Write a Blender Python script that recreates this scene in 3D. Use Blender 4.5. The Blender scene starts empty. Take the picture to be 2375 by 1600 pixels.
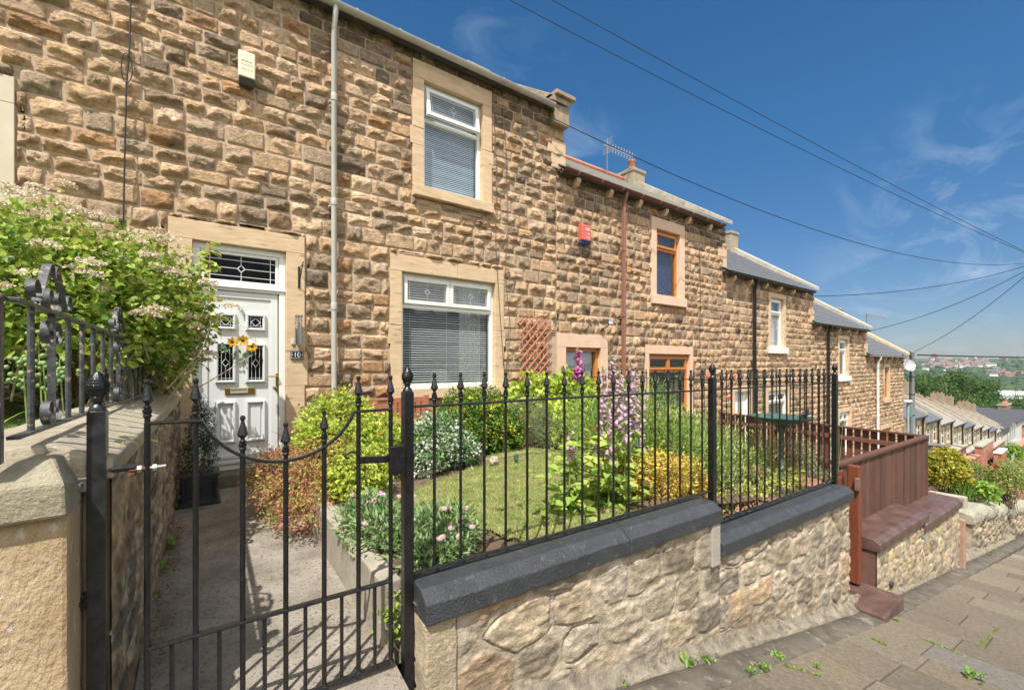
import bpy, bmesh, math, random
import numpy as np
from mathutils import Vector, noise, Matrix, Quaternion
R = math.radians
D = bpy.data
SC = bpy.context.scene
COL = SC.collection

# ---------------------------------------------------------------- camera, sky, sun, exposure
FOC, CX, HY = 1003.0, 1187.5, 845.0
CA, SA = math.cos(R(54.2)), math.sin(R(54.2))
cam_d = D.cameras.new('camera'); cam = D.objects.new('camera', cam_d); COL.objects.link(cam)
cam_d.sensor_width = 36; cam_d.lens = 36 * FOC / 2375; cam_d.shift_y = 0.01895
cam_d.clip_start = 0.05; cam_d.clip_end = 12000
cam.location = (0, 0, 0); cam.rotation_euler = (R(90), 0, R(-35.8)); SC.camera = cam
SC.view_settings.view_transform = 'Standard'; SC.view_settings.look = 'None'
SC.view_settings.exposure = 0.6; SC.view_settings.gamma = 1
SUN = Vector((-1.12, -1.0, 2.52)).normalized()
sun_d = D.lights.new('sun', 'SUN'); sun = D.objects.new('sun', sun_d); COL.objects.link(sun)
sun_d.energy = 4.3; sun_d.angle = R(0.5); sun_d.color = (1, .955, .88)
sun.rotation_euler = (-SUN).to_track_quat('-Z', 'Y').to_euler(); sun.location = (-10, -10, 25)
W = D.worlds.new('World'); SC.world = W; W.use_nodes = True
wn, wl = W.node_tree.nodes, W.node_tree.links
wn.clear()
wo = wn.new('ShaderNodeOutputWorld'); bg = wn.new('ShaderNodeBackground'); sk = wn.new('ShaderNodeTexSky')
sk.sky_type = 'NISHITA'; sk.sun_disc = False; sk.sun_elevation = math.asin(SUN.z)
sk.sun_rotation = math.atan2(SUN.x, SUN.y); sk.altitude = 150; sk.air_density = 1.0; sk.dust_density = .5; sk.ozone_density = 2.4
bg.inputs['Strength'].default_value = 0.115
# thin cirrus: streaked noise on the sky direction
tc = wn.new('ShaderNodeTexCoord'); mp = wn.new('ShaderNodeMapping'); mp.inputs['Scale'].default_value = (1.2, 3.2, 5.5)
mp.inputs['Rotation'].default_value = (R(20), R(-35), R(35))
n1 = wn.new('ShaderNodeTexNoise'); n1.inputs['Scale'].default_value = 2.3; n1.inputs['Detail'].default_value = 9
n1.inputs['Roughness'].default_value = .62; n1.inputs['Distortion'].default_value = .9
n2 = wn.new('ShaderNodeTexNoise'); n2.inputs['Scale'].default_value = 1.6; n2.inputs['Detail'].default_value = 2
r1 = wn.new('ShaderNodeMapRange'); r1.inputs[1].default_value = .5; r1.inputs[2].default_value = .85
r2 = wn.new('ShaderNodeMapRange'); r2.inputs[1].default_value = .45; r2.inputs[2].default_value = .72
mm = wn.new('ShaderNodeMath'); mm.operation = 'MULTIPLY'
m2 = wn.new('ShaderNodeMath'); m2.operation = 'MULTIPLY'; m2.inputs[1].default_value = .8
hs = wn.new('ShaderNodeHueSaturation'); hs.inputs['Saturation'].default_value = 1.12
mx = wn.new('ShaderNodeMix'); mx.data_type = 'RGBA'; mx.inputs['B'].default_value = (3.6, 4.4, 5.4, 1)
wl.new(tc.outputs['Generated'], mp.inputs['Vector']); wl.new(mp.outputs[0], n1.inputs['Vector']); wl.new(tc.outputs['Generated'], n2.inputs['Vector'])
wl.new(n1.outputs['Fac'], r1.inputs[0]); wl.new(n2.outputs['Fac'], r2.inputs[0])
wl.new(r1.outputs[0], mm.inputs[0]); wl.new(r2.outputs[0], mm.inputs[1]); wl.new(mm.outputs[0], m2.inputs[0])
gc = wn.new('ShaderNodeVectorMath'); gc.operation = 'MULTIPLY'; gc.inputs[1].default_value = (.45, .655, .75)   # deep polarised blue
sx = wn.new('ShaderNodeSeparateXYZ'); er = wn.new('ShaderNodeMapRange'); er.inputs[1].default_value = 0; er.inputs[2].default_value = .45; er.inputs[3].default_value = .60; er.inputs[4].default_value = .95
g2 = wn.new('ShaderNodeVectorMath'); g2.operation = 'SCALE'
hm_ = wn.new('ShaderNodeMapRange'); hm_.inputs[1].default_value = .0; hm_.inputs[2].default_value = .4; hc = wn.new('ShaderNodeMix'); hc.data_type = 'RGBA'; hc.inputs['A'].default_value = (.66, .68, .80, 1); hc.inputs['B'].default_value = (.50, .69, .78, 1)
wl.new(sx.outputs['Z'], hm_.inputs[0]); wl.new(hm_.outputs[0], hc.inputs['Factor']); wl.new(hc.outputs['Result'], gc.inputs[1])
wl.new(sk.outputs[0], gc.inputs[0]); wl.new(tc.outputs['Generated'], sx.inputs[0]); wl.new(sx.outputs['Z'], er.inputs[0]); wl.new(gc.outputs[0], g2.inputs[0]); wl.new(er.outputs[0], g2.inputs['Scale'])
# bright broken cloud added behind the viewpoint, unseen, as fill light on the facades
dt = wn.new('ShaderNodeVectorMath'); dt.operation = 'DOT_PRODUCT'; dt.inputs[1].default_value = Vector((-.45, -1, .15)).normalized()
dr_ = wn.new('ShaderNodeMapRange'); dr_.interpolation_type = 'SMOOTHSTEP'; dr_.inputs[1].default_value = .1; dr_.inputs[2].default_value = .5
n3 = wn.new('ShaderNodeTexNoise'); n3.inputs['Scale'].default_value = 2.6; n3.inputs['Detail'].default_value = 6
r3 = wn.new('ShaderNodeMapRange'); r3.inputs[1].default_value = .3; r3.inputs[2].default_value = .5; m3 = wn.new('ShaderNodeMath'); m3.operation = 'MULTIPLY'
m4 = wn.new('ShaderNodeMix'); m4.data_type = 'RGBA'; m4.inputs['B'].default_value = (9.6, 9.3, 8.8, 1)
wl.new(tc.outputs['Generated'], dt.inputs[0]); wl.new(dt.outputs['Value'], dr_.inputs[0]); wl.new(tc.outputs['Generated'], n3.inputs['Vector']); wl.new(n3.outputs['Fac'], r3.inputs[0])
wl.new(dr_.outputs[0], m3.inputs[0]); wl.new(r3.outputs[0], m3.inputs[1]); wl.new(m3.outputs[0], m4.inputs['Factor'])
wl.new(g2.outputs[0], hs.inputs['Color']); wl.new(hs.outputs[0], mx.inputs['A']); wl.new(m2.outputs[0], mx.inputs['Factor'])
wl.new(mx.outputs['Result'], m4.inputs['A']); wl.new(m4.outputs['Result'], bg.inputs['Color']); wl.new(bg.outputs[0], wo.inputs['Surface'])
SC.cycles.max_bounces = 6; SC.cycles.transparent_max_bounces = 12; SC.cycles.volume_bounces = 0

# ---------------------------------------------------------------- where things stand: a measured point of the photograph on a real plane
def _d(px): t = (px - CX) / FOC; return CA + SA * t, SA - CA * t
def on_y(px, py, Y):
    a, b = _d(px); d = Y / b; return Vector((d * a, Y, -(py - HY) * d / FOC))
def on_x(px, py, X):
    a, b = _d(px); d = X / a; return Vector((X, d * b, -(py - HY) * d / FOC))
def on_f(px, py, K, m=.04):
    a, b = _d(px); d = K / (b + m * a); return Vector((d * a, d * b, -(py - HY) * d / FOC))
def at(px, py, d):
    a, b = _d(px); return Vector((d * a, d * b, -(py - HY) * d / FOC))
HAZE = 1
def street_z(x): return -1.61 - .193 * x if x < 6 else -2.768 - .155 * (x - 6)

# ---------------------------------------------------------------- objects
def tag(o, label=None, cat=None, group=None, kind=None):
    if label: o['label'] = label
    if cat: o['category'] = cat
    if group: o['group'] = group
    if kind: o['kind'] = kind
    return o
def thing(name, label, cat, loc=(0, 0, 0), rz=0, group=None):
    o = D.objects.new(name, None); COL.objects.link(o); o.location = loc; o.rotation_euler = (0, 0, rz); o.empty_display_size = .1
    return tag(o, label, cat, group)
KIDS = {}
def adopt(o, p):
    if p is not None: o.parent = p; KIDS.setdefault(p.name, []).append(o)
    return o
def copy_tree(o, parent=None):
    c = o.copy(); COL.objects.link(c)
    if parent is not None: adopt(c, parent)
    for k in KIDS.get(o.name, []): copy_tree(k, c)
    return c
def worldloc(p):
    m = Vector((0, 0, 0))
    while p is not None: m += p.location; p = p.parent
    return m

class MB:
    """collects faces; build() links them as one mesh object"""
    def __init__(s): s.v = []; s.f = []; s.m = []; s.c = []; s.cur = (1, 1, 1); s.mi = 0
    def V(s, p): s.v.append((p[0], p[1], p[2])); s.c.append(s.cur); return len(s.v) - 1
    def F(s, *i): s.f.append(tuple(i)); s.m.append(s.mi)
    def quad(s, a, b, c, d): s.F(s.V(a), s.V(b), s.V(c), s.V(d))
    def box(s, x0, x1, y0, y1, z0, z1, rz=0, o=None):
        P = [(x0, y0, z0), (x1, y0, z0), (x1, y1, z0), (x0, y1, z0), (x0, y0, z1), (x1, y0, z1), (x1, y1, z1), (x0, y1, z1)]
        if rz:
            o = o or (0, 0); c, q = math.cos(rz), math.sin(rz)
            P = [(o[0] + (x - o[0]) * c - (y - o[1]) * q, o[1] + (x - o[0]) * q + (y - o[1]) * c, z) for x, y, z in P]
        i = [s.V(p) for p in P]
        for f in ((0, 3, 2, 1), (4, 5, 6, 7), (0, 1, 5, 4), (1, 2, 6, 5), (2, 3, 7, 6), (3, 0, 4, 7)): s.F(*[i[k] for k in f])
        return s
    def beam(s, a, b, w, h, up=(0, 0, 1)):
        a, b = Vector(a), Vector(b); d = (b - a).normalized(); u = Vector(up)
        if abs(d.dot(u)) > .98: u = Vector((0, 1, 0))
        x = d.cross(u).normalized() * (w / 2); z = x.cross(d).normalized() * (h / 2)
        i = [s.V(p) for p in (a - x - z, a + x - z, a + x + z, a - x + z, b - x - z, b + x - z, b + x + z, b - x + z)]
        for f in ((0, 1, 2, 3), (7, 6, 5, 4), (0, 4, 5, 1), (1, 5, 6, 2), (2, 6, 7, 3), (3, 7, 4, 0)): s.F(*[i[k] for k in f])
        return s
    def tube(s, pts, r, n=8, cap=True):
        pts = [Vector(p) for p in pts]; rr = r if isinstance(r, (list, tuple)) else [r] * len(pts)
        rings = []; pu = None
        for k, p in enumerate(pts):
            d = (pts[min(k + 1, len(pts) - 1)] - pts[max(k - 1, 0)]).normalized()
            if pu is None: pu = Vector((0, 0, 1)) if abs(d.z) < .9 else Vector((1, 0, 0))
            x = d.cross(pu)
            if x.length < 1e-5: x = d.cross(Vector((0, 1, .1)))
            x.normalize(); pu = x.cross(d).normalized()
            rings.append([s.V(p + x * (math.cos(2 * math.pi * j / n) * rr[k]) + pu * (math.sin(2 * math.pi * j / n) * rr[k])) for j in range(n)])
        for a, b in zip(rings, rings[1:]):
            for j in range(n): s.F(a[j], b[j], b[(j + 1) % n], a[(j + 1) % n])
        if cap: s.F(*rings[0]); s.F(*rings[-1][::-1])
        return s
    def lathe(s, c, prof, n=12, fn=None):
        """prof: (radius, z) from the bottom up, around the vertical through c"""
        rings = []
        for k, (r, z) in enumerate(prof):
            rings.append([s.V((c[0] + (r if fn is None else fn(r, z, j / n)) * math.cos(2 * math.pi * j / n),
                               c[1] + (r if fn is None else fn(r, z, j / n)) * math.sin(2 * math.pi * j / n), c[2] + z)) for j in range(n)])
        for a, b in zip(rings, rings[1:]):
            for j in range(n): s.F(a[j], a[(j + 1) % n], b[(j + 1) % n], b[j])
        s.F(*rings[0][::-1]); s.F(*rings[-1])
        return s
    def prism(s, poly, fn, ks):
        """poly: 2-D outline; fn(p, k) places it at station k"""
        rings = [[s.V(fn(p, k)) for p in poly] for k in ks]; n = len(poly)
        for a, b in zip(rings, rings[1:]):
            for j in range(n): s.F(a[j], a[(j + 1) % n], b[(j + 1) % n], b[j])
        s.F(*rings[0][::-1]); s.F(*rings[-1])
        return s
    def build(s, name, mats, parent=None, smooth=False, bevel=0, tint=False, local=False):
        me = D.meshes.new(name)
        off = Vector((0, 0, 0)) if (parent is None or local) else worldloc(parent)
        me.from_pydata([(x - off.x, y - off.y, z - off.z) for x, y, z in s.v], [], s.f)
        for m in (mats if isinstance(mats, (list, tuple)) else [mats]): me.materials.append(m)
        if len(me.materials) > 1: me.polygons.foreach_set('material_index', s.m)
        if tint:
            a = me.color_attributes.new('tint', 'FLOAT_COLOR', 'POINT')
            a.data.foreach_set('color', np.hstack([np.array(s.c, dtype=np.float32), np.ones((len(s.c), 1), np.float32)]).ravel())
        bm = bmesh.new(); bm.from_mesh(me)
        if not tint: bmesh.ops.recalc_face_normals(bm, faces=bm.faces)
        bm.to_mesh(me); bm.free()
        if smooth:
            me.polygons.foreach_set('use_smooth', [True] * len(me.polygons))
            if smooth != True:
                try: me.set_sharp_from_angle(angle=R(smooth))
                except Exception: pass
        o = D.objects.new(name, me); COL.objects.link(o)
        if bevel:
            b = o.modifiers.new('bevel', 'BEVEL'); b.width = bevel; b.segments = 2; b.limit_method = 'ANGLE'; b.angle_limit = R(40)
        return adopt(o, parent)

def np_mesh(name, V, F, C, mat, parent=None, smooth=False, mi=None, local=False):
    """V (n,3), F (m,k) same-sized faces, C (n,3) tint"""
    off = Vector((0, 0, 0)) if (parent is None or local) else worldloc(parent)
    V = np.asarray(V, np.float32) - np.array(off, np.float32)
    me = D.meshes.new(name); k = F.shape[1]
    me.vertices.add(len(V)); me.vertices.foreach_set('co', V.ravel())
    me.loops.add(F.size); me.loops.foreach_set('vertex_index', F.astype(np.int32).ravel())
    me.polygons.add(len(F)); me.polygons.foreach_set('loop_start', np.arange(0, F.size, k, dtype=np.int32))
    me.polygons.foreach_set('loop_total', np.full(len(F), k, np.int32))
    if smooth: me.polygons.foreach_set('use_smooth', np.ones(len(F), bool))
    for m in (mat if isinstance(mat, (list, tuple)) else [mat]): me.materials.append(m)
    if mi is not None: me.polygons.foreach_set('material_index', mi.astype(np.int32))
    me.update(calc_edges=True)
    if C is not None:
        a = me.color_attributes.new('tint', 'FLOAT_COLOR', 'POINT')
        a.data.foreach_set('color', np.hstack([np.asarray(C, np.float32), np.ones((len(V), 1), np.float32)]).ravel())
    o = D.objects.new(name, me); COL.objects.link(o)
    return adopt(o, parent)

# ---------------------------------------------------------------- materials
MATS = {}
def mat(name, c1, c2=None, rough=.7, scale=6, detail=6, bump=0, bscale=60, metal=0, tint=0, stretch=None, lo=.35, hi=.65, spec=.5,
        coat=0, c3=None, s3=25, a3=.5, wave=0):
    """c1..c2 mixed by noise; c3 = sparse specks; tint = how much of the mesh's own tint is used"""
    if name in MATS: return MATS[name]
    m = D.materials.new(name); m.use_nodes = True; N, L = m.node_tree.nodes, m.node_tree.links
    b = N['Principled BSDF']; b.inputs['Roughness'].default_value = rough; b.inputs['Metallic'].default_value = metal
    b.inputs['Specular IOR Level'].default_value = spec; b.inputs['Coat Weight'].default_value = coat
    tcn = N.new('ShaderNodeTexCoord'); src = tcn.outputs['Object']
    if stretch:
        q = N.new('ShaderNodeMapping'); q.inputs['Scale'].default_value = stretch; L.new(src, q.inputs['Vector']); src = q.outputs[0]
    def nz(sc, det=6, ro=.6):
        q = N.new('ShaderNodeTexNoise'); q.inputs['Scale'].default_value = sc; q.inputs['Detail'].default_value = det
        q.inputs['Roughness'].default_value = ro; L.new(src, q.inputs['Vector']); return q.outputs['Fac']
    def mr(x, a, c):
        q = N.new('ShaderNodeMapRange'); q.inputs[1].default_value = a; q.inputs[2].default_value = c; L.new(x, q.inputs[0]); return q.outputs[0]
    def mixc(f, A, B, mode='MIX'):
        q = N.new('ShaderNodeMix'); q.data_type = 'RGBA'; q.blend_type = mode
        for inp, val in (('Factor', f), ('A', A), ('B', B)):
            if isinstance(val, (int, float)): q.inputs[inp].default_value = val
            elif isinstance(val, tuple): q.inputs[inp].default_value = (*val, 1)
            else: L.new(val, q.inputs[inp])
        return q.outputs['Result']
    col = None
    if c2: col = mixc(mr(nz(scale, detail), lo, hi), tuple(c1), tuple(c2))
    else: col = tuple(c1)
    if c3: col = mixc(mr(nz(s3, 3), .62 - .1 * a3, .7), col, tuple(c3))
    if tint:
        q = N.new('ShaderNodeAttribute'); q.attribute_name = 'tint'; col = mixc(float(tint), col, q.outputs['Color'], 'MULTIPLY' if tint < 2 else 'MIX')
        if tint >= 2: pass
    if isinstance(col, tuple): b.inputs['Base Color'].default_value = (*col, 1)
    else: L.new(col, b.inputs['Base Color'])
    if bump:
        q = N.new('ShaderNodeBump'); q.inputs['Strength'].default_value = min(1, bump); q.inputs['Distance'].default_value = .01 * max(1, bump)
        h = nz(bscale, 8, .65); L.new(h, q.inputs['Height']); L.new(q.outputs[0], b.inputs['Normal'])
    m['_'] = 1; MATS[name] = m; return m
def leafmat(name, rough=.5, trans=.35):
    if name in MATS: return MATS[name]
    m = D.materials.new(name); m.use_nodes = True; N, L = m.node_tree.nodes, m.node_tree.links
    b = N['Principled BSDF']; b.inputs['Roughness'].default_value = rough; b.inputs['Specular IOR Level'].default_value = .35
    q = N.new('ShaderNodeAttribute'); q.attribute_name = 'tint'
    t = N.new('ShaderNodeBsdfTranslucent'); x = N.new('ShaderNodeMixShader'); x.inputs[0].default_value = trans
    n = N.new('ShaderNodeTexNoise'); n.inputs['Scale'].default_value = 40; tcn = N.new('ShaderNodeTexCoord'); L.new(tcn.outputs['Object'], n.inputs['Vector'])
    r = N.new('ShaderNodeMapRange'); r.inputs[1].default_value = .3; r.inputs[2].default_value = .7; r.inputs[3].default_value = .8; r.inputs[4].default_value = 1.2
    L.new(n.outputs['Fac'], r.inputs[0])
    v = N.new('ShaderNodeVectorMath'); v.operation = 'SCALE'; L.new(q.outputs['Color'], v.inputs[0]); L.new(r.outputs[0], v.inputs['Scale'])
    L.new(v.outputs[0], b.inputs['Base Color']); L.new(v.outputs[0], t.inputs['Color'])
    L.new(b.outputs[0], x.inputs[1]); L.new(t.outputs[0], x.inputs[2]); L.new(x.outputs[0], N['Material Output'].inputs['Surface'])
    MATS[name] = m; return m
def glassmat(name, tintc=(.9, .93, .95), refl=.015):
    m = D.materials.new(name); m.use_nodes = True; N, L = m.node_tree.nodes, m.node_tree.links
    N.remove(N['Principled BSDF'])
    t = N.new('ShaderNodeBsdfTransparent'); t.inputs[0].default_value = (*tintc, 1)
    g = N.new('ShaderNodeBsdfGlossy'); g.inputs['Roughness'].default_value = .02; g.inputs['Color'].default_value = (.95, .97, 1, 1)
    ge = N.new('ShaderNodeNewGeometry'); dt = N.new('ShaderNodeVectorMath'); dt.operation = 'DOT_PRODUCT'; L.new(ge.outputs['Incoming'], dt.inputs[0]); L.new(ge.outputs['Normal'], dt.inputs[1])
    def mth(op, x, y=None):
        q = N.new('ShaderNodeMath'); q.operation = op; (L.new(x, q.inputs[0]) if not isinstance(x, float) else setattr(q.inputs[0], 'default_value', x))
        if y is not None: (L.new(y, q.inputs[1]) if not isinstance(y, float) else setattr(q.inputs[1], 'default_value', y))
        return q
    a = mth('ADD', mth('MULTIPLY', mth('POWER', mth('SUBTRACT', 1.0, mth('ABSOLUTE', dt.outputs['Value']).outputs[0]).outputs[0], 5.0).outputs[0], .95).outputs[0], .04 + refl)
    x = N.new('ShaderNodeMixShader'); L.new(a.outputs[0], x.inputs[0]); L.new(t.outputs[0], x.inputs[1]); L.new(g.outputs[0], x.inputs[2])
    L.new(x.outputs[0], N['Material Output'].inputs['Surface']); MATS[name] = m; return m

STONE = mat('sandstone', (.66, .64, .62), (1.14, 1.08, 1.02), rough=.95, scale=22, detail=10, tint=1, bump=2.2, bscale=38, c3=(.42, .40, .38), s3=11, a3=.6, spec=.2)
MORTAR = mat('lime_mortar', (.40, .30, .21), (.54, .42, .30), rough=.95, scale=10, bump=.5, bscale=90)
ASHLAR = mat('dressed_sandstone', (.56, .40, .25), (.68, .51, .335), rough=.85, scale=3.5, stretch=(1, 1, 5), bump=.25, bscale=50, c3=(.33, .27, .2), s3=4, a3=.1)
ASHPINK = mat('painted_pink_stone', (.66, .46, .33), (.72, .53, .39), rough=.8, scale=4, bump=.2)
ASHWHITE = mat('painted_white_stone', (.72, .70, .66), (.8, .78, .75), rough=.7, scale=6, bump=.2)
SLATE = mat('roof_slate', (.10, .105, .115), (.16, .165, .175), rough=.6, scale=8, bump=.4, bscale=30)
SLATEG = mat('old_stone_slate', (.24, .225, .2), (.34, .32, .28), rough=.85, scale=7, bump=.6, bscale=25)
CONC = mat('weathered_concrete', (.34, .30, .23), (.46, .42, .34), rough=.9, scale=5, bump=.7, bscale=80, c3=(.2, .18, .15), s3=11, a3=.4)
UPVC = mat('white_upvc', (.80, .80, .78), rough=.3, spec=.5)
UPVCG = mat('cream_upvc', (.62, .58, .50), (.68, .64, .56), rough=.4, scale=2)
BRWOOD = mat('brown_pvc', (.45, .17, .035), (.56, .23, .055), rough=.35, scale=20, stretch=(1, 1, .2))
GUTBR = mat('brown_gutter', (.12, .045, .04), rough=.35)
DPBR = mat('brown_downpipe', (.28, .13, .095), rough=.5)
BLKPL = mat('black_plastic', (.02, .02, .022), rough=.3)
IRON = mat('black_iron_paint', (.007, .007, .008), (.016, .016, .018), rough=.2, scale=30, bump=.3, bscale=90, spec=.6)
IRONW = mat('weathered_iron_paint', (.035, .04, .045), (.09, .095, .10), rough=.38, scale=18, bump=.5, bscale=60, c3=(.42, .33, .24), s3=34, a3=.35)
COPE = mat('charcoal_coping_paint', (.035, .04, .047), (.055, .06, .068), rough=.45, scale=9, detail=9, bump=1.1, bscale=85, c3=(.10, .10, .095), s3=22, a3=.25)
BRCOPE = mat('brown_coping_paint', (.085, .045, .036), (.15, .09, .075), rough=.4, scale=6, bump=.5, bscale=60)
DARK = mat('dark_interior', (.03, .025, .022), rough=.9)
ROOMW = mat('room_wall', (.10, .07, .05), rough=.9)
GLASS = glassmat('window_glass'); GLASSD = glassmat('dark_glass', (.30, .30, .33), .0)
LEAD = mat('leading', (.55, .55, .55), rough=.4, metal=.3)
BLIND = mat('blind_slat', (.78, .76, .70), rough=.5)
BLINDB = mat('blue_grey_blind', (.50, .58, .62), rough=.5)
CURT = mat('net_curtain', (.75, .74, .70), (.62, .6, .56), rough=.9, scale=3, stretch=(12, 12, .3))
SOIL = mat('garden_soil', (.10, .065, .04), (.20, .14, .09), rough=1, scale=12, bump=2, bscale=50)
LEAF = leafmat('leaf'); PETAL = leafmat('petal', .6, .4)
BARK = mat('bark', (.16, .11, .075), (.26, .2, .14), rough=.9, scale=15, bump=1, bscale=40)
STRAW = mat('dry_stem', (.36, .27, .17), (.48, .38, .26), rough=.9, scale=10)
GSTEM = mat('green_stem', (.16, .24, .05), (.24, .32, .09), rough=.6, scale=10)
BRASS = mat('brass', (.55, .38, .14), rough=.3, metal=1)
STEEL = mat('brushed_steel', (.55, .54, .52), rough=.3, metal=1)
TERRA = mat('terracotta', (.46, .17, .10), (.56, .25, .16), rough=.8, scale=10)
# ================================================================ the setting
rng = np.random.default_rng(7); random.seed(7)
GX = [-400, -30, 6, 30, 60, 110, 500, 1200, 1900, 2900, 3800, 4600, 5200, 9000]
GZ = [70, 4.1, -3.0, -7.2, -11.5, -18.5, -50, -72, -72, -42, -6, 40, 54, 40]
def ground_z(x, y=0):
    z = float(np.interp(x, GX, GZ))
    if x > 150: z += min(1, (x - 150) / 1500) * 14 * noise.noise(Vector((x / 700, y / 700, 3)))
    return z
def terrain():
    xs = list(np.linspace(-300, 30, 34)) + list(np.linspace(35, 200, 24)) + list(np.geomspace(215, 9000, 70))
    ys = sorted(set([round(v, 1) for v in list(-np.geomspace(4, 4000, 26)) + list(np.linspace(-2, 40, 15)) + list(np.geomspace(45, 5000, 44))]))
    V = [(x, y, ground_z(x, y) - (.25 if x < 60 else 0)) for x in xs for y in ys]; n = len(ys)
    F = [(i * n + j, (i + 1) * n + j, (i + 1) * n + j + 1, i * n + j + 1) for i in range(len(xs) - 1) for j in range(n - 1)]
    m = mat('far_fields', (.035, .065, .02), (.10, .13, .045), rough=1, scale=.012, detail=8, lo=.4, hi=.6)
    o = np_mesh('terrain', np.array(V), np.array(F), None, m, smooth=True); tag(o, kind='structure')
terrain()

def f_pt(s, n, z):  # a point in the frame of the front railing: s along it, n towards the house
    return Vector((s * .9992 + n * .04, 2.1 - s * .04 + n * .9992, z))
FLAG = mat('paving_flag', (.70, .68, .64), (1.08, 1.05, 1.0), rough=.9, scale=26, detail=10, tint=1, bump=1.4, bscale=190, c3=(.5, .48, .45), s3=75, a3=.9)
def pavement():
    mb = MB(); x = -4.0; k = 0; rnd = random.Random(3)
    while x < 34:
        w = rnd.choice([.46, .52, .6, .66]) * (1 if x < 14 else 1.3); y = 1.60 - .028 * max(0, x) - .0 ; off = rnd.uniform(.2, .9)
        first = True
        while y > -3.2:
            l = off if first else rnd.uniform(.65, 1.15); first = False
            g = .006; dz = [rnd.uniform(-.003, .003) for _ in range(4)]
            b = rnd.uniform(.82, 1.15); wm = rnd.uniform(-.02, .03)
            base = (.265 * b + wm * .5, .225 * b + wm * .3, .170 * b)
            if rnd.random() < .05: base = (.30 * b, .28 * b, .25 * b)
            x0, x1, y0, y1 = x + g, x + w - g, y - l + g, y - g; mb.cur = base
            top = [mb.V((X, Y, street_z(X) + .004 + q)) for (X, Y), q in zip(((x0, y0), (x1, y0), (x1, y1), (x0, y1)), dz)]
            bot = [mb.V((X, Y, street_z(X) - .03)) for X, Y in ((x0 - .003, y0 - .003), (x1 + .003, y0 - .003), (x1 + .003, y1 + .003), (x0 - .003, y1 + .003))]
            mb.F(*top)
            for a in range(4): mb.F(bot[a], bot[(a + 1) % 4], top[(a + 1) % 4], top[a])
            y -= l
        x += w
    o = mb.build('pavement', FLAG, tint=True, bevel=.004); tag(o, kind='structure')
    mb = MB(); xs = np.arange(-4.5, 40, .5)
    for a, b in zip(xs, xs[1:]): mb.quad((a, -3.4, street_z(a) - .012), (b, -3.4, street_z(b) - .012), (b, 2.6, street_z(b) - .012), (a, 2.6, street_z(a) - .012))
    o = mb.build('ground', mat('joint_dirt', (.045, .035, .02), (.10, .085, .05), rough=1, scale=9, bump=1)); tag(o, kind='structure')
    # gutter strip of old concrete along the foot of the walls
    mb = MB(); xs = np.arange(-1, 33, .08); prof = [(-.46, -.02), (-.455, .014), (-.36, .02), (-.25, .024), (-.235, -.01)]
    rows = []
    for x in xs:
        rows.append([mb.V((x, 2.1 - .04 * min(x, 6.4) - .0165 * max(0, x - 6.4) + n + (.012 * noise.noise(Vector((x * 3, n * 9, 0))) if i else 0), street_z(x) + z + .01 * noise.noise(Vector((x * 2.2, i, 4)))))
                     for i, (n, z) in enumerate(prof)])
    for a, b in zip(rows, rows[1:]):
        for j in range(len(prof) - 1): mb.F(a[j], b[j], b[j + 1], a[j + 1])
    m2 = MB(); pf2 = [(-.25, -.01), (-.235, .03), (-.20, .045), (-.17, .075), (-.14, .12), (-.1, .13)]; rows = []
    for x in np.arange(-1, 17, .035):
        rows.append([m2.V((x, 2.1 - .04 * min(x, 6.4) - .0165 * max(0, x - 6.4) + n + .012 * noise.noise(Vector((x * 9, n * 40, 0))), street_z(x) + z + .022 * noise.noise(Vector((x * 7, n * 30, 4))) + .02 * noise.noise(Vector((x * 1.5, 3, 4))))) for n, z in pf2])
    for a, b in zip(rows, rows[1:]):
        for j in range(len(pf2) - 1): m2.F(a[j], b[j], b[j + 1], a[j + 1])
    o2 = m2.build('footing_mortar', mat('rough_footing', (.17, .145, .11), (.36, .31, .235), rough=.95, scale=11, detail=9, bump=2, bscale=60, c3=(.12, .1, .08), s3=14, a3=.5)); tag(o2, kind='structure')
    o = mb.build('kerb_strip', mat('old_kerb_concrete', (.085, .074, .058), (.16, .14, .11), rough=.95, scale=6, bump=1, bscale=90, c3=(.26, .23, .18), s3=8, a3=.3), smooth=True); tag(o, kind='structure')
pavement()
PATHM = mat('path_concrete', (.24, .205, .16), (.50, .44, .36), rough=.95, scale=3.6, detail=9, bump=1.6, bscale=150, c3=(.13, .115, .10), s3=55, a3=.9, lo=.3, hi=.7)
mb = MB(); xs = np.linspace(-.24, .79, 12); ys = np.linspace(1.55, 5.86, 60)
g = [[mb.V((x, y, np.interp(y, [1.6, 2.2, 5.9], [-1.56, -1.47, -1.385]) + .006 * noise.noise(Vector((x * 2, y * 2, 0))))) for x in xs] for y in ys]
for a, b in zip(g, g[1:]):
    for j in range(len(xs) - 1): mb.F(a[j], a[j + 1], b[j + 1], b[j])
tag(mb.build('path', PATHM, smooth=True), kind='structure')

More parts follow.
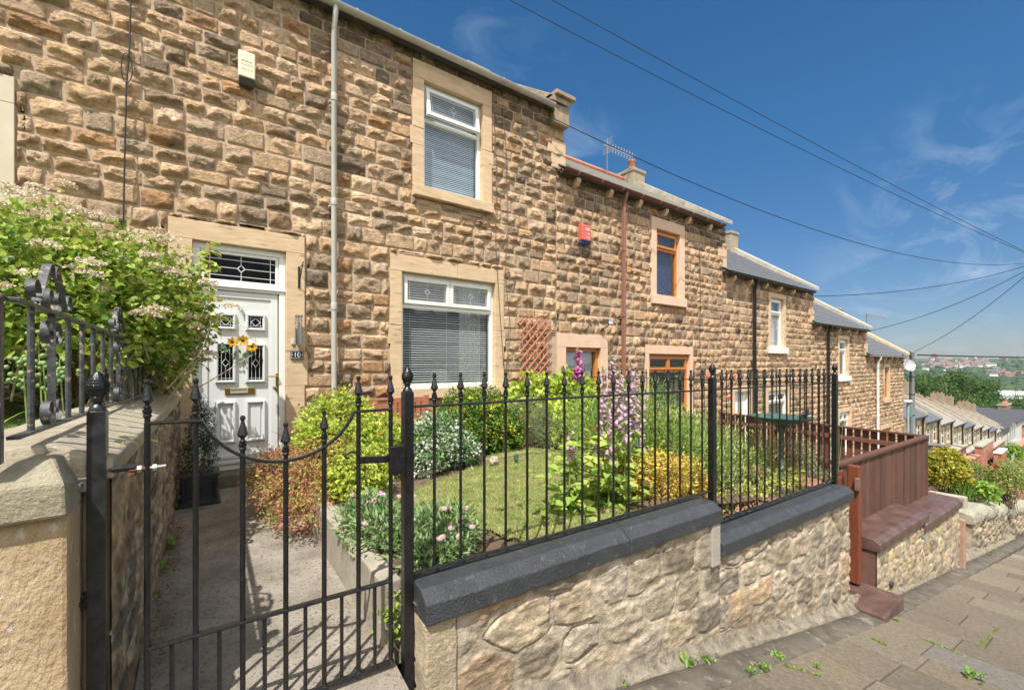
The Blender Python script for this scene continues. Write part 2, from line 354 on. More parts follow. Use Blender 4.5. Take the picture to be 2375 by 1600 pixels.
# ---------------------------------------------------------------- garden ground: lawn and soil
def garden_z(x, y):
    z = -1.17 - .0 * x
    if x > 3.4: z -= min(.26, (x - 3.4) * .13)
    if x > .9 and y > 4.35: z += .05
    return z + .02 * noise.noise(Vector((x * 1.6, y * 1.6, 1)))
mb = MB(); xs = np.linspace(.86, 5.9, 60); ys = np.linspace(2.0, 6.0, 50)
g = [[mb.V((x, y, garden_z(x, y) - .015 + .012 * noise.noise(Vector((x * 9, y * 9, 0))))) for x in xs] for y in ys]
for a, b in zip(g, g[1:]):
    for j in range(len(xs) - 1): mb.F(a[j], a[j + 1], b[j + 1], b[j])
tag(mb.build('garden_soil', SOIL, smooth=True), kind='structure')
LAWNB = mat('lawn_ground', (.14, .18, .045), (.44, .41, .17), rough=1, scale=7, detail=10, bump=2, bscale=150)
def in_lawn(x, y):  # the outline of the lawn
    far = np.interp(x, [1.35, 2.0, 2.6, 3.3, 4.2, 4.9], [3.55, 4.0, 4.3, 4.55, 4.75, 4.2])
    left = np.interp(y, [2.0, 2.6, 3.2, 3.7, 4.3], [1.75, 1.6, 1.35, 1.45, 2.5])
    right = np.interp(y, [2.0, 2.6, 3.2, 4.0, 4.8], [2.5, 3.1, 3.7, 4.6, 4.7])
    return left < x < right and 2.0 < y < far + .06 * math.sin(x * 5)
mb = MB(); xs = np.linspace(1.3, 4.9, 60); ys = np.linspace(2.02, 4.8, 50)
idx = {}
for i, x in enumerate(xs):
    for j, y in enumerate(ys):
        if in_lawn(x, y): idx[i, j] = mb.V((x, y, garden_z(x, y) + .012))
for (i, j) in list(idx):
    q = [(i, j), (i + 1, j), (i + 1, j + 1), (i, j + 1)]
    if all(k in idx for k in q): mb.F(*[idx[k] for k in q])
tag(mb.build('lawn', LAWNB, smooth=True), kind='structure')

# ---------------------------------------------------------------- leaves: many small folded faces with their own tint
LSHAPES = {'diamond': [(.45, .5), (1, 0)], 'oval': [(.25, .42), (.62, .5), (1, 0)], 'lance': [(.2, .4), (.6, .32), (1, 0)], 'blade': [(.5, .35), (1, 0)],
           'round': [(.15, .4), (.5, .56), (.85, .36), (1, 0)]}
def leaves(name, P, Dr, N, L, Wd, C, parent=None, m=None, shape='diamond', fold=.25, droop=0.0, kind=None):
    n = len(P); P = np.asarray(P, float); Dr = np.asarray(Dr, float); N = np.asarray(N, float)
    Dr /= np.linalg.norm(Dr, axis=1)[:, None] + 1e-9
    S = np.cross(Dr, N); S /= np.linalg.norm(S, axis=1)[:, None] + 1e-9; N = np.cross(S, Dr)
    L = np.broadcast_to(L, n)[:, None]; Wd = np.broadcast_to(Wd, n)[:, None]
    sh = LSHAPES[shape]; cols = [P]; k = len(sh)
    def pt(u, v): return P + Dr * L * u + S * Wd * v + N * (abs(v) * Wd * fold) - np.array([0, 0, 1.]) * (droop * L * u * u)
    right = [pt(u, v) for u, v in sh[:-1]]; left = [pt(u, -v) for u, v in sh[:-1]]; tip = pt(1, 0)
    allp = [P] + right + [tip] + left[::-1]           # base, right..., tip, left...
    V = np.stack(allp, 1).reshape(-1, 3); m_ = len(allp); base = np.arange(n)[:, None] * m_
    nr = k - 1
    f1 = [0] + list(range(1, nr + 1)) + [nr + 1]; f2 = [0, nr + 1] + list(range(nr + 2, m_))
    F = np.concatenate([base + np.array(f1), base + np.array(f2)])
    return np_mesh(name, V, F, np.repeat(C, m_, axis=0), m or LEAF, parent)
def unit(n, r): v = r.normal(size=(n, 3)); return v / np.linalg.norm(v, axis=1)[:, None]
def palette(n, cols, r, var=.18):
    c = np.array(cols)[r.integers(0, len(cols), n)]; return np.clip(c * r.uniform(1 - var, 1 + var, (n, 1)), 0, 1)
def blob_points(ells, n, r, shell=.35, lump=.3, lscale=3.0, under=.0):
    """points through the outer part of a few ellipsoids, lumpy; returns points and outward directions"""
    vol = np.array([e[1][0] * e[1][1] * e[1][2] for e in ells]) ** .7; vol /= vol.sum(); P = []; O = []
    for e, q in zip(ells, vol):
        m_ = int(n * q) + 1; u = unit(m_ * 2, r); u = u[u[:, 2] > -.75 + under][:m_]
        lumpv = np.array([noise.noise(Vector((a * lscale + e[0][0] * 3, b * lscale + e[0][1] * 3, c * lscale))) for a, b, c in u])
        rad = (1 + lump * lumpv) * (1 - shell * r.random(len(u)) ** 1.6)
        P.append(np.array(e[0]) + u * np.array(e[1]) * rad[:, None]); O.append(u / np.array(e[1]) / np.linalg.norm(u / np.array(e[1]), axis=1)[:, None])
    return np.concatenate(P), np.concatenate(O)
def shrub(name, label, cat, base, ells, n, L, Wd, cols, seed, shape='oval', clump=5, cr=.05, up=.35, flowers=None, stems=10, stemr=.008, group=None,
          lump=.3, shell=.4, under=0, stemmat=None, droop=.1, lscale=3., var=.22, fname='foliage'):
    r = np.random.default_rng(seed); t = thing(name, label, cat, base, group=group)
    c, o = blob_points(ells, n // clump, r, shell, lump, lscale, under)
    P = np.repeat(c, clump, 0) + r.normal(size=(len(c) * clump, 3)) * cr; O = np.repeat(o, clump, 0)
    m_ = len(P); Dr = O * .6 + unit(m_, r) * .8 + np.array([0, 0, up * .5]); N = O * .5 + np.array([0, 0, 1.]) * up + unit(m_, r) * .55
    cc = np.repeat(palette(len(c), cols, r, .1), clump, 0) * r.uniform(1 - var, 1 + var, (m_, 1))
    leaves(fname, P, Dr, N, L * r.uniform(.6, 1.25, m_), Wd * r.uniform(.7, 1.2, m_), np.clip(cc, 0, 1), t, shape=shape, droop=droop)
    if stems:
        sb = MB(); pick = c[r.integers(0, len(c), stems)]
        for p in pick:
            b = np.array(base) + r.normal(size=3) * np.array([.04, .04, 0]); mid = b * .5 + p * .5 + r.normal(size=3) * .04 - np.array([0, 0, .02])
            sb.tube([b, mid, p], [stemr, stemr * .75, stemr * .4], 5)
        sb.build('stems', stemmat or BARK, t)
    if flowers: flowers(t, c, o, r)
    return t

# ================================================================ stonework
def stone_cells(x0, x1, z0, z1, holes, seed, hmin=.165, hmax=.25, wmin=.22, wmax=.52):
    rnd = random.Random(seed); z = z0; out = []
    while z < z1 - .02:
        h = rnd.uniform(hmin, hmax)
        if z + h > z1 - .08: h = z1 - z
        x = x0 - rnd.uniform(0, .2)
        xr = x1(z + h / 2) if callable(x1) else x1
        while x < xr - .01:
            w = rnd.uniform(wmin, wmax) * (1 if h > .19 else .9); a, b = max(x, x0), min(x + w, xr)
            if xr - b < .1: b = xr; w = b - x
            segs = [(a, b, z, z + h)]
            for (hx0, hx1, hz0, hz1) in holes:
                ns = []
                for (p, q, c, d) in segs:
                    if q <= hx0 or p >= hx1 or d <= hz0 or c >= hz1: ns.append((p, q, c, d)); continue
                    if p < hx0: ns.append((p, hx0, c, d))
                    if q > hx1: ns.append((hx1, q, c, d))
                    pp, qq = max(p, hx0), min(q, hx1)
                    if hz0 - c > .03: ns.append((pp, qq, c, hz0))
                    if d - hz1 > .03: ns.append((pp, qq, hz1, d))
                segs = ns
            for sgm in segs:
                if sgm[1] - sgm[0] > .035 and sgm[3] - sgm[2] > .03: out.append(sgm)
            x += w
        z += h
    return out
STONECOL = [(.61, .435, .29), (.65, .475, .325), (.57, .405, .265), (.53, .39, .265), (.69, .52, .365), (.49, .37, .26), (.59, .41, .255), (.43, .335, .245)]
def stone_mesh(cells, Y, seed, nu=11, nv=9, bulge=1.0, soot=None, dark=.05):
    r = np.random.default_rng(seed); Vs, Fs, Cs, Ms = [], [], [], []; base = 0
    iu = np.arange(nu - 1)[:, None] * nv + np.arange(nv - 1)[None, :]; q = iu.ravel(); FF = np.stack([q, q + nv, q + nv + 1, q + 1], 1)
    for (x0, x1, z0, z1) in cells:
        w, h = x1 - x0, z1 - z0; g = r.uniform(.004, .010)
        e = [0, .010 / w, .035 / w]; u = np.concatenate([e, np.linspace(.055 / w + .02, 1 - .055 / w - .02, nu - 6), 1 - np.array(e)[::-1]])
        e = [0, .010 / h, .03 / h]; v = np.concatenate([e, np.linspace(.045 / h + .02, 1 - .045 / h - .02, nv - 6), 1 - np.array(e)[::-1]])
        u = np.clip(u, 0, 1); v = np.clip(v, 0, 1)
        U, Vv = np.meshgrid(u, v, indexing='ij')
        cj = r.uniform(-.006, .006, (2, 2, 2)); bl = lambda k: (cj[0, 0, k] * (1 - U) * (1 - Vv) + cj[1, 0, k] * U * (1 - Vv) + cj[0, 1, k] * (1 - U) * Vv + cj[1, 1, k] * U * Vv)
        X = x0 + g + (w - 2 * g) * U + bl(0); Z = z0 + g + (h - 2 * g) * Vv + bl(1)
        wob = .003 * np.sin(U * r.uniform(6, 16) + r.uniform(0, 6)); Z = Z + wob * (1 - 2 * Vv) ; X = X + .003 * np.sin(Vv * r.uniform(6, 14) + r.uniform(0, 6))
        dx = np.minimum(U, 1 - U) * w; dz = np.minimum(Vv, 1 - Vv) * h
        smooth = r.random() < .13
        pk = (r.uniform(.014, .022) if smooth else r.uniform(.034, .072)) * bulge
        edge = np.minimum(dx, dz); ramp = np.minimum(edge * 1.9 + .012 * (edge > .001), 1)
        dep = np.full(U.shape, pk)
        if not smooth:
            vb = r.uniform(.22, .5); s1 = r.uniform(.02, .25)
            dep = np.minimum(dep, pk - s1 * (Vv - vb) * h + .0)
            dep = np.minimum(dep, pk - r.uniform(.9, 2.6) * np.maximum(vb + .35 * (r.random() - .5) * (2 * U - 1) + .10 * np.sin(U * r.uniform(5, 14) + r.uniform(0, 6)) - Vv, 0) * h)
            ub = r.uniform(.1, .3); dep = np.minimum(dep, pk - r.uniform(.3, 1.1) * np.maximum(ub - U, 0) * w)
            ub = r.uniform(.7, .9); dep = np.minimum(dep, pk - r.uniform(.3, 1.3) * np.maximum(U - ub, 0) * w)
            a, b, c0 = r.uniform(-.25, .25), r.uniform(-.3, .3), r.uniform(.6, 1.15)
            dep = np.minimum(dep, pk * c0 + a * (U - .5) * w + b * (Vv - .5) * h)
            for _ in range(2): a2 = r.uniform(0, 6.28); dd_ = (U - .5) * w * math.cos(a2) + (Vv - .5) * h * math.sin(a2); dep = np.minimum(dep, pk - r.uniform(.5, 1.5) * np.maximum(dd_ - r.uniform(.04, .12), 0))
            lo_ = r.normal(0, 1, (6, 5)); ui = U * 4.999; vi = Vv * 3.999; iu_ = ui.astype(int); iv_ = vi.astype(int); fu = ui - iu_; fv = vi - iv_
            lf = lo_[iu_, iv_] * (1 - fu) * (1 - fv) + lo_[np.minimum(iu_ + 1, 5), iv_] * fu * (1 - fv) + lo_[iu_, np.minimum(iv_ + 1, 4)] * (1 - fu) * fv + lo_[np.minimum(iu_ + 1, 5), np.minimum(iv_ + 1, 4)] * fu * fv
            dep = dep + (lf * .0065 + r.normal(0, .0034, U.shape)) * (edge > .008)
        dep = np.where(edge < .001, -.012, np.minimum(np.maximum(dep, .006), np.where(edge < .02, .004 + edge * 1.7, 1)))
        V = np.stack([X.ravel(), (Y - dep).ravel(), Z.ravel()], 1); Vs.append(V); Fs.append(FF + base); base += len(V)
        c = np.array(STONECOL[r.integers(0, len(STONECOL))]) * r.uniform(.88, 1.12); q_ = r.random(); zc = (z0 + z1) / 2
        dk = dark + (soot(zc) if soot else 0)
        if q_ < dk: c = np.array((.27, .21, .155)) * r.uniform(.7, 1.3)
        elif q_ < dk + .035: c = np.array((.50, .31, .175)) * r.uniform(.8, 1.1)
        elif q_ < dk + .2: c = c * .78
        pc = c[None, :] * (1 + r.normal(0, .05, (len(V), 1)))
        if r.random() < .35:  # a weathered patch of its own on the stone
            cu, cv, rr_ = r.random(), r.random(), r.uniform(.25, .6); dd = np.hypot((U - cu), (Vv - cv) * .8).ravel(); k = np.clip(1 - dd / rr_, 0, 1)[:, None] * r.uniform(.25, .7); pc = pc * (1 - k) + np.array((.21, .18, .15)) * k
        Cs.append(np.clip(pc, 0, 1))
    return np.concatenate(Vs), np.concatenate(Fs), np.concatenate(Cs)
def wall_plane(mb, x0, x1, z0, z1, holes, Y, thick=.0):
    xs = sorted({x0, x1, *[h[0] for h in holes], *[h[1] for h in holes]}); zs = sorted({z0, z1, *[h[2] for h in holes], *[h[3] for h in holes]})
    xs = [x for x in xs if x0 <= x <= x1]; zs = [z for z in zs if z0 <= z <= z1]
    for a, b in zip(xs, xs[1:]):
        for c, d in zip(zs, zs[1:]):
            if not any(h[0] < (a + b) / 2 < h[1] and h[2] < (c + d) / 2 < h[3] for h in holes): mb.quad((a, Y, c), (b, Y, c), (b, Y, d), (a, Y, d))
def ring(mb, x0, x1, z0, z1, w, y0, y1):
    mb.box(x0, x1, y0, y1, z1 - w, z1); mb.box(x0, x1, y0, y1, z0, z0 + w); mb.box(x0, x0 + w, y0, y1, z0 + w, z1 - w); mb.box(x1 - w, x1, y0, y1, z0 + w, z1 - w)
def surround(h, x0, x1, z0, z1, lt, jw, sh, m, door=False, proud=.035, joints=True, sillm=None, so=.0):
    """lintel, two jambs and a sill round the opening x0..x1, z0..z1"""
    P = 6 - proud
    mb = MB()
    if joints and x1 - x0 > 1.3: xm = (x0 + x1) / 2 + .1; mb.box(x0 - jw, xm - .002, P, 6.14, z1, z1 + lt); mb.box(xm + .002, x1 + jw, P, 6.14, z1, z1 + lt)
    else: mb.box(x0 - jw, x1 + jw, P, 6.14, z1, z1 + lt)
    mb.build('lintel', m, h, bevel=.006)
    for a, b in ((x0 - jw, x0), (x1, x1 + jw)):
        mb = MB(); hh = z1 - z0; cuts = [z0, z0 + hh * .38, z0 + hh * .54, z1] if joints else [z0, z1]
        for k, (c, d) in enumerate(zip(cuts, cuts[1:])):
            ext = .035 if (joints and k == 1) else 0
            mb.box(a - (ext if a < x0 else 0), b + (ext if b > x1 else 0), P + .004 * (k == 1), 6.14, c + .002, d - .002)
        mb.build('jamb', m, h, bevel=.005)
    if not door:
        mb = MB(); mb.box(x0 - jw - so, x1 + jw + so, 5.90, 6.14, z0 - sh, z0 - .001); mb.build('sill', sillm or m, h, bevel=.008)

def window(h, x0, x1, z0, z1, m, tz=None, mull=(), topmull=(), blind=None, bm=None, lead=None, label=None, tilt=0, slats=.03, openangle=35, glass=None, fw=.055, bz=None):
    f = MB(); ring(f, x0, x1, z0, z1, fw, 6.06, 6.13)
    if tz: f.box(x0 + fw, x1 - fw, 6.062, 6.128, tz - .03, tz + .03)
    w = f.build('window', m, h, bevel=.004)
    if label: w['label'] = label
    zt = tz if tz else z1
    def lights(a, b, ms): e = [a + fw] + list(ms) + [b - fw]; return list(zip(e, e[1:]))
    n = 0
    for (a, b) in lights(x0, x1, mull):
        g = MB(); g.box(a, b, 6.095, 6.101, z0 + fw, (zt - .03 if tz else z1 - fw)); g.build('pane', glass or GLASS, w)
    for q in mull: mbq = MB(); mbq.box(q - .025, q + .025, 6.058, 6.127, z0 + fw, (zt - .03 if tz else z1 - fw)); mbq.build('mullion', m, w, bevel=.003)
    if tz:
        ms = topmull or mull
        for (a, b) in lights(x0, x1, ms):
            c, d = tz + .03, z1 - fw; cs = MB(); ring(cs, a + .004, b - .004, c + .003, d - .003, .055, 6.028, 6.09)
            cc = cs.build('casement', m, w, bevel=.004)
            g = MB(); g.box(a + .05, b - .05, 6.055, 6.061, c + .05, d - .05); gg = g.build('pane', glass or GLASS, w)
            if lead:
                l = MB(); p, q, s, t = a + .059, b - .059, c + .059, d - .059; cx, cz = (p + q) / 2, (s + t) / 2; k = .035; y0, y1 = 6.050, 6.054; bw = .0028
                for xx in (p + k, q - k): l.box(xx - bw, xx + bw, y0, y1, s, t)
                for zz in (s + k, t - k): l.box(p, q, y0 - .001, y1 - .001, zz - bw, zz + bw)
                dm = min(.055, (t - s) * .17)
                l.box(cx - bw, cx + bw, y0, y1, s, cz - dm); l.box(cx - bw, cx + bw, y0, y1, cz + dm, t)
                for sx in (-1, 1):
                    for sz in (-1, 1): l.beam((cx + sx * dm, y0, cz), (cx, y0, cz + sz * dm), .007, .005, (0, 1, 0))
                for sx in (-1, 1):
                    for sz in (-1, 1): l.beam((cx + sx * dm * .6, y0, cz), (cx, y0, cz + sz * dm * .6), .004, .005, (0, 1, 0))
                ll = l.build('leading', LEAD, w)
            else: ll = None
            if tilt:
                M = Matrix.Translation(Vector((0, 6.06, d))) @ Matrix.Rotation(R(-tilt), 4, 'X') @ Matrix.Translation(Vector((0, -6.06, -d)))
                off = worldloc(w)
                for ob in (cc, gg, ll):
                    if ob: ob.data.transform(Matrix.Translation(-off) @ M @ Matrix.Translation(off))
    if blind:
        b = MB(); jr = random.Random(int(x0 * 100)); zz = (bz if bz is not None else z0 + fw + .01); top = z1 - fw; a = R(openangle)
        while zz < top:
            aj = a + R(jr.uniform(-7, 7)); dy, dz = math.cos(aj) * .0125, math.sin(aj) * .0125
            b.quad((x0 + fw, 6.17 - dy, zz - dz), (x1 - fw, 6.17 - dy, zz - dz), (x1 - fw, 6.17 + dy, zz + dz), (x0 + fw, 6.17 + dy, zz + dz)); zz += slats
        W_ = x1 - x0
        for fx in ([.12, .5, .88] if W_ > .8 else [.5]): b.box(x0 + W_ * fx - .002, x0 + W_ * fx + .002, 6.15, 6.153, z0 + fw, top)
        b.build('blind', bm or BLIND, w)
    return w
# ================================================================ the terrace
KNL = mat('sooted_stone', (.22, .17, .12), (.44, .34, .23), rough=.95, scale=5, bump=1, bscale=40)
XB = [-5.9, -.45, 5.32, 11.1, 16.85, 22.4, 28.1]
EV = [5.70, 4.65, 3.60, 2.46, 1.42, .41]
def pr(a, b, py0, py1, Y=6.0, pxz=None):
    """opening from the photograph: left and right edge, top and bottom row (both read at the left edge) -> x0,x1,z0,z1"""
    A = on_y(a, py0, Y); B = on_y(b, py0, Y); Cc = on_y(a, py1, Y); return [A.x, B.x, Cc.z, A.z]
W1L = [2.352, 3.97, -.352, 1.342]; W1U = [2.695, 3.724, 2.625, 4.22]; D1 = [-.07, .863, -1.285, 1.39]
W2U = pr(1520.5, 1574.6, 529.5, 685); D2 = pr(1310.2, 1391.3, 805, 1180); W2L = pr(1502.9, 1598.2, 820.2, 965)
D2[2] = -2.5; W2L[2] = -1.12
W3U = pr(1785.8, 1815.3, 689, 805); W3L = pr(1779.9, 1825.7, 907, 1000); W3L[2] = -2.1
D3 = [11.75, 12.65, -3.4, -.75]
W4U = pr(1945.2, 1964.5, 786, 872.7); W4L = pr(1945, 1970, 957, 1010)
W5U = pr(2050, 2060.5, 852, 924); W5L = pr(2044, 2066, 996, 1040); W4L[2] = -3.3; W5L[2] = -4.2
W0L = [-2.9, -1.58, .6, 2.42]
def outer(o, jw, lt, sh): return (o[0] - jw, o[1] + jw, o[2] - sh, o[3] + lt)
JB = {}
HOLES = {0: [outer(W0L, .18, .25, .2)], 1: [outer(W1L, .17, .235, .16), outer(W1U, .18, .26, .165), outer(D1, .215, .215, 0)],
         2: [outer(W2U, .19, .24, .21), outer(D2, .2, .25, 0), outer(W2L, .13, .19, .16)], 3: [outer(W3U, .16, .14, .2), outer(W3L, .16, .16, .15), outer(D3, .16, .16, 0)],
         4: [outer(W4U, .16, .14, .2), outer(W4L, .16, .16, .15)], 5: [outer(W5U, .14, .14, .2), outer(W5L, .16, .2, .15)]}
INNER = {0: [W0L], 1: [W1L, W1U, D1], 2: [W2U, D2, W2L], 3: [W3U, W3L, D3], 4: [W4U, W4L], 5: [W5U, W5L]}
HLAB = ['sandstone house at the top of the terrace with only a stone window corner in view', 'sandstone terraced house with white panelled door marked 10 and two white windows',
        'sandstone terraced house with pink painted window surrounds and brown gutter', 'sandstone terraced house with black downpipe and diamond leaded white window',
        'sandstone terraced house fourth down the row with grey slate roof and white windows', 'sandstone end terrace house with white downpipe and narrow brown window']
HS = []
for k in range(6):
    x0, x1, ze = XB[k], XB[k + 1], EV[k]; zb = {0: -1.3, 1: -1.5}.get(k, EV[k] - 6.2)
    h = thing('terraced_house', HLAB[k], 'house', ((x0 + x1) / 2, 6, zb), group='sandstone houses of the terrace'); HS.append(h)
    nxt = EV[k + 1] if k < 5 else ze; over = .2
    def xr(z, x1=x1, nxt=nxt, ze=ze, k=k): return x1 + (over if (z > nxt + .15 and k != 5) else 0)
    hol = list(HOLES[k])
    if k == 1: hol.append((5.12, 5.5, -3, HOLES[2][1][3]))
    near = k <= 2
    if k < 2:   # the first two fronts are bonded together, course by course
        if k == 0: BOND = stone_cells(XB[0], lambda z: XB[2] + (over if z > EV[2] + .15 else 0), -1.5, EV[1] + .02, HOLES[0] + HOLES[1] + [(5.12, 5.5, -3, HOLES[2][1][3])], 27, .15, .235, .19, .43)
        cells = [c for c in BOND if ((c[0] + c[1]) / 2 < XB[1]) == (k == 0)]
    else: cells = stone_cells(x0, xr, zb, ze + .02, hol, 20 + k * 7, .14, .22, .15, .36)
    sm = lambda z, ze=ze: .55 if z > ze - .38 else (.12 if z > ze - .9 else 0)
    V, F, C = stone_mesh(cells, 6.0, 50 + k, *((18, 13) if k <= 1 else (13, 10) if k == 2 else (9, 8)), soot=sm)
    wm = MB(); wall_plane(wm, x0, x1, zb, ze, INNER[k] + ([(5.32, 5.5, -3, D2[3])] if 0 else []), 6.0)
    if k < 5: wall_plane(wm, x1, x1 + over, nxt + .15, ze, [], 6.0)
    wm.box(x0, x0 + .12, 6.02, 11.8, zb, ze + .1); wm.box(x1 - .15, x1 + (over if k < 5 else 0) - .002, 6.004, 11.8, zb, ze + .1); wm.box(x0, x1, 11.8, 12, zb, ze)
    # gable ends up to the ridge
    for gx in (x0 + .02, x1 - .14):
        mbv = [wm.V((gx, 6.05, ze)), wm.V((gx, 8.9, ze + 2.05)), wm.V((gx, 11.8, ze))]; mbw = [wm.V((gx + .12, 6.05, ze)), wm.V((gx + .12, 8.9, ze + 2.05)), wm.V((gx + .12, 11.8, ze))]
        wm.F(*mbv); wm.F(*mbw[::-1]); wm.F(mbv[0], mbw[0], mbw[1], mbv[1]); wm.F(mbv[1], mbw[1], mbw[2], mbv[2])
    wall = wm.build('wall', MORTAR, h)
    np_mesh('stonework', V, F, C, STONE, wall)
    mb = MB(); mb.box(x0 + .13, x1 - .16, 8.3, 8.4, zb, ze); mb.box(x0 + .13, x1 - .16, 6.3, 8.3, ze - 3.02, ze - 2.9); mb.box(x0 + .13, x1 - .16, 6.3, 8.3, ze - .12, ze); mb.build('room_partition', ROOMW, h)
    # roof: two slopes of slates in courses, ridge, raised verge along the right-hand gable
    sl = SLATEG if k in (2,) else SLATE
    rf = MB(); nc = 17
    for side in (1, -1):
        for j in range(nc):
            t0, t1 = j / nc, (j + 1) / nc + .02; yy = lambda t: (5.80 + 3.1 * t) if side == 1 else (12.0 - 3.1 * t); zz = lambda t: ze - .02 + 2.12 * t
            a, b = yy(t0), yy(t1); rf.prism([(a, zz(t0) + .03), (b, zz(t1) + .005), (b, zz(t1) - .012), (a, zz(t0) + .005)], lambda p, q: (q, p[0], p[1]), (x0 + .02, x1 - .2))
    rf.prism([(5.84, ze - .04), (8.9, ze + 2.05), (11.95, ze - .04), (11.95, ze - .09), (8.9, ze + 2.0), (5.84, ze - .09)], lambda p, q: (q, p[0], p[1]), (x0 + .02, x1 - .2))
    roof = rf.build('roof', sl, h)
    mb = MB(); mb.tube([(x0 + .02, 8.9, ze + 2.14), (x1 - .2, 8.9, ze + 2.14)], .085, 8); mb.build('ridge_tiles', TERRA if k == 2 else SLATE, roof)
    VP = mat('pale_verge_mortar', (.40, .36, .29), (.54, .49, .41), rough=.9, scale=4, bump=.8); vm = {0: CONC, 1: KNL, 2: CONC, 3: VP, 4: VP, 5: ASHLAR}[k]
    vs = MB(); vs.prism([(5.80, ze + .05), (5.80, ze + .15), (8.9, ze + 2.31), (12.05, ze + .15), (12.05, ze + .0), (8.9, ze + 2.0)], lambda p, q: (q, p[0], p[1]), (x1 - .2, x1 + .2 + .005 * k))
    vs.build('verge_coping', vm, roof, bevel=.01)
    if k < 2: kb = MB(); kb.box(x1 - .17, x1 + .195, 5.84, 6.06, ze - .30, ze + .04); kb.build('kneeler_stone', KNL, h, bevel=.012); kb = MB(); kb.box(x1 - .2, x1 + .27, 5.74, 6.3, ze + .16, ze + .235); kb.build('cap_slab', KNL, h, bevel=.01)
    kb = MB()
    for zq, wq in ((ze - .54, .42), (ze - .80, .34)): kb.box(x1 + .21 - wq, x1 + .212, 5.955, 6.1, zq - .25, zq)
    if k < 5: kb.build('quoin', ASHLAR, h, bevel=.01)
    ch = MB(); zt = ze + {0: 2.5, 1: 2.10, 2: 2.30, 3: 2.55}.get(k, 2.5); ch.box(x1 - .42, x1 + .14, 8.5, 9.3, ze + 1.2, zt); ch.box(x1 - .45, x1 + .17, 8.47, 9.33, zt, zt + .1)
    cho = ch.build('chimney', mat('chimney_stone', (.30, .25, .18), (.42, .36, .27), rough=.95, scale=5, bump=1.5, bscale=25), h, bevel=.015)
    if k == 2: mb = MB(); mb.lathe((x1 - .30, 8.66, zt + .1), [(.11, -.02), (.11, .2), (.13, .22), (.13, .27), (.09, .27)], 14); mb.build('chimney_pot', TERRA, cho, smooth=50)
    # gutter
    gm = {0: UPVCG, 1: mat('grey_white_gutter', (.42, .42, .41), (.5, .5, .48), rough=.45, scale=3), 2: GUTBR, 3: BLKPL, 4: BLKPL, 5: UPVCG}[k]
    gx0, gx1 = x0 + .02, x1 - .21; gy, gz = 5.80, ze - .03
    g = MB(); arc = [(gy + .062 * math.cos(a), gz + .055 * math.sin(a)) for a in np.linspace(math.pi, 2 * math.pi, 11)] + [(gy + .055 * math.cos(a), gz + .047 * math.sin(a)) for a in np.linspace(2 * math.pi, math.pi, 11)]
    g.prism(arc, lambda p, q: (q, p[0], p[1]), (gx0, gx1)); gu = g.build('gutter', gm, h, smooth=40)
    x = gx0 + .35
    while x < gx1:
        arc2 = [(gy + .068 * math.cos(a), gz + .061 * math.sin(a)) for a in np.linspace(math.pi * .96, 2.04 * math.pi, 11)] + [(gy + .058 * math.cos(a), gz + .05 * math.sin(a)) for a in np.linspace(2 * math.pi, math.pi, 11)]
        b = MB(); b.prism(arc2, lambda p, q: (q, p[0], p[1]), (x - .012, x + .012)); x += .62 if k > 1 else .58; b.build('gutter_bracket', gm if k != 2 else mat('pale_bracket', (.35, .25, .24)), gu)
    fb = MB(); fb.box(x0 + .02, x1 - .21, 5.845, 5.90, ze - .11, ze - .03); fb.box(x0 + .02, x1 - .21, 5.90, 6.02, ze - .06, ze - .02); fb.build('fascia', mat('dark_fascia', (.03, .028, .025), (.06, .05, .04), rough=.8), h)
    if k >= 2:
        x = x0 + .45
        while x < x1 - .3:
            cb = MB(); cb.prism([(6.0, ze - .10), (5.84, ze - .10), (5.84, ze - .17), (5.90, ze - .24), (6.0, ze - .25)], lambda p, q: (q, p[0], p[1]), (x - .05, x + .05)); cb.build('corbel', ASHLAR, h, bevel=.008); x += .92
def downpipe(h, x, ze, zb, m, square=False, r=.034, label=None):
    d = MB(); y = 5.885
    if square:
        d.box(x - .032, x + .032, y - .032, y + .032, zb, ze - .3); d.beam((x, y, ze - .31), (x, 5.80, ze - .08), .06, .06)
    else:
        d.tube([(x, 5.80, ze - .07), (x, 5.80, ze - .15), (x, y, ze - .3), (x, y, zb)], r, 12)
    for z in np.arange(zb + .6, ze - .6, 1.35): (d.box(x - .042, x + .042, y - .04, 5.95, z - .02, z + .02) if square else d.lathe((x, y, z), [(r + .006, -.045), (r + .008, -.03), (r + .008, .03), (r + .006, .045)], 12))
    for z in np.arange(zb + .55, ze - .6, 1.35): d.box(x - .055, x + .055, y + .01, 5.97, z - .012, z + .012)
    o = d.build('downpipe', m, h, smooth=False if square else 40)
    if label: o['label'] = label
downpipe(HS[1], on_y(775, 400, 5.88).x, EV[1], -1.2, mat('grey_downpipe', (.44, .43, .40), (.52, .51, .47), rough=.4, scale=2))
downpipe(HS[2], on_y(1447, 600, 5.88).x, EV[2], -2.3, DPBR, True)
downpipe(HS[3], on_y(1751, 700, 5.88).x, EV[3], -3.4, BLKPL, r=.045)
downpipe(HS[4], on_y(1922, 800, 5.88).x, EV[4], -4.4, BLKPL, r=.045)
downpipe(HS[5], on_y(2036.8, 900, 5.88).x, EV[5], -5.5, UPVC, r=.05)

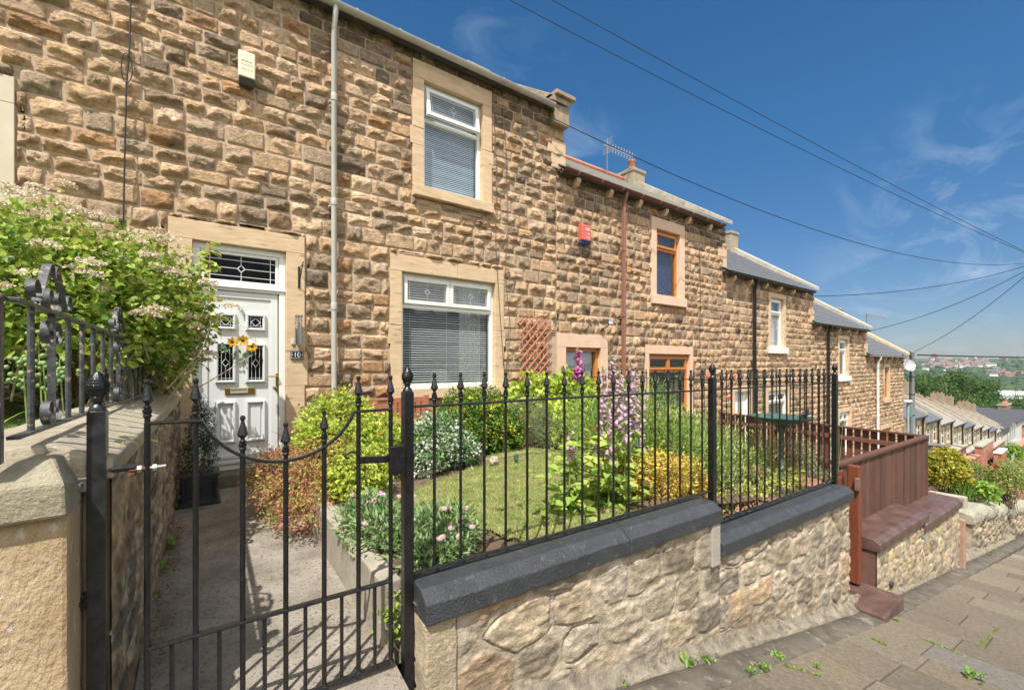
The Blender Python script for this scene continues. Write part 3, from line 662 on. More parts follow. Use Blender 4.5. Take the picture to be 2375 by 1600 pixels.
# windows and surrounds
surround(HS[0], *W0L[:2], W0L[2], W0L[3], .25, .18, .2, mat('pale_stone', (.58, .50, .38), (.66, .58, .46), rough=.85, scale=3))
window(HS[0], *W0L, UPVC)
surround(HS[1], *W1L, .235, .165, .15, ASHLAR, so=.02); surround(HS[1], *W1U, .26, .175, .155, ASHLAR, so=.0); surround(HS[1], *D1, .215, .21, 0, ASHLAR, door=True)
wl_ = window(HS[1], *W1L, UPVC, tz=.86, topmull=(3.16,), blind=True, lead=True, label='large white window with open slatted blind beside the downpipe', openangle=38, slats=.036)
window(HS[1], *W1U, UPVC, tz=3.69, blind=True, bm=BLINDB, lead=True, label='upper white window with closed blue grey blind and open top light', tilt=9, openangle=68, slats=.03)
surround(HS[2], *W2U, .24, .19, .2, ASHPINK, joints=False); surround(HS[2], *D2, .25, .2, 0, ASHPINK, door=True, joints=False); surround(HS[2], *W2L, .19, .13, .15, ASHPINK, joints=False)
window(HS[2], *W2U, BRWOOD, tz=on_y(1520, 578, 6.1).z, blind=True, bm=mat('navy_blind', (.10, .11, .22), rough=.5), openangle=60, slats=.028)
window(HS[2], *W2L, BRWOOD, tz=on_y(1503, 861, 6.1).z, mull=(), topmull=((W2L[0] + W2L[1]) / 2,), blind=True, bm=mat('dim_blind', (.42, .36, .28), rough=.5), openangle=20, slats=.034)
for wv, hh, sm_ in ((W3U, 3, ASHWHITE), (W4U, 4, ASHWHITE)):
    surround(HS[hh], *wv, .14, .16, .19, ASHLAR, sillm=sm_, so=.03); o = window(HS[hh], *wv, UPVC, tz=wv[2] + (wv[3] - wv[2]) * .68, fw=.07)
    c = MB(); c.quad((wv[0] + .1, 6.2, wv[2]), (wv[1] - .1, 6.2, wv[2]), (wv[1] - .1, 6.2, wv[3]), (wv[0] + .1, 6.2, wv[3])); c.build('curtain', CURT, o)
    if hh == 3:
        l = MB(); a, b, c0, d0 = wv[0] + .07, wv[1] - .07, wv[2] + .07, wv[3] - .07
        for q in np.arange(-2, 4, .16):
            for s_ in (1, -1):
                p0 = (a, a + 0); z_a = c0 + q if s_ == 1 else c0 + q; z_b = z_a + s_ * (b - a) * 1.7
                lo, hi = (0, 1)
                pts = [(a + (b - a) * t, z_a + (z_b - z_a) * t) for t in np.linspace(0, 1, 21)]; pts = [p for p in pts if c0 < p[1] < d0]
                if len(pts) > 1: l.beam((pts[0][0], 6.085, pts[0][1]), (pts[-1][0], 6.085, pts[-1][1]), .006, .004, (0, 1, 0))
        l.build('leading', LEAD, o)
for wv, hh in ((W3L, 3), (W4L, 4)):
    surround(HS[hh], *wv, .15, .16, .14, ASHLAR); o = window(HS[hh], *wv, UPVC, tz=wv[3] - .38, topmull=((wv[0] + wv[1]) / 2,), fw=.07)
    c = MB(); c.quad((wv[0], 6.2, wv[2]), (wv[1], 6.2, wv[2]), (wv[1], 6.2, wv[3]), (wv[0], 6.2, wv[3])); c.build('curtain', mat('beige_curtain', (.42, .33, .25), rough=.9), o)
surround(HS[5], *W5U, .14, .14, .19, ASHLAR, joints=False); window(HS[5], *W5U, BRWOOD, tz=W5U[2] + (W5U[3] - W5U[2]) * .62, fw=.06)
surround(HS[5], *W5L, .2, .16, .14, ASHLAR); window(HS[5], *W5L, BRWOOD, tz=W5L[3] - .3, fw=.07)
# doors of the second and third house (seen over the plants)
dd = MB(); ring(dd, D2[0], D2[1], D2[2], D2[3], .07, 6.05, 6.14); dr = dd.build('door_frame', BRWOOD, HS[2], bevel=.005)
g = MB(); g.box(D2[0] + .07, D2[1] - .07, 6.10, 6.105, .15 - .45, D2[3] - .07); g.build('pane', GLASS, dr)
g = MB(); g.box(D2[0] + .07, D2[1] - .07, 6.15, 6.16, .15 - .45, D2[3] - .1); g.build('blind', mat('pale_roller_blind', (.45, .47, .47), rough=.8), dr)
g = MB(); g.box(D2[0] + .07, D2[1] - .07, 6.08, 6.13, D2[2], -.36); g.build('door', BRWOOD, HS[2], bevel=.01)
surround(HS[3], *D3, .16, .16, 0, ASHLAR, door=True)
dd = MB(); ring(dd, D3[0], D3[1], D3[2], D3[3], .07, 6.05, 6.14); dd.box(D3[0] + .07, D3[1] - .07, 6.08, 6.12, D3[2] + .07, D3[3] - .07); dd.build('door', UPVC, HS[3], bevel=.005)

# ---------------------------------------------------------------- number ten's front door
h = HS[1]; X = lambda px, py=800: on_y(px, py, 6.08)
f = MB(); ring(f, D1[0], D1[1], D1[2] + .05, D1[3], .07, 6.03, 6.13); f.box(D1[0] + .07, D1[1] - .07, 6.03, 6.13, .865, .95)
f.box(D1[0] + .0, D1[1] - .0, 6.01, 6.04, .895, .925)
f.box(D1[0] + .07, D1[1] - .07, 6.04, 6.12, D1[2] + .05, D1[2] + .13)
fr = f.build('door_frame', UPVC, h, bevel=.006)
f = MB(); tx0, tx1, tz0, tz1 = .0, .793, .95, 1.32; ring(f, tx0 + .003, tx1 - .003, tz0 + .002, tz1 - .002, .035, 6.045, 6.1); tr = f.build('transom_window', UPVC, h, bevel=.004)
g = MB(); g.box(tx0 + .03, tx1 - .03, 6.07, 6.075, tz0 + .03, tz1 - .03); g.build('pane', GLASSD, tr)
l = MB(); p, q, s, t = tx0 + .036, tx1 - .036, tz0 + .036, tz1 - .036; cx, cz = (p + q) / 2, (s + t) / 2; bw = .003
for xx in (p + .055, q - .055): l.box(xx - bw, xx + bw, 6.064, 6.068, s, t)
for zz in (s + .055, t - .055): l.box(p, q, 6.063, 6.067, zz - bw, zz + bw)
l.box(cx - bw, cx + bw, 6.064, 6.068, s, cz - .04); l.box(cx - bw, cx + bw, 6.064, 6.068, cz + .04, t); l.box(p, cx - .035, 6.064, 6.068, cz - bw, cz + bw); l.box(cx + .035, q, 6.064, 6.068, cz - bw, cz + bw)
for sx in (-1, 1):
    for sz in (-1, 1): l.beam((cx + sx * .037, 6.062, cz), (cx, 6.062, cz + sz * .042), .009, .006, (0, 1, 0))
l.build('leading', mat('bright_leading', (.75, .76, .78), rough=.3), tr)
g = MB(); g.box(.28, .62, 6.3, 6.31, .9, 1.3); g.build('curtain', mat('hall_curtain', (.16, .13, .10), (.09, .07, .05), rough=.9, stretch=(20, 20, .2), scale=4), tr)
dl = [-.008, .784, -1.16, .862]; f = MB(); f.box(dl[0], dl[1], 6.065, 6.12, dl[2], dl[3]); door = f.build('door', mat('door_white', (.70, .71, .71), rough=.35), h, bevel=.004)
f = MB(); ring(f, dl[0] + .004, dl[1] - .004, dl[2] + .004, dl[3] - .004, .075, 6.05, 6.064); f.build('door_stile', MATS['door_white'], door, bevel=.005)
def panel(x0, x1, z0, z1, glass=None):
    m_ = MB(); w_ = .034
    ring(m_, x0, x1, z0, z1, w_, 6.038, 6.066); ring(m_, x0 + .008, x1 - .008, z0 + .008, z1 - .008, w_ - .014, 6.028, 6.038)
    if not glass: m_.box(x0 + .055, x1 - .055, 6.052, 6.066, z0 + .055, z1 - .055)
    po = m_.build('door_panel', MATS['door_white'], door, bevel=.005)
    if glass:
        m_ = MB(); m_.box(x0 + w_, x1 - w_, 6.058, 6.063, z0 + w_, z1 - w_); m_.build('pane', mat('panel_glass', (.008, .008, .012), rough=.06), po) if 0 else m_.build('door_glass', mat('panel_glass', (.008, .008, .012), rough=.06), door)
        l = MB(); a, b, c, d = x0 + w_ + .003, x1 - w_ - .003, z0 + w_ + .003, z1 - w_ - .003; cx, cz = (a + b) / 2, (c + d) / 2; y0, y1 = 6.052, 6.055; q = .0018
        k = (b - a) * .2
        if glass == 'sq':
            for xx in (a + k * .7, b - k * .7): l.box(xx - q, xx + q, y0, y1, c, d)
            for zz in (c + k * .7, d - k * .7): l.box(a, b, y0 - .001, y1 - .001, zz - q, zz + q)
            dm = (b - a) * .34
        else:
            for xx in (a + k, b - k): l.box(xx - q, xx + q, y0, y1, c, d)
            for zz in (c + .02, d - .02): l.box(a, b, y0 - .001, y1 - .001, zz - q, zz + q)
            dm = .036; l.box(cx - q, cx + q, y0, y1, c, cz - dm * 1.3); l.box(cx - q, cx + q, y0, y1, cz + dm * 1.3, d)
        for sx in (-1, 1):
            for sz in (-1, 1): l.beam((cx + sx * dm, y0 - .001, cz), (cx, y0 - .001, cz + sz * dm * (1 if glass == 'sq' else 1.3)), .006, .004, (0, 1, 0))
        l.build('leading', MATS['bright_leading'], door)
def dp(z0, y0, z1, y1):  # region at 3.92x from (430,540)
    A = X(430 + z0 / 3.92, 540 + y0 / 3.92); B = X(430 + z1 / 3.92, 540 + y1 / 3.92); return A, B
xl0, xl1, xr0, xr1 = X(430 + 266 / 3.92).x, X(430 + 460 / 3.92).x, X(430 + 543 / 3.92).x, X(430 + 727 / 3.92).x
zr = lambda px, zy: on_y(430 + px / 3.92, 540 + zy / 3.92, 6.06).z
panel(xl0, xl1, zr(266, 876), zr(266, 722), 'sq'); panel(xr0, xr1, zr(543, 888), zr(543, 732), 'sq')
panel(xl0, xl1, zr(262, 1368), zr(262, 990), 'tall'); panel(xr0, xr1, zr(540, 1363), zr(540, 1003), 'tall')
zb0, zb1 = on_y(500, 1030, 6.06).z, zr(262, 1535)
panel(xl0, xl1, zb0, zb1); panel(xr0, xr1, zb0, zb1)
f = MB(); f.box(dl[0] + .05, dl[1] - .05, 6.02, 6.07, -1.10, -1.06); f.box(dl[0] + .0, dl[1] - .0, 6.0, 6.07, -1.16, -1.12); f.build('weather_bar', MATS['door_white'], door, bevel=.006)
a, b = X(430 + 357 / 3.92).x, X(430 + 632 / 3.92).x; z1, z0 = zr(357, 1410), zr(357, 1475)
f = MB(); f.box(a, b, 6.05, 6.066, z0, z1); lb = f.build('letterbox', BRASS, door, bevel=.006)
f = MB(); f.box(a + .055, b - .075, 6.044, 6.051, z0 + .02, z1 - .008); f.build('letterbox_notice', mat('notice_grey', (.42, .41, .38), rough=.5), door)
f = MB()
for j in range(3):
    xx = a + .062; rnd = random.Random(j)
    while xx < b - .095: w_ = rnd.uniform(.006, .016); f.box(xx, xx + w_, 6.0425, 6.044, z1 - .018 - j * .0085, z1 - .0145 - j * .0085); xx += w_ + .004
f.build('notice_lines', DARK, door)
hx = X(642).x; zz0, zz1 = on_y(642, 908, 6.05).z, on_y(642, 866, 6.05).z
f = MB(); f.box(hx - .018, hx + .018, 6.045, 6.066, zz0, zz1); f.tube([(hx, 6.05, zz1 - .035), (hx, 5.995, zz1 - .035), (hx - .11, 5.99, zz1 - .032)], .009, 8); f.lathe((hx - .02, 6.03, zz0 + .03), [(.012, 0), (.016, .01), (.016, .03), (.01, .04)], 10)
f.build('handle', BRASS, door, bevel=.002)
kx = X(558).x; kz = on_y(558, 715, 6.05).z
f = MB(); f.lathe((kx, 6.02, kz - .05), [(.004, 0), (.014, .015), (.016, .05), (.012, .085), (.004, .095)], 12); f.box(kx - .008, kx + .008, 6.02, 6.066, kz - .02, kz + .02); f.build('hook', UPVC, door, smooth=40)
mb = MB(); mb.box(-.28, .95, 5.80, 6.15, -1.62, -1.24); tag(mb.build('door_step', mat('dark_step', (.13, .11, .08), (.2, .17, .13), rough=.9, bump=1), bevel=.01), 'worn dark stone doorstep under the white front door', 'step')
# interior of the big window: lamp shade, curtain
mb = MB(); cxl = on_y(1020, 880, 6.6); mb.lathe((cxl.x, 6.62, cxl.z - .15), [(.19 * math.cos(a), .15 + .19 * math.sin(a)) for a in np.linspace(-1.45, 1.45, 15)], 24)
tag(mb.build('globe_lamp', mat('lamp_globe', (.85, .82, .66), rough=.5), smooth=True), 'round cream lamp globe behind the big window blind', 'lamp')
mb = MB(); x = 3.62
pts = [(3.5 + .02 * i, 6.36 + .02 * math.sin(i * 1.6)) for i in range(22)]
for (a, b) in zip(pts, pts[1:]): mb.quad((a[0], a[1], -.4), (b[0], b[1], -.4), (b[0], b[1], 1.3), (a[0], a[1], 1.3))
tag(mb.build('curtain', CURT, smooth=True), 'pale pleated curtain drawn at right of the big window', 'curtain')
mb = MB(); mb.box(2.4, 4.1, 6.3, 7.6, -1.02, -.98); mb.box(2.36, 3.96, 6.28, 6.5, -.5, -.46); mb.build('window_board', ROOMW, HS[1])

# ---------------------------------------------------------------- things fixed to the wall
def text_mesh(body, size, loc, m, parent, name='lettering', depth=.001, rot=(R(90), 0, 0), align='CENTER'):
    c = D.curves.new(name, 'FONT'); c.body = body; c.size = size; c.align_x = align; c.align_y = 'CENTER'; c.extrude = depth
    o = D.objects.new('tmp_text', c); COL.objects.link(o); dg = bpy.context.evaluated_depsgraph_get(); me = D.meshes.new_from_object(o.evaluated_get(dg))
    D.objects.remove(o); me.name = name; me.materials.clear(); me.materials.append(m)
    me.transform(Matrix.Translation(Vector(loc) - worldloc(parent)) @ Matrix.Rotation(rot[0], 4, 'X'))
    q = D.objects.new(name, me); COL.objects.link(q); return adopt(q, parent)
# intruder alarm boxes
def alarm(x0, x1, z0, z1, body, low, label, depth=.11):
    t = thing('alarm_box', label, 'alarm box', ((x0 + x1) / 2, 5.95, z0)); w = x1 - x0; hh = z1 - z0
    mb = MB(); P = [(0, 0), (0, hh), (-depth * .7, hh), (-depth, hh - .02), (-depth, hh * .2), (-depth * .8, hh * .13), (-.0, hh * .13)]
    mb.prism([(0, hh * .16), (0, hh), (-depth * .75, hh), (-depth, hh - .03), (-depth, hh * .16)], lambda p, q: (q, 5.965 + p[0], z0 + p[1]), (x0, x1)); b = mb.build('cover', body, t, bevel=.012)
    mb = MB(); mb.prism([(0, 0), (0, hh * .158), (-depth, hh * .158), (-depth * .6, 0)], lambda p, q: (q, 5.965 + p[0], z0 + p[1]), (x0 + .004, x1 - .004)); mb.build('strobe_lens', low, t, bevel=.006)
    return t
a = on_y(553, 112, 5.87); b = on_y(592, 170, 5.87); c = on_y(552, 184, 5.87)
ta = alarm(a.x, b.x, c.z - .015, a.z, mat('cream_plastic', (.78, .72, .52), rough=.4), mat('smoked_lens', (.08, .07, .07), rough=.3), 'cream alarm box high on the wall left of the downpipe')
EMB = mat('embossed_cream', (.60, .54, .40), rough=.5); zc = (a.z + c.z) / 2; xc = (a.x + b.x) / 2
l = MB()
for j in range(5): l.beam((xc - .055 + .02 * j, 5.853, zc + .045 + .008 * (j % 2)), (xc - .03 + .02 * j, 5.853, zc + .062 - .01 * (j % 2)), .004, .003, (0, 1, 0))
l.build('emblem', EMB, ta)
text_mesh('ALARM', .038, (xc, 5.854, zc + .012), EMB, ta); text_mesh('400 615', .034, (xc, 5.854, zc - .045), EMB, ta)
a = on_y(1349, 518, 5.87); b = on_y(1371, 540, 5.87); c = on_y(1350, 562, 5.87)
tb = alarm(a.x, b.x, c.z - .01, a.z, mat('red_plastic', (.62, .13, .10), rough=.35), mat('blue_lens', (.02, .08, .25), rough=.2), 'red alarm box with blue lens on the second house')
text_mesh('NEG', .07, ((a.x + b.x) / 2 + .03, 5.852, a.z - .10), UPVC, tb); text_mesh('1 01', .05, ((a.x + b.x) / 2 + .03, 5.852, a.z - .18), UPVC, tb); text_mesh('270270', .036, ((a.x + b.x) / 2 + .03, 5.852, a.z - .25), UPVC, tb)
# wall lamp beside the door
lp = on_y(692.8, 768, 5.87); zt, zl0 = on_y(692.8, 731, 5.87).z, on_y(692.8, 800, 5.87).z
t = thing('wall_lamp', 'brushed steel cylinder lamp on the stone beside the front door', 'lamp', (lp.x, 5.95, zl0)); hh = zt - zl0
mb = MB(); mb.lathe((lp.x, 5.87, zl0), [(.001, 0), (.045, 0), (.045, hh * .54), (.001, hh * .54)], 24); mb.build('body', STEEL, t, smooth=40); mb = MB(); mb.lathe((lp.x, 5.87, zl0 + hh * .93), [(.001, 0), (.046, 0), (.046, hh * .07), (.001, hh * .07)], 24); mb.build('cap', STEEL, t, smooth=40)
mb = MB(); mb.lathe((lp.x, 5.87, zl0 + hh * .54), [(.034, 0), (.034, hh * .39)], 18); mb.build('glass_cylinder', GLASS, t, smooth=40)
mb = MB()
for j in range(6): a_ = j * math.pi / 3 + .3; mb.tube([(lp.x + .041 * math.cos(a_), 5.87 + .041 * math.sin(a_), zl0 + hh * .54), (lp.x + .041 * math.cos(a_), 5.87 + .041 * math.sin(a_), zl0 + hh * .94)], .003, 5)
for q in (.65, .74, .83): mb.tube([(lp.x + .041 * math.cos(x), 5.87 + .041 * math.sin(x), zl0 + hh * q) for x in np.linspace(0, 6.28, 19)], .002, 4)
mb.lathe((lp.x, 5.87, zl0 + hh * .54), [(.012, 0), (.012, hh * .2), (.002, hh * .24)], 10); mb.build('cage', STEEL, t)
mb = MB(); mb.box(lp.x - .02, lp.x + .02, 5.87, 5.965, zl0 + .03, zl0 + .07); mb.box(lp.x - .07, lp.x - .035, 5.945, 5.966, zl0 + .01, zl0 + .08); mb.build('bracket', UPVCG, t, bevel=.004)
# number plate
p0 = on_y(674, 812, 5.955); p1 = on_y(704, 834, 5.955); t = thing('house_number', 'dark slate plate with white number 10 under the wall lamp', 'number plate', (p0.x + .07, 5.96, p1.z)); 
x0, x1, z1, z0 = p0.x, p1.x, p0.z, on_y(674, 833, 5.955).z
mb = MB(); mb.box(x0, x1, 5.948, 5.966, z0, z1); mb.build('plate', mat('slate_plate', (.03, .04, .05), rough=.3), t, bevel=.004)
mb = MB(); ring(mb, x0 + .009, x1 - .009, z0 + .009, z1 - .009, .0035, 5.9465, 5.948); mb.build('border', UPVC, t); text_mesh('\u00b710\u00b7', .085, ((x0 + x1) / 2, 5.9475, (z0 + z1) / 2 - .002), UPVC, t)
# hanging-basket bracket
q = on_y(694, 640, 5.95); t = thing('basket_bracket', 'empty black iron hanging basket bracket above the wall lamp', 'bracket', (q.x, 5.95, q.z)); zt, zb_ = on_y(694, 622, 5.95).z, on_y(694, 668, 5.95).z
mb = MB(); mb.box(q.x - .012, q.x + .012, 5.955, 5.966, zb_, zt + .02); mb.tube([(q.x, 5.96, zt), (q.x, 5.70, zt + .01), (q.x, 5.68, zt + .03)], .006, 6); mb.tube([(q.x, 5.955, zb_ + .03), (q.x, 5.90, zb_ + .10), (q.x, 5.80, zt - .06), (q.x, 5.72, zt + .0)], .006, 6)
mb.tube([(q.x, 5.68 + .014 * math.cos(a), zt - .014 + .014 * math.sin(a)) for a in np.linspace(-2, 3, 9)], .004, 5); mb.build('arm', IRON, t)
# sunflower wreath on the door
wc = on_y(554, 800, 5.99); t = thing('flower_wreath', 'thin wire wreath with three yellow sunflowers hung on the door', 'wreath', (wc.x, 6.02, wc.z)); r_ = .175
wz = wc.z + .02; mb = MB(); mb.tube([(wc.x + r_ * math.sin(a), 6.015, wz + .03 - r_ * math.cos(a)) for a in np.linspace(0, 6.283, 41)], .0025, 5); mb.build('wire_hoop', STRAW, t)
rr = np.random.default_rng(5)
for (px, py, R_) in ((539, 793, .052), (563, 790, .062), (584, 804, .052)):
    c = on_y(px, py, 5.985); n = 34; a = rr.uniform(0, 6.28, n); Dr = np.stack([np.cos(a), np.full(n, -.25), np.sin(a)], 1)
    fl = leaves('sunflower', np.array(c)[None, :] + Dr * .016, Dr, np.tile([0, -1., 0], (n, 1)) + rr.normal(size=(n, 3)) * .2, R_ * .9 * rr.uniform(.8, 1.1, n), .026, palette(n, [(.85, .50, .02), (.9, .6, .03)], rr), t, m=PETAL, shape='lance')
    mb = MB(); mb.lathe((0, 0, 0), [(.019, 0), (.019, .004), (.012, .010), (.002, .012)], 12); o = mb.build('flower_centre', mat('sunflower_eye', (.06, .03, .015), rough=.9), fl, local=True); o.rotation_euler = (R(90), 0, 0); o.location = Vector((c.x, c.y, c.z)) - worldloc(fl)
n = 46; a = rr.uniform(-1.3, 1.3, n); P = np.stack([wc.x + (r_ + .01) * np.sin(a) * rr.uniform(.9, 1.15, n), np.full(n, 6.0), wz + .03 - r_ * np.cos(a) + rr.normal(0, .02, n)], 1)
leaves('foliage', P, rr.normal(size=(n, 3)) * [1, .3, 1], np.tile([0, -1., .2], (n, 1)) + rr.normal(size=(n, 3)) * .4, .05 * rr.uniform(.7, 1.3, n), .022, palette(n, [(.10, .20, .08), (.25, .35, .22), (.06, .13, .05)], rr), t, shape='oval')
# trellis: terracotta diamond lattice
A = on_y(1206, 742, 5.93); B = on_y(1273, 742, 5.93); zb_ = on_y(1206, 912, 5.93).z
t = thing('trellis', 'terracotta painted wooden lattice trellis on the wall right of the big window', 'trellis', ((A.x + B.x) / 2, 5.92, zb_)); x0, x1, z0, z1 = A.x, B.x, zb_, on_y(1240, 738, 5.93).z - .0
for sg, yy in ((1, 5.905), (-1, 5.922)):
    mb = MB()
    for c in np.arange(-3, 5, .155):
        pts = []
        for tt in np.linspace(-3, 3, 241):
            x = x0 + tt; z = z0 + c + sg * tt * 1.0
            if x0 <= x <= x1 and z0 <= z <= z1: pts.append((x, z))
        if len(pts) > 2:
            e = .02; (xa, za), (xb, zb2) = pts[0], pts[-1]; mb.beam((xa - e, yy, za - sg * e), (xb + e, yy, zb2 + sg * e), .012, .024, (0, 1, 0)) if 0 else mb.beam((xa - e, yy, za - sg * e), (xb + e, yy, zb2 + sg * e), .024, .012, (0, 1, 0))
    mb.build('lattice_slats', TERRA, t, bevel=.002)
# security light on the second house
q = on_y(1415, 748, 5.8); t = thing('security_light', 'small black floodlight left of the brown downpipe', 'light', (q.x, 5.95, q.z))
mb = MB(); mb.box(q.x - .075, q.x + .075, 5.78, 5.80, q.z - .045, q.z + .045); mb.build('lamp_head', BLKPL, t, bevel=.005)
mb = MB(); mb.box(q.x - .062, q.x + .062, 5.777, 5.7795, q.z - .033, q.z + .033); mb.build('lens', mat('lens_white', (.6, .62, .65), rough=.1), t)
mb = MB(); mb.tube([(q.x - .05, 5.96, q.z - .12), (q.x - .03, 5.88, q.z - .09), (q.x, 5.81, q.z - .03)], .012, 6); mb.lathe((q.x - .07, 5.93, q.z - .16), [(.02, 0), (.03, .01), (.03, .04), (.01, .05)], 10); mb.build('arm', BLKPL, t)
# aerials
def aerial(base, top, length, label, n=9):
    t = thing('tv_aerial', label, 'aerial', base); mb = MB(); mb.tube([base, (base[0], base[1], top)], .016, 6); mb.build('mast', mat('rusty_mast', (.22, .16, .13), rough=.7), t)
    al = mat('aerial_alloy', (.45, .47, .5), rough=.5, metal=.6); mb = MB(); z = top - .06; x, y = base[0], base[1]; mb.beam((x - .1, y, z), (x + length, y, z + .0), .02, .02); mb.build('boom', al, t)
    mb = MB()
    for j in range(n): xx = x + .12 + (length - .15) * j / (n - 1); mb.tube([(xx, y, z - .14), (xx, y, z + .14)], .008, 5); mb.tube([(xx, y - .14, z), (xx, y + .14, z)], .007, 5)
    for s_ in (-1, 1):
        for j in range(4): mb.tube([(x + .02, y - .18, z + s_ * .05 * (j + 1)), (x + .02, y + .18, z + s_ * .05 * (j + 1))], .007, 5)
        mb.box(x + .01, x + .03, y - .01, y + .01, min(z, z + s_ * .2), max(z, z + s_ * .2))
    mb.build('elements', al, t)
q0 = on_y(1408, 432, 8.5); q1 = on_y(1408, 334, 8.5); qe = on_y(1468, 334, 8.5); aerial((q0.x, 8.5, q0.z - .3), q1.z, qe.x - q0.x, 'television aerial on a rusty mast beside the orange chimney pot')
q0 = on_y(2010, 768, 8.0); q1 = on_y(2010, 727, 8.0); qe = on_y(2061, 727, 8.0); aerial((q0.x, 8.0, q0.z - .9), q1.z, (qe.x - q0.x) * .85, 'television aerial over the roof of the end house', 12)
# wires clipped down the facade
def cable(name, pts, r, m, label, cat='cable', n=6, sag=0, group=None):
    P = [Vector(p) for p in pts]; out = []
    for a, b in zip(P, P[1:]):
        k = 18 if sag else 5
        for j in range(k): t_ = j / k; out.append(a.lerp(b, t_) - Vector((0, 0, sag * 4 * t_ * (1 - t_))))
    out.append(P[-1]); mb = MB(); mb.tube(out, r, n); return tag(mb.build(name, m, smooth=True), label, cat, group)
CAB = mat('cable_black', (.02, .018, .016), rough=.6)
y = 5.915; c = [on_y(x_, y_, y) for x_, y_ in ((303, -120), (303, 0), (300, 120), (293, 200), (290, 330), (287, 470), (285, 600))]
cable('wall_cable', c, .008, CAB, 'black cable running down the wall above the flowering shrub')
c = on_y(292, 158, 5.9); mb = MB(); mb.tube([(c.x + .05 * math.sin(a) * (1 if a < 3.2 else .7), 5.9, c.z + .15 * math.cos(a)) for a in np.linspace(0, 6.2, 20)], .005, 5); tag(mb.build('cable_loop', CAB), 'small loop of spare black cable hooked on the wall cable', 'cable')
for lab, P in (('thin grey wire draped down right of the upper white window', ((1143, 215), (1150, 400), (1150, 560), (1158, 700), (1166, 850))), ('twisted dead vine stem on the wall right of the upper window', ((1165, 245), (1172, 350), (1178, 500), (1172, 640), (1180, 740), (1174, 880)))):
    cable('wall_wire', [on_y(x_, y_, 5.93) + Vector((.015 * math.sin(i * 2), 0, 0)) for i, (x_, y_) in enumerate(P)], .005, mat('vine_grey', (.12, .10, .09), rough=.8), lab, 'wire')
cable('wall_wire', [on_y(x_, y_, 5.93) for x_, y_ in ((1622, 560), (1625, 680), (1623, 800), (1628, 900))], .006, CAB, 'black wire down the second house right of its upper window', 'wire')
# ================================================================ garden walls
RUB = mat('rubble_stone', (.78, .75, .70), (1.1, 1.06, 1.0), rough=.95, scale=22, tint=1, bump=1.1, bscale=75, c3=(.6, .57, .53), s3=18, a3=.5)
RUBCOL = [(.50, .42, .31), (.46, .38, .28), (.41, .35, .27), (.54, .47, .37), (.35, .31, .25), (.52, .39, .26), (.46, .41, .34)]
def vor(U, Z, cw, chh, seed):
    r = np.random.default_rng(seed); u0, u1, z0, z1 = U.min() - 2 * cw, U.max() + 2 * cw, Z.min() - 2 * chh, Z.max() + 2 * chh
    nu, nz = int((u1 - u0) / cw) + 1, int((z1 - z0) / chh) + 1
    S = np.array([(u0 + (i + .5 * (j % 2) + r.uniform(.1, .9)) * cw, z0 + (j + r.uniform(.36, .64)) * chh) for i in range(nu) for j in range(nz)])
    P = np.stack([U.ravel(), Z.ravel()], 1); f1 = np.empty(len(P)); f2 = np.empty(len(P)); ix = np.empty(len(P), int)
    for a in range(0, len(P), 4000):
        d = P[a:a + 4000, None, :] - S[None]; d = np.abs(d[:, :, 0] / cw) ** 4 + np.abs(d[:, :, 1] / chh) ** 4; d = d ** .25
        o = np.argpartition(d, 1, axis=1)[:, :2]; dd = np.take_along_axis(d, o, 1); w = dd.argsort(1); f1[a:a + 4000] = np.take_along_axis(dd, w, 1)[:, 0]; f2[a:a + 4000] = np.take_along_axis(dd, w, 1)[:, 1]; ix[a:a + 4000] = np.take_along_axis(o, w, 1)[:, 0]
    return f1.reshape(U.shape), f2.reshape(U.shape), ix.reshape(U.shape), len(S)
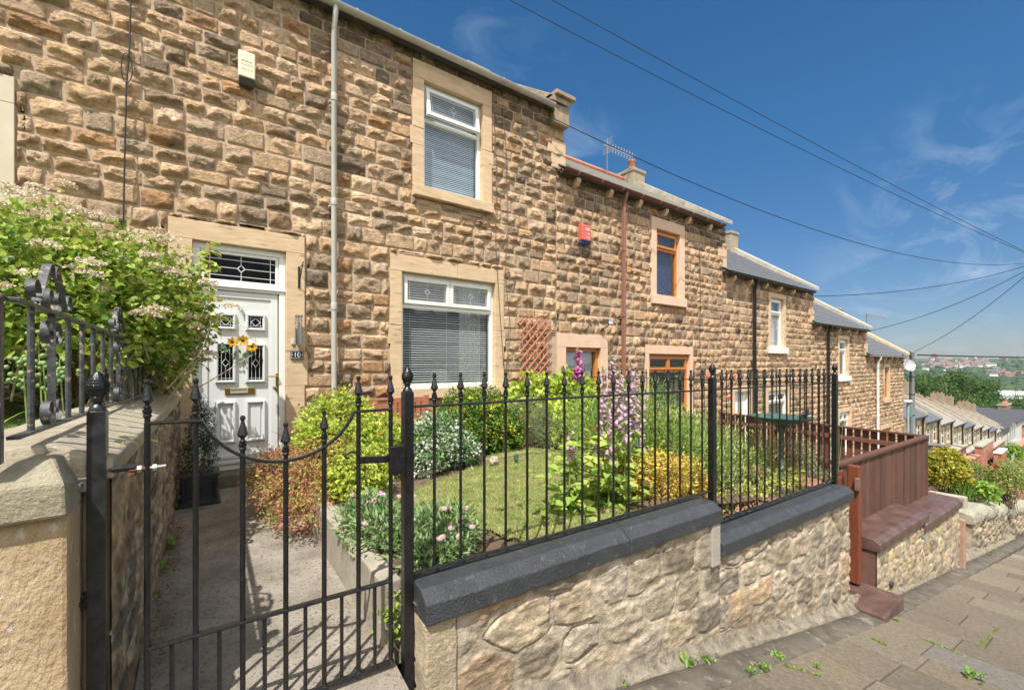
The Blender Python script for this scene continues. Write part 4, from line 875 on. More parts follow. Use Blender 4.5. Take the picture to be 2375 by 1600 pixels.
def rubble_face(name, fn, u0, u1, ztop, zbot, parent, seed, cw=.27, chh=.19, res=.011, depth=.013, cols=RUBCOL, mortar=(.52, .45, .36), mk=.09, mat_=None, rough=1.0):
    """fn(u, out, z) -> point; an uneven face of irregular stones set in flush mortar"""
    nu = int((u1 - u0) / res) + 1; us = np.linspace(u0, u1, nu); hmax = max(ztop(u) - zbot(u) for u in (u0, u1)); nz = int(hmax / res) + 1
    T = np.linspace(0, 1, nz); U = np.repeat(us[:, None], nz, 1); Z = np.array([[zbot(u) + (ztop(u) - zbot(u)) * t for t in T] for u in us])
    r = np.random.default_rng(seed)
    wob = np.array([[noise.noise(Vector((u * 5, z * 5, seed))) for z in zz] for u, zz in zip(us, Z)]); fine = np.array([[noise.fractal(Vector((u * 9, z * 19, seed + 9)), .8, 2.1, 5) for z in zz] for u, zz in zip(us, Z)])
    big = np.array([[noise.noise(Vector((u * 2.1, z * 3.1, seed + 4))) for z in zz] for u, zz in zip(us, Z)])
    f1, f2, ix, n = vor(U + wob * .045, Z + np.roll(wob, 7, 0) * .035, cw, chh, seed)
    e = f2 - f1; s = np.clip((e - mk * np.clip(.5 + 2.2 * (np.roll(wob, 31, 0) + .25), .25, 2.6)) / .14, 0, 1); s = s * s * (3 - 2 * s); pk = r.uniform(.3, 1.1, n)[ix]; tiltu = r.uniform(-.06, .06, n)[ix]; 
    dep = s * depth * pk + fine * .0075 * rough * (.45 + .6 * s) + big * .007 + s * tiltu * (f1 - .3) * .3
    dep = dep * np.clip((U - u0) / .05 + .05, 0, 1); cr = np.clip((.045 - np.abs(e - mk - .02)) / .045, 0, 1) * (r.random(n)[ix] < .55) * (wob > -.15); dep -= cr * .017
    base = np.array(cols)[r.integers(0, len(cols), n)] * r.uniform(.68, 1.22, (n, 1)); C = base[ix] * (1 - (1 - s)[..., None]) + np.array(mortar) * (1 - s)[..., None]
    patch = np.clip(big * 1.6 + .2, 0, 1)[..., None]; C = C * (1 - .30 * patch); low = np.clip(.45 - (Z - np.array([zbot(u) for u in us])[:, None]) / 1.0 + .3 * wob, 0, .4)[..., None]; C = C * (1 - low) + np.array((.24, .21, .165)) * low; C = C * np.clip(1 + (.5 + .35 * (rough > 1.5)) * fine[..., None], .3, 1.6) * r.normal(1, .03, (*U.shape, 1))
    V = np.array([fn(u, d, z) for u, d, z in zip(U.ravel(), dep.ravel(), Z.ravel())]); iu = (np.arange(nu - 1)[:, None] * nz + np.arange(nz - 1)[None, :]).ravel(); F = np.stack([iu, iu + nz, iu + nz + 1, iu + 1], 1)
    return np_mesh(name, V, F, np.clip(C.reshape(-1, 3), .01, 1), mat_ or RUB, parent, smooth=True)
def coping(name, s0, s1, prof, zt, m, parent, fn=f_pt, amp=.004, seed=0, bevel=.006, step=.06, zslope=0):
    mb = MB(); ks = np.linspace(s0, s1, max(3, int((s1 - s0) / step)))
    def pl(p, s):
        e = 1 if s0 < s < s1 else .3; q = noise.noise(Vector((s * 6, p[0] * 30 + seed, p[1] * 30))) * amp
        return fn(s, p[0] + q, zt + p[1] + q * .8 + zslope * (s - s0))
    mb.prism(prof, pl, ks); return mb.build(name, m, parent, bevel=bevel)
CPROF = [(-.185, -.148), (-.185, -.050), (-.114, 0), (.085, 0), (.085, -.148)]
def S(px, py, K): p = on_f(px, py, K); return p.x / .9992
wall = thing('garden_wall', 'low rubble stone wall with charcoal painted coping under the black railings', 'wall', (3.3, 1.9, -2.4))
zt1, zt2 = -1.087, -1.37; sA, sJ, sB = .87, S(1465, 1290, 1.915), S(1677, 1190, 1.915)
sJ2, sC = S(1840, 1200, 1.915), S(1982, 1150, 1.915)
sz = lambda s: street_z(s) - .05
def wallcore(mb, s0, s1, n0, n1, z1, z0f):
    P = []
    for z in (None, z1):
        for (a, b) in ((s0, n0), (s1, n0), (s1, n1), (s0, n1)): P.append(mb.V(f_pt(a, b, z if z is not None else z0f(a))))
    for f in ((0, 3, 2, 1), (4, 5, 6, 7), (0, 1, 5, 4), (1, 2, 6, 5), (2, 3, 7, 6), (3, 0, 4, 7)): mb.F(*[P[k] for k in f])
mb = MB(); wallcore(mb, sA + .02, sB - .01, -.13, .07, zt1 - .146, sz); wallcore(mb, sB + .0, sC - .03, -.13, .07, zt2 - .146, sz); mb.build('wall_core', MORTAR, wall)
rub = lambda s, d, z: f_pt(s, -.145 - d, z)
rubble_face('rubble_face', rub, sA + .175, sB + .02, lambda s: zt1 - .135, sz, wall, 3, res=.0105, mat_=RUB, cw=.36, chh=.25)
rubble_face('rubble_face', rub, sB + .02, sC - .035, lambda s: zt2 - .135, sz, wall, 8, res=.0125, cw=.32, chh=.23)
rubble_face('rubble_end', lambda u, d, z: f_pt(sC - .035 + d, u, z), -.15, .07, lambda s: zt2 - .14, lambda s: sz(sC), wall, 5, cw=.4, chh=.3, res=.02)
mb = MB(); mb.prism([(sA + .005, -.165), (sA + .172, -.160), (sA + .172, .07), (sA + .005, .07)], lambda p, z: f_pt(p[0] + .003 * math.sin(z * 31), p[1] + .003 * math.sin(z * 23), z), np.linspace(sz(sA) - .1, zt1 - .15, 14))
mb.build('corner_stone', mat('tooled_stone', (.40, .32, .21), (.54, .44, .30), rough=.95, scale=7, stretch=(1, 1, 1), bump=2.4, bscale=38, c3=(.62, .55, .45), s3=30, a3=.6), wall, bevel=.01)
mb = MB(); mb.prism([(sB - .115, -.172), (sB - .003, -.172), (sB - .003, -.1), (sB - .115, -.1)], lambda p, z: f_pt(p[0], p[1], z), np.linspace(zt2 - .20, zt1 - .147, 4)); mb.build('render_strip', mat('grey_render', (.34, .31, .27), (.42, .39, .33), rough=.9, scale=9, bump=.6), wall, bevel=.006)
for a, b, z, sd in ((sA, sJ - .003, zt1, 1), (sJ + .003, sB, zt1, 2), (sB + .012, sJ2 - .004, zt2, 3), (sJ2 + .004, sC, zt2, 4)): coping('coping_stone', a, b, CPROF, z, COPE, wall, seed=sd)

# ---------------------------------------------------------------- front railings
SPEAR = [(.009, 0), (.009, .018), (.0125, .021), (.0135, .026), (.0125, .031), (.0105, .033), (.0145, .037), (.0155, .043), (.0145, .049), (.0105, .051), (.0125, .054), (.0125, .059), (.008, .063), (.0075, .070), (.013, .076), (.0205, .085), (.0195, .089), (.013, .112), (.008, .132), (.0062, .142), (.0095, .148), (.0105, .154), (.0085, .161), (.003, .1645)]
def spear_mesh(sc=1, n=10):
    mb = MB(); mb.lathe((0, 0, 0), [(r * sc, z * sc) for r, z in SPEAR], n); o = mb.build('finial', IRON, None, smooth=35); m = o.data; D.objects.remove(o); return m
SPM = spear_mesh(); SPS = spear_mesh(.85, 8)
def cone_mesh():
    """pine cone knob on a stepped neck"""
    mb = MB(); n = 32; pr_ = [(.012, 0), (.016, .004), (.014, .012), (.018, .016)] ; body = [(.5 * .050 * math.sin(math.pi * (.10 + .88 * t)) ** .8 * (1.16 - .42 * t) + .002, .018 + .078 * t) for t in np.linspace(0, 1, 22)]
    def fn(r, z, u):
        if z < .0175: return r
        k = (z - .018) / .078; a = math.sin(2 * math.pi * (u * 8 + k * 4.5)) * math.sin(2 * math.pi * (u * 8 - k * 4.5)); return max(.001, r * (1 + .2 * a))
    mb.lathe((0, 0, 0), pr_ + body, n, fn); o = mb.build('pinecone_finial', IRON, None, smooth=True); m = o.data; D.objects.remove(o); return m
CNM = cone_mesh()
def inst(name, me, loc, parent, rz=0):
    o = D.objects.new(name, me); COL.objects.link(o); o.location = Vector(loc) - worldloc(parent); o.rotation_euler = (0, 0, rz); return adopt(o, parent)
RZ = -math.atan(.0397)
def rail_post(c, w, z0, z1, parent, name='post', m=IRON, cone=True, cs=1.0):
    mb = MB(); h = w / 2; c = Vector(c); mb.box(c.x - h, c.x + h, c.y - h, c.y + h, z0, z1, rz=RZ, o=(c.x, c.y)); mb.lathe((c.x, c.y, z1), [(h * .98, -.002), (h * 1.0, .004), (h * .8, .018), (h * .45, .027), (.012, .031)], 16)
    p = mb.build(name, m, parent, bevel=.004, smooth=35)
    if cone: o = inst('pinecone_finial', CNM, (c.x, c.y, z1 + .028), p); o.scale = (cs,) * 3
    return p
def bar(c, r, z0, z1, parent, finial=None, m=IRON, name='bar', n=8):
    mb = MB(); mb.tube([(c.x, c.y, z0), (c.x, c.y, z1)], r, n); mb.lathe((c.x, c.y, z0), [(r + .006, -.002), (r + .002, .006), (r, .01)], n)
    p = mb.build(name, m, parent, smooth=40)
    if finial: inst('finial', finial, (c.x, c.y, z1), p)
    return p
ZT, ZB1, ZB2, ZF = -.213, -1.058, -1.325, -.045
fr = thing('front_railing', 'glossy black spear topped railing along the charcoal coping', 'railing', (3.4, 1.96, -1.1))
sP = [S(945, 900, 2.1), S(1652, 900, 2.1), S(1936, 900, 2.1)]
rail_post(f_pt(sP[0], 0, 0), .05, -1.62, -.138, fr); rail_post(f_pt(sP[1], 0, 0), .05, zt2 - .02, -.118, fr); rail_post(f_pt(sP[2], 0, 0), .05, zt2 - .02, -.118, fr)
for a, b, zb in ((sP[0], sP[1], ZB1), (sP[1], sP[2], ZB2)):
    for z, nm in ((ZT, 'top_rail'), (zb, 'bottom_rail')):
        mb = MB(); mb.beam(f_pt(a + .02, 0, z), f_pt(b - .02, 0, z), .028, .013); mb.build(nm, IRON, fr, bevel=.0055)
    n = 17 if zb == ZB1 else 16
    for j in range(n):
        s = a + (b - a) * (j + 1) / (n + 1) + (.003 if j % 3 else -.002); bar(f_pt(s, 0, 0), .008, zb + .004, ZT + .004, fr, SPM)
# lugs that bolt the first post to the wall
for z in (-1.20, -1.47, -1.60):
    c = f_pt(sP[0], 0, z); mb = MB(); mb.box(c.x + .02, c.x + .05, c.y - .015, c.y + .02, z - .03, z + .03); mb.lathe((c.x + .035, c.y - .03, z - .01), [(.012, 0), (.012, .02)], 6); mb.build('fixing_lug', STEEL if z > -1.3 else IRON, fr, bevel=.003)
# railing dividing the two front gardens
sr = thing('side_railing', 'smaller black spear railing running back to the house between the gardens', 'railing', (5.6, 4, -1.4))
E0 = f_pt(sP[2], .06, 0); E1 = Vector((5.42, 5.93, 0)); n = 27
for z, nm in ((-.215, 'top_rail'), (-1.25, 'bottom_rail')):
    mb = MB(); mb.beam((E0.x, E0.y, z), (E1.x, E1.y, z), .02, .011); mb.build(nm, IRON, sr, bevel=.003)
for j in range(n): c = E0.lerp(E1, (j + .6) / n); bar(c, .0065, -1.25, -.212, sr, SPS, n=6)
mb = MB(); mb.box(E1.x - .02, E1.x + .02, E1.y - .04, E1.y, -1.5, -.1); sp = mb.build('post', IRON, sr, bevel=.003); inst('pinecone_finial', CNM, (E1.x, E1.y - .02, -.1), sp).scale = (.8,) * 3

# ---------------------------------------------------------------- garden gate
gt = thing('garden_gate', 'black iron garden gate with a dipped top rail and spear finials', 'gate', (.28, 2.08, -1.45))
G = lambda s, z, n=0: f_pt(s, n, z)
gs = [S(px, 900, 2.1) for px in (341.8, 454, 563, 663, 752, 831.5, 906)]
cx_ = (S(467, 950, 2.1) + S(822, 950, 2.1)) / 2; half = (S(822, 950, 2.1) - S(467, 950, 2.1)) / 2; sag = .196; RR = (half ** 2 + sag ** 2) / (2 * sag); zc_ = -.22 - sag + RR
dip = lambda s: zc_ - math.sqrt(max(0, RR ** 2 - (s - cx_) ** 2)) if abs(s - cx_) < half else -.22
for j, s in enumerate(gs):
    zt_ = dip(s) if 1 < j < 5 else -.22
    bar(G(s, 0), .0105, -1.45, zt_ + .002, gt, SPM, name='bar' if 0 < j < 6 else 'stile', n=10)
for a, b in zip(gs, gs[1:]): bar(G((a + b) / 2, 0), .0085, -1.45, -1.062, gt, name='dog_bar')
mb = MB(); pts = [G(gs[0], -.22)] + [G(s, dip(s)) for s in np.linspace(cx_ - half + .001, cx_ + half - .001, 33)] + [G(gs[-1], -.22)]
def strip(mb, pts, wdir, w, th):
    wd = Vector(wdir) * (w / 2); rings = []
    for k, p in enumerate(pts):
        d = (pts[min(k + 1, len(pts) - 1)] - pts[max(k - 1, 0)]).normalized(); u = d.cross(Vector(wdir)).normalized() * (th / 2)
        rings.append([mb.V(p + wd + u), mb.V(p - wd + u), mb.V(p - wd - u), mb.V(p + wd - u)])
    for a, b in zip(rings, rings[1:]):
        for j in range(4): mb.F(a[j], b[j], b[(j + 1) % 4], a[(j + 1) % 4])
    mb.F(*rings[0]); mb.F(*rings[-1][::-1])
strip(mb, pts, (.04, .9992, 0), .025, .013); mb.build('top_rail', IRON, gt, bevel=.005)
for z, nm in ((-1.06, 'middle_rail'), (-1.455, 'bottom_rail')): mb = MB(); mb.beam(G(gs[0], z), G(gs[-1], z), .03, .014); mb.build(nm, IRON, gt, bevel=.005)
la, lb_ = on_f(837, 1067, 2.085), on_f(912, 1064, 2.085); mb = MB(); mb.beam(la, lb_, .008, .034); mb.lathe((la.x + .02, la.y - .02, la.z - .006), [(.01, 0), (.01, .012)], 6); mb.build('latch_bar', IRON, gt, bevel=.003)
c = on_f(815, 1060, 2.09); mb = MB(); pts = [Vector((c.x + .002 + (.045 - .0048 * k) * math.cos(a) - .01, c.y, c.z + (.024 - .0022 * k) * math.sin(a) + .004)) for k, a in enumerate(np.linspace(0.2, 4.6, 9))]; mb.tube([Vector((gs[5], c.y, c.z - .005))] + pts, .0055, 7); mb.build('latch_curl', IRON, gt, smooth=True)
p0, p1 = on_f(902, 1035, 2.06), on_f(938, 1098, 2.06); mb = MB(); mb.box(p0.x, p1.x + .004, p0.y - .006, p0.y + .006, p1.z - .0, p0.z); mb.build('strike_plate', IRON, fr, bevel=.006)
hz = on_f(340, 1083, 2.1).z; a = on_f(253, 1083, 2.1); mb = MB(); mb.tube([G(a.x + .0, hz + .004), G(gs[0] - .035, hz + .006)], .0125, 10); mb.build('hinge_pin_arm', IRON, gt, smooth=30)
RUST = mat('rusty_steel', (.16, .05, .03), (.10, .06, .04), rough=.8, scale=60); mb = MB(); mb.lathe(G(gs[0] - .045, hz - .03), [(.010, 0), (.014, .003), (.014, .014), (.009, .016)], 8); mb.tube([G(gs[0] - .05, hz - .006), G(gs[0] - .005, hz - .004)], .011, 8); mb.build('hinge_eye', RUST, gt)
mb = MB(); mb.tube([G(gs[0] + .0, hz - .003), G(gs[0] + .055, hz - .001)], .007, 8)
for q in (-.022, .022): mb.tube([G(gs[0] + q - .006, hz - .003), G(gs[0] + q + .006, hz - .003)], .0135, 6)
mb.build('hinge_bolt', STEEL, gt)
gp = thing('gate_post', 'thick black square gate post with pine cone finial against the stone pillar', 'post', (-.296, 2.1, -1.5))
c = f_pt(-.296, 0, 0); rail_post(c, .05, -1.62, -.165, gp, name='shaft', m=mat('post_paint', (.012, .012, .013), (.035, .036, .04), rough=.28, scale=25, bump=.2, bscale=80, spec=.6), cs=1.18)
for z in (-.42, -.83, -1.3): mb = MB(); mb.box(c.x - .055, c.x - .02, c.y - .015, c.y + .02, z - .025, z + .025); mb.lathe((c.x - .045, c.y - .022, z - .008), [(.011, 0), (.011, .016)], 6); mb.build('fixing_lug', STEEL if z > -.5 else IRON, gp, bevel=.003)

# ---------------------------------------------------------------- left boundary wall with its pillar
lw = thing('boundary_wall', 'tall stone boundary wall left of the path with tooled pale coping', 'wall', (-.4, 4, -1.5))
fx = lambda y: -.262 + .0205 * (y - 2.15)
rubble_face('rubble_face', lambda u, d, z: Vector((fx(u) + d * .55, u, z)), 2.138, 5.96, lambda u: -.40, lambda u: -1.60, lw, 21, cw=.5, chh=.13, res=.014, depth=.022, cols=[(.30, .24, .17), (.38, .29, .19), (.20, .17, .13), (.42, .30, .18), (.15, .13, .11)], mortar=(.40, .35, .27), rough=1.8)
mb = MB()
for a, b in ((2.138, 5.96),): mb.prism([(-.008, -.41), (-.008, -1.7), (-.5, -1.7), (-.5, -.41)], lambda p, y: (fx(y) + p[0], y, p[1]), (a, b))
mb.build('wall_core', MORTAR, lw)
COPL = mat('pale_coping', (.44, .37, .27), (.60, .53, .41), rough=.9, scale=5, stretch=(1, 6, 1), bump=1.6, bscale=30, c3=(.28, .24, .18), s3=14, a3=.3)
cp = [(.012, -.41), (.012, -.338), (-.145, -.272), (-.42, -.272), (-.42, -.41)]
y = 2.10
for j, yy in enumerate((2.9, 3.62, 4.3, 5.0, 5.62)):
    mb = MB(); mb.prism(cp, lambda p, v: (fx(v) + p[0] + .004 * noise.noise(Vector((v * 5, p[0] * 20, 0))), v, p[1] + .005 * noise.noise(Vector((v * 5, p[0] * 20, 9)))), np.linspace(y, yy - .006, 9)); mb.build('coping_stone', COPL, lw, bevel=.01); y = yy
pil = thing('stone_pillar', 'buff tooled sandstone gate pillar under a mossy coping at bottom left', 'pillar', (-.6, 2.1, -1.6))
fl = lambda s, n, z: Vector((s * .9992 + n * .04, 2.1 - s * .04 + n * .9992, z))
mb = MB(); mb.prism([(-.338, -.150), (-.338, .12), (-1.9, .12), (-1.9, -.150)], lambda p, z: fl(p[0] + .004 * noise.noise(Vector((z * 6, p[1] * 9, 1))), p[1] + .004 * noise.noise(Vector((z * 6, p[0] * 9, 7))), z), np.linspace(-1.7, -.47, 26))
mb.build('shaft', mat('buff_tooled_stone', (.52, .37, .21), (.68, .53, .34), rough=.95, scale=6, stretch=(1, 1, .6), bump=2.6, bscale=55, c3=(.80, .74, .64), s3=13, a3=.0), pil, bevel=.014)
mb = MB(); pf = [(-.185, -.185), (-.185, -.075), (-.105, 0), (.4, 0), (.4, -.185)]
mb.prism(pf, lambda p, s: fl(s - (.05 if (s > -.336 and p[1] > -.03) else 0), p[0] + .005 * noise.noise(Vector((s * 5, p[1] * 30, 2))), -.30 + p[1] + .005 * noise.noise(Vector((s * 5, p[0] * 30, 5)))), np.linspace(-1.9, -.335, 22))
mb.build('coping_stone', mat('mossy_coping', (.33, .29, .20), (.50, .44, .32), rough=.95, scale=6, bump=2.2, bscale=60, c3=(.22, .24, .12), s3=7, a3=.3), pil, bevel=.011)
# weathered scroll railing on the boundary wall
wr = thing('scroll_railing', 'weathered grey black railing with scrollwork on the left boundary wall', 'railing', (-.45, 3, -.25))
def lpt(px): a, b = _d(px); d = -.524 / (a - .03 * b); return Vector((d * a, d * b, 0))
lx = lambda y: -.465 + .03 * (y - 1.97); ltz = lambda y: .200 - .014 * (y - 1.97); lbz = lambda y: -.226 - .006 * (y - 1.97)
for fnz, nm, hh in ((ltz, 'top_rail', .014), (lbz, 'bottom_rail', .012)): mb = MB(); mb.beam((lx(1.97), 1.97, fnz(1.97)), (lx(5.9), 5.9, fnz(5.9)), .032, hh); mb.build(nm, IRONW, wr, bevel=.003)
px_ = lx(1.95) - .034; mb = MB(); mb.box(px_ - .018, px_ + .018, 1.93, 1.966, -.30, .205); mb.box(px_ - .022, px_ + .022, 1.926, 1.97, .200, .212); mb.build('post', IRONW, wr, bevel=.004)
ys = []; y0 = lpt(71.9).y; dy = (lpt(257.6).y - y0) / 6; y = y0
while y < 5.85: ys.append(y); y += dy
scroll_at = [1, 7, 13]
def spiral(mb, c, r0, turns, a0, sgn, wdir=(1, 0, 0), w=.024, th=.004, n=26):
    pts = []
    for k in range(n): t_ = k / (n - 1); r = r0 * (1 - .68 * t_); a = a0 + sgn * turns * 2 * math.pi * t_; pts.append(Vector((c[0], c[1] + r * math.cos(a), c[2] + r * math.sin(a))))
    strip(mb, pts, wdir, w, th); return pts
for j, y in enumerate(ys):
    c = Vector((lx(y), y, 0)); w_ = .022 if j in scroll_at else .014
    mb = MB(); mb.box(c.x - w_ / 2, c.x + w_ / 2, y - (.004 if j in scroll_at else .008), y + (.004 if j in scroll_at else .008), lbz(y), ltz(y)) if j in scroll_at else mb.tube([(c.x, y, lbz(y)), (c.x, y, ltz(y))], .0095, 8)
    mb.build('bar', IRONW, wr, smooth=False if j in scroll_at else 40)
    if j in scroll_at:
        x = c.x
        for s_ in (-1, 1):
            mb = MB()
            spiral(mb, (x, y + s_ * .052, ltz(y) - .085), .05, .95, math.pi / 2 if 1 else 0, s_ * -1)
            mb.build('scroll', IRONW, wr, smooth=30); mb = MB(); spiral(mb, (x, y + s_ * .052, lbz(y) + .06), .05, .95, -math.pi / 2, s_ * 1); mb.build('scroll', IRONW, wr, smooth=30); mb = MB()
            spiral(mb, (x, y + s_ * .052, ltz(y) + .05), .045, .95, -math.pi / 2, s_ * 1); mb.build('scroll', IRONW, wr, smooth=30); mb = MB()
            # outer arm rising from the rail to the peak, ending in a curl
            arm = [Vector((x, y + s_ * q, ltz(y) + z)) for q, z in ((.19, .02), (.15, .06), (.10, .13), (.06, .17), (.03, .178), (.01, .16), (.004, .13))]
            strip(mb, arm, (1, 0, 0), .024, .004); spiral(mb, (x, y + s_ * .23, ltz(y) + .05), .05, .8, math.pi if s_ == 1 else 0, s_ * -1)
            mb.build('scroll_arm', IRONW, wr, smooth=30)
# left-hand garden
mb = MB(); xs = np.linspace(-7, -.62, 20); ys_ = np.linspace(2.1, 5.98, 14); g = [[mb.V((x, y, -.375 + .012 * noise.noise(Vector((x * 2, y * 2, 0))) + .12 * max(0, -x - 1) * .19 / .12)) for x in xs] for y in ys_]
for a, b in zip(g, g[1:]):
    for j in range(len(xs) - 1): mb.F(a[j], a[j + 1], b[j + 1], b[j])
tag(mb.build('garden_lawn', mat('turf', (.12, .22, .05), (.24, .36, .11), rough=1, scale=8, bump=1.5, bscale=160), smooth=True), kind='structure')

# ---------------------------------------------------------------- kerb of the raised bed beside the path
bk = thing('bed_kerb', 'low concrete kerb wall holding the flower bed beside the path', 'kerb', (.82, 3.6, -1.4)); KM = mat('kerb_concrete', (.33, .29, .23), (.46, .41, .33), rough=.95, scale=4, bump=1, bscale=70, c3=(.22, .2, .16), s3=14, a3=.4)
y = 2.22
for yy in (3.1, 4.02, 4.95, 5.8):
    mb = MB(); mb.prism([(.765, -1.6), (.77, -1.145), (.875, -1.14), (.88, -1.6)], lambda p, v: (p[0] + .004 * noise.noise(Vector((v * 4, p[1] * 5, 0))), v, p[1] + .006 * noise.noise(Vector((v * 3, 1, p[0] * 7)))), np.linspace(y, yy - .004, 10)); mb.build('kerb_block', KM, bk, bevel=.01); y = yy

# ================================================================ next garden down: brown fence, gate, wall
BRF = mat('brown_fence_stain', (.095, .042, .028), (.20, .095, .062), rough=.7, scale=7, stretch=(11, 11, .5), bump=1.2, bscale=30, lo=.3, hi=.7, c3=(.06, .03, .02), s3=5, a3=.2)
def vary(m, lo, hi):   # every board of the fence took the stain a little differently
    N, L = m.node_tree.nodes, m.node_tree.links; b = N['Principled BSDF']; src = b.inputs['Base Color'].links[0].from_socket; oi = N.new('ShaderNodeObjectInfo'); q = N.new('ShaderNodeMapRange'); q.inputs[3].default_value = lo; q.inputs[4].default_value = hi
    L.new(oi.outputs['Random'], q.inputs[0]); v = N.new('ShaderNodeVectorMath'); v.operation = 'SCALE'; L.new(src, v.inputs[0]); L.new(q.outputs[0], v.inputs['Scale']); L.new(v.outputs[0], b.inputs['Base Color'])
vary(BRF, .72, 1.3); BRD = mat('dark_red_stain', (.16, .045, .025), (.22, .07, .035), rough=.42, scale=6, stretch=(8, 8, .6), bump=.3)
bw = thing('brown_capped_wall', 'low rubble wall with glossy brown painted coping in front of the timber fence', 'wall', (8.5, 1.6, -3.2))
sa, sb, sc_, sd_ = 6.66, 8.62, 8.42, 10.5; zA, zB = -2.13, -2.27
mb = MB(); wallcore(mb, sa + .02, sb - .02, -.15, .3, zA - .146, sz); wallcore(mb, sb - .02, sd_ - .05, -.15, .3, zB - .146, lambda s: street_z(s) - .3); mb.build('wall_core', mat('brown_paint_wall', (.15, .075, .055), (.2, .11, .08), rough=.5, scale=6, bump=1), bw)
PALE = [(.60, .49, .33), (.54, .44, .30), (.50, .40, .27), (.62, .54, .40), (.56, .45, .26), (.45, .38, .29)]
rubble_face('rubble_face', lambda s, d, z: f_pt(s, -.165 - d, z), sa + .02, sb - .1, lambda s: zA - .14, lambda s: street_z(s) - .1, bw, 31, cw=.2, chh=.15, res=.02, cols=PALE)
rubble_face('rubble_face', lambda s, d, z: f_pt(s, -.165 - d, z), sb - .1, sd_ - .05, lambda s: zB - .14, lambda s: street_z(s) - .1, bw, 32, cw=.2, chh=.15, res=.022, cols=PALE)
CP2 = [(-.205, -.148), (-.205, -.05), (-.135, .0), (.38, .012), (.38, -.148)]
for a, b, z, sd in ((sa, 7.55, zA, 5), (7.556, sb, zA, 6), (sb - .15, 9.6, zB, 7), (9.606, sd_, zB, 8)): coping('coping_stone', a, b, CP2, z, BRCOPE, bw, seed=sd)
mb = MB(); mb.prism([(-.20, 0), (-.20, .05), (-.1, .05), (-.1, 0)], lambda p, z: f_pt(sb - .12 + p[1], p[0], z), (zB - .25, zA - .148)); mb.build('render_strip', MATS['grey_render'], bw)
p = on_f(2224, 1200, 1.93); mb = MB(); mb.prism([(-.24, 0), (-.24, .09), (-.12, .09), (-.12, 0)], lambda q, z: f_pt(sd_ - .06 + q[1], q[0], z), (street_z(10.5) - .1, -2.95, -2.62)); mb.build('end_slab', mat('red_slab', (.34, .2, .14), (.42, .27, .2), rough=.9, scale=8, bump=1), bw, bevel=.015)
ff = thing('timber_fence', 'tall reddish brown close boarded fence above the brown coping', 'fence', (8.5, 1.9, -2.2))
s = 6.62; rnd = random.Random(4); E = 10.22
while s < E - .02:
    w = rnd.uniform(.07, .1); mb = MB(); q = rnd.uniform(-.006, .006); P = []
    mb.prism([(s + .003, .07 + q), (min(s + w, E) - .003, .07 + q), (min(s + w, E) - .003, .088 + q), (s + .003, .088 + q)], lambda p, z: f_pt(p[0], p[1] + .12, z), (-2.36, -1.30 + rnd.uniform(-.004, .004))); mb.build('board', BRF, ff); s += w
mb = MB(); mb.beam(f_pt(6.55, .20, -1.275), f_pt(E + .02, .20, -1.255), .09, .045); mb.build('cap_rail', BRF, ff, bevel=.006)
mb = MB(); mb.beam(f_pt(6.6, .27, -1.55), f_pt(E, .27, -1.55), .05, .08); mb.beam(f_pt(6.6, .27, -2.1), f_pt(E, .27, -2.1), .05, .08); mb.build('inner_rail', BRF, ff)
pf_ = thing('picket_side_fence', 'brown picket fence with gaps running back from the close boarded fence', 'fence', (10.6, 4, -2.3))
c0 = f_pt(E, .22, 0); c1 = Vector((10.95, 5.95, 0)); L_ = (c1 - c0).length; n = int(L_ / .135)
for j in range(n):
    a = c0.lerp(c1, (j + .12) / n); b = c0.lerp(c1, (j + .86) / n); mb = MB(); dirv = (c1 - c0).normalized(); nn = Vector((dirv.y, -dirv.x, 0)) * .03
    for zz in ((-2.5, -1.27),): mb.prism([(0, 0), (1, 0), (1, 1), (0, 1)], lambda p, z: a.lerp(b, p[0]) + nn * (1.2 + p[1] * .6) + Vector((0, 0, z)), zz)
    mb.build('picket', BRF, pf_)
for z, w in ((-1.25, .035), (-1.46, .085), (-2.0, .085)): mb = MB(); mb.beam(c0 + Vector((0, 0, z)), c1 + Vector((0, 0, z)), .09 if w < .05 else .045, w); mb.build('rail', BRF, pf_, bevel=.005)
for q in (0, .33, .66, 1): c = c0.lerp(c1, q); mb = MB(); mb.box(c.x - .045, c.x + .045, c.y - .045, c.y + .045, -2.6, -1.23); mb.build('post', BRF, pf_, bevel=.004)
wg = thing('timber_gate', 'dark red timber gate with shaped top between the charcoal and brown walls', 'gate', (6.2, 2, -2.6))
for j in range(5):
    a = 5.95 + j * .088; mb = MB(); mb.prism([(a + .002, .12), (a + .086, .12), (a + .086, .145), (a + .002, .145)], lambda p, z: f_pt(p[0], p[1], z), (-2.72, -1.36 - .0 - .05 * math.sin(j * .75))); mb.build('board', BRD, wg, bevel=.003)
for z in (-1.42, -1.98, -2.5): mb = MB(); mb.beam(f_pt(5.93, .10, z), f_pt(6.42, .10, z), .04, .10); mb.build('ledge', BRD, wg, bevel=.005)
for a in (5.97, 6.39): mb = MB(); mb.prism([(a - .04, .08), (a + .04, .08), (a + .04, .12), (a - .04, .12)], lambda p, z: f_pt(p[0], p[1], z), (-2.7, -1.30)); mb.build('stile', BRD, wg, bevel=.006)
gpo = thing('timber_gate_post', 'square dark red timber post at the end of the brown coping', 'post', f_pt(6.5, 0, -2.7))
mb = MB(); mb.prism([(6.45, -.06), (6.55, -.06), (6.55, .06), (6.45, .06)], lambda p, z: f_pt(p[0], p[1], z), (-2.66, -1.235)); po = mb.build('shaft', BRD, gpo, bevel=.008)
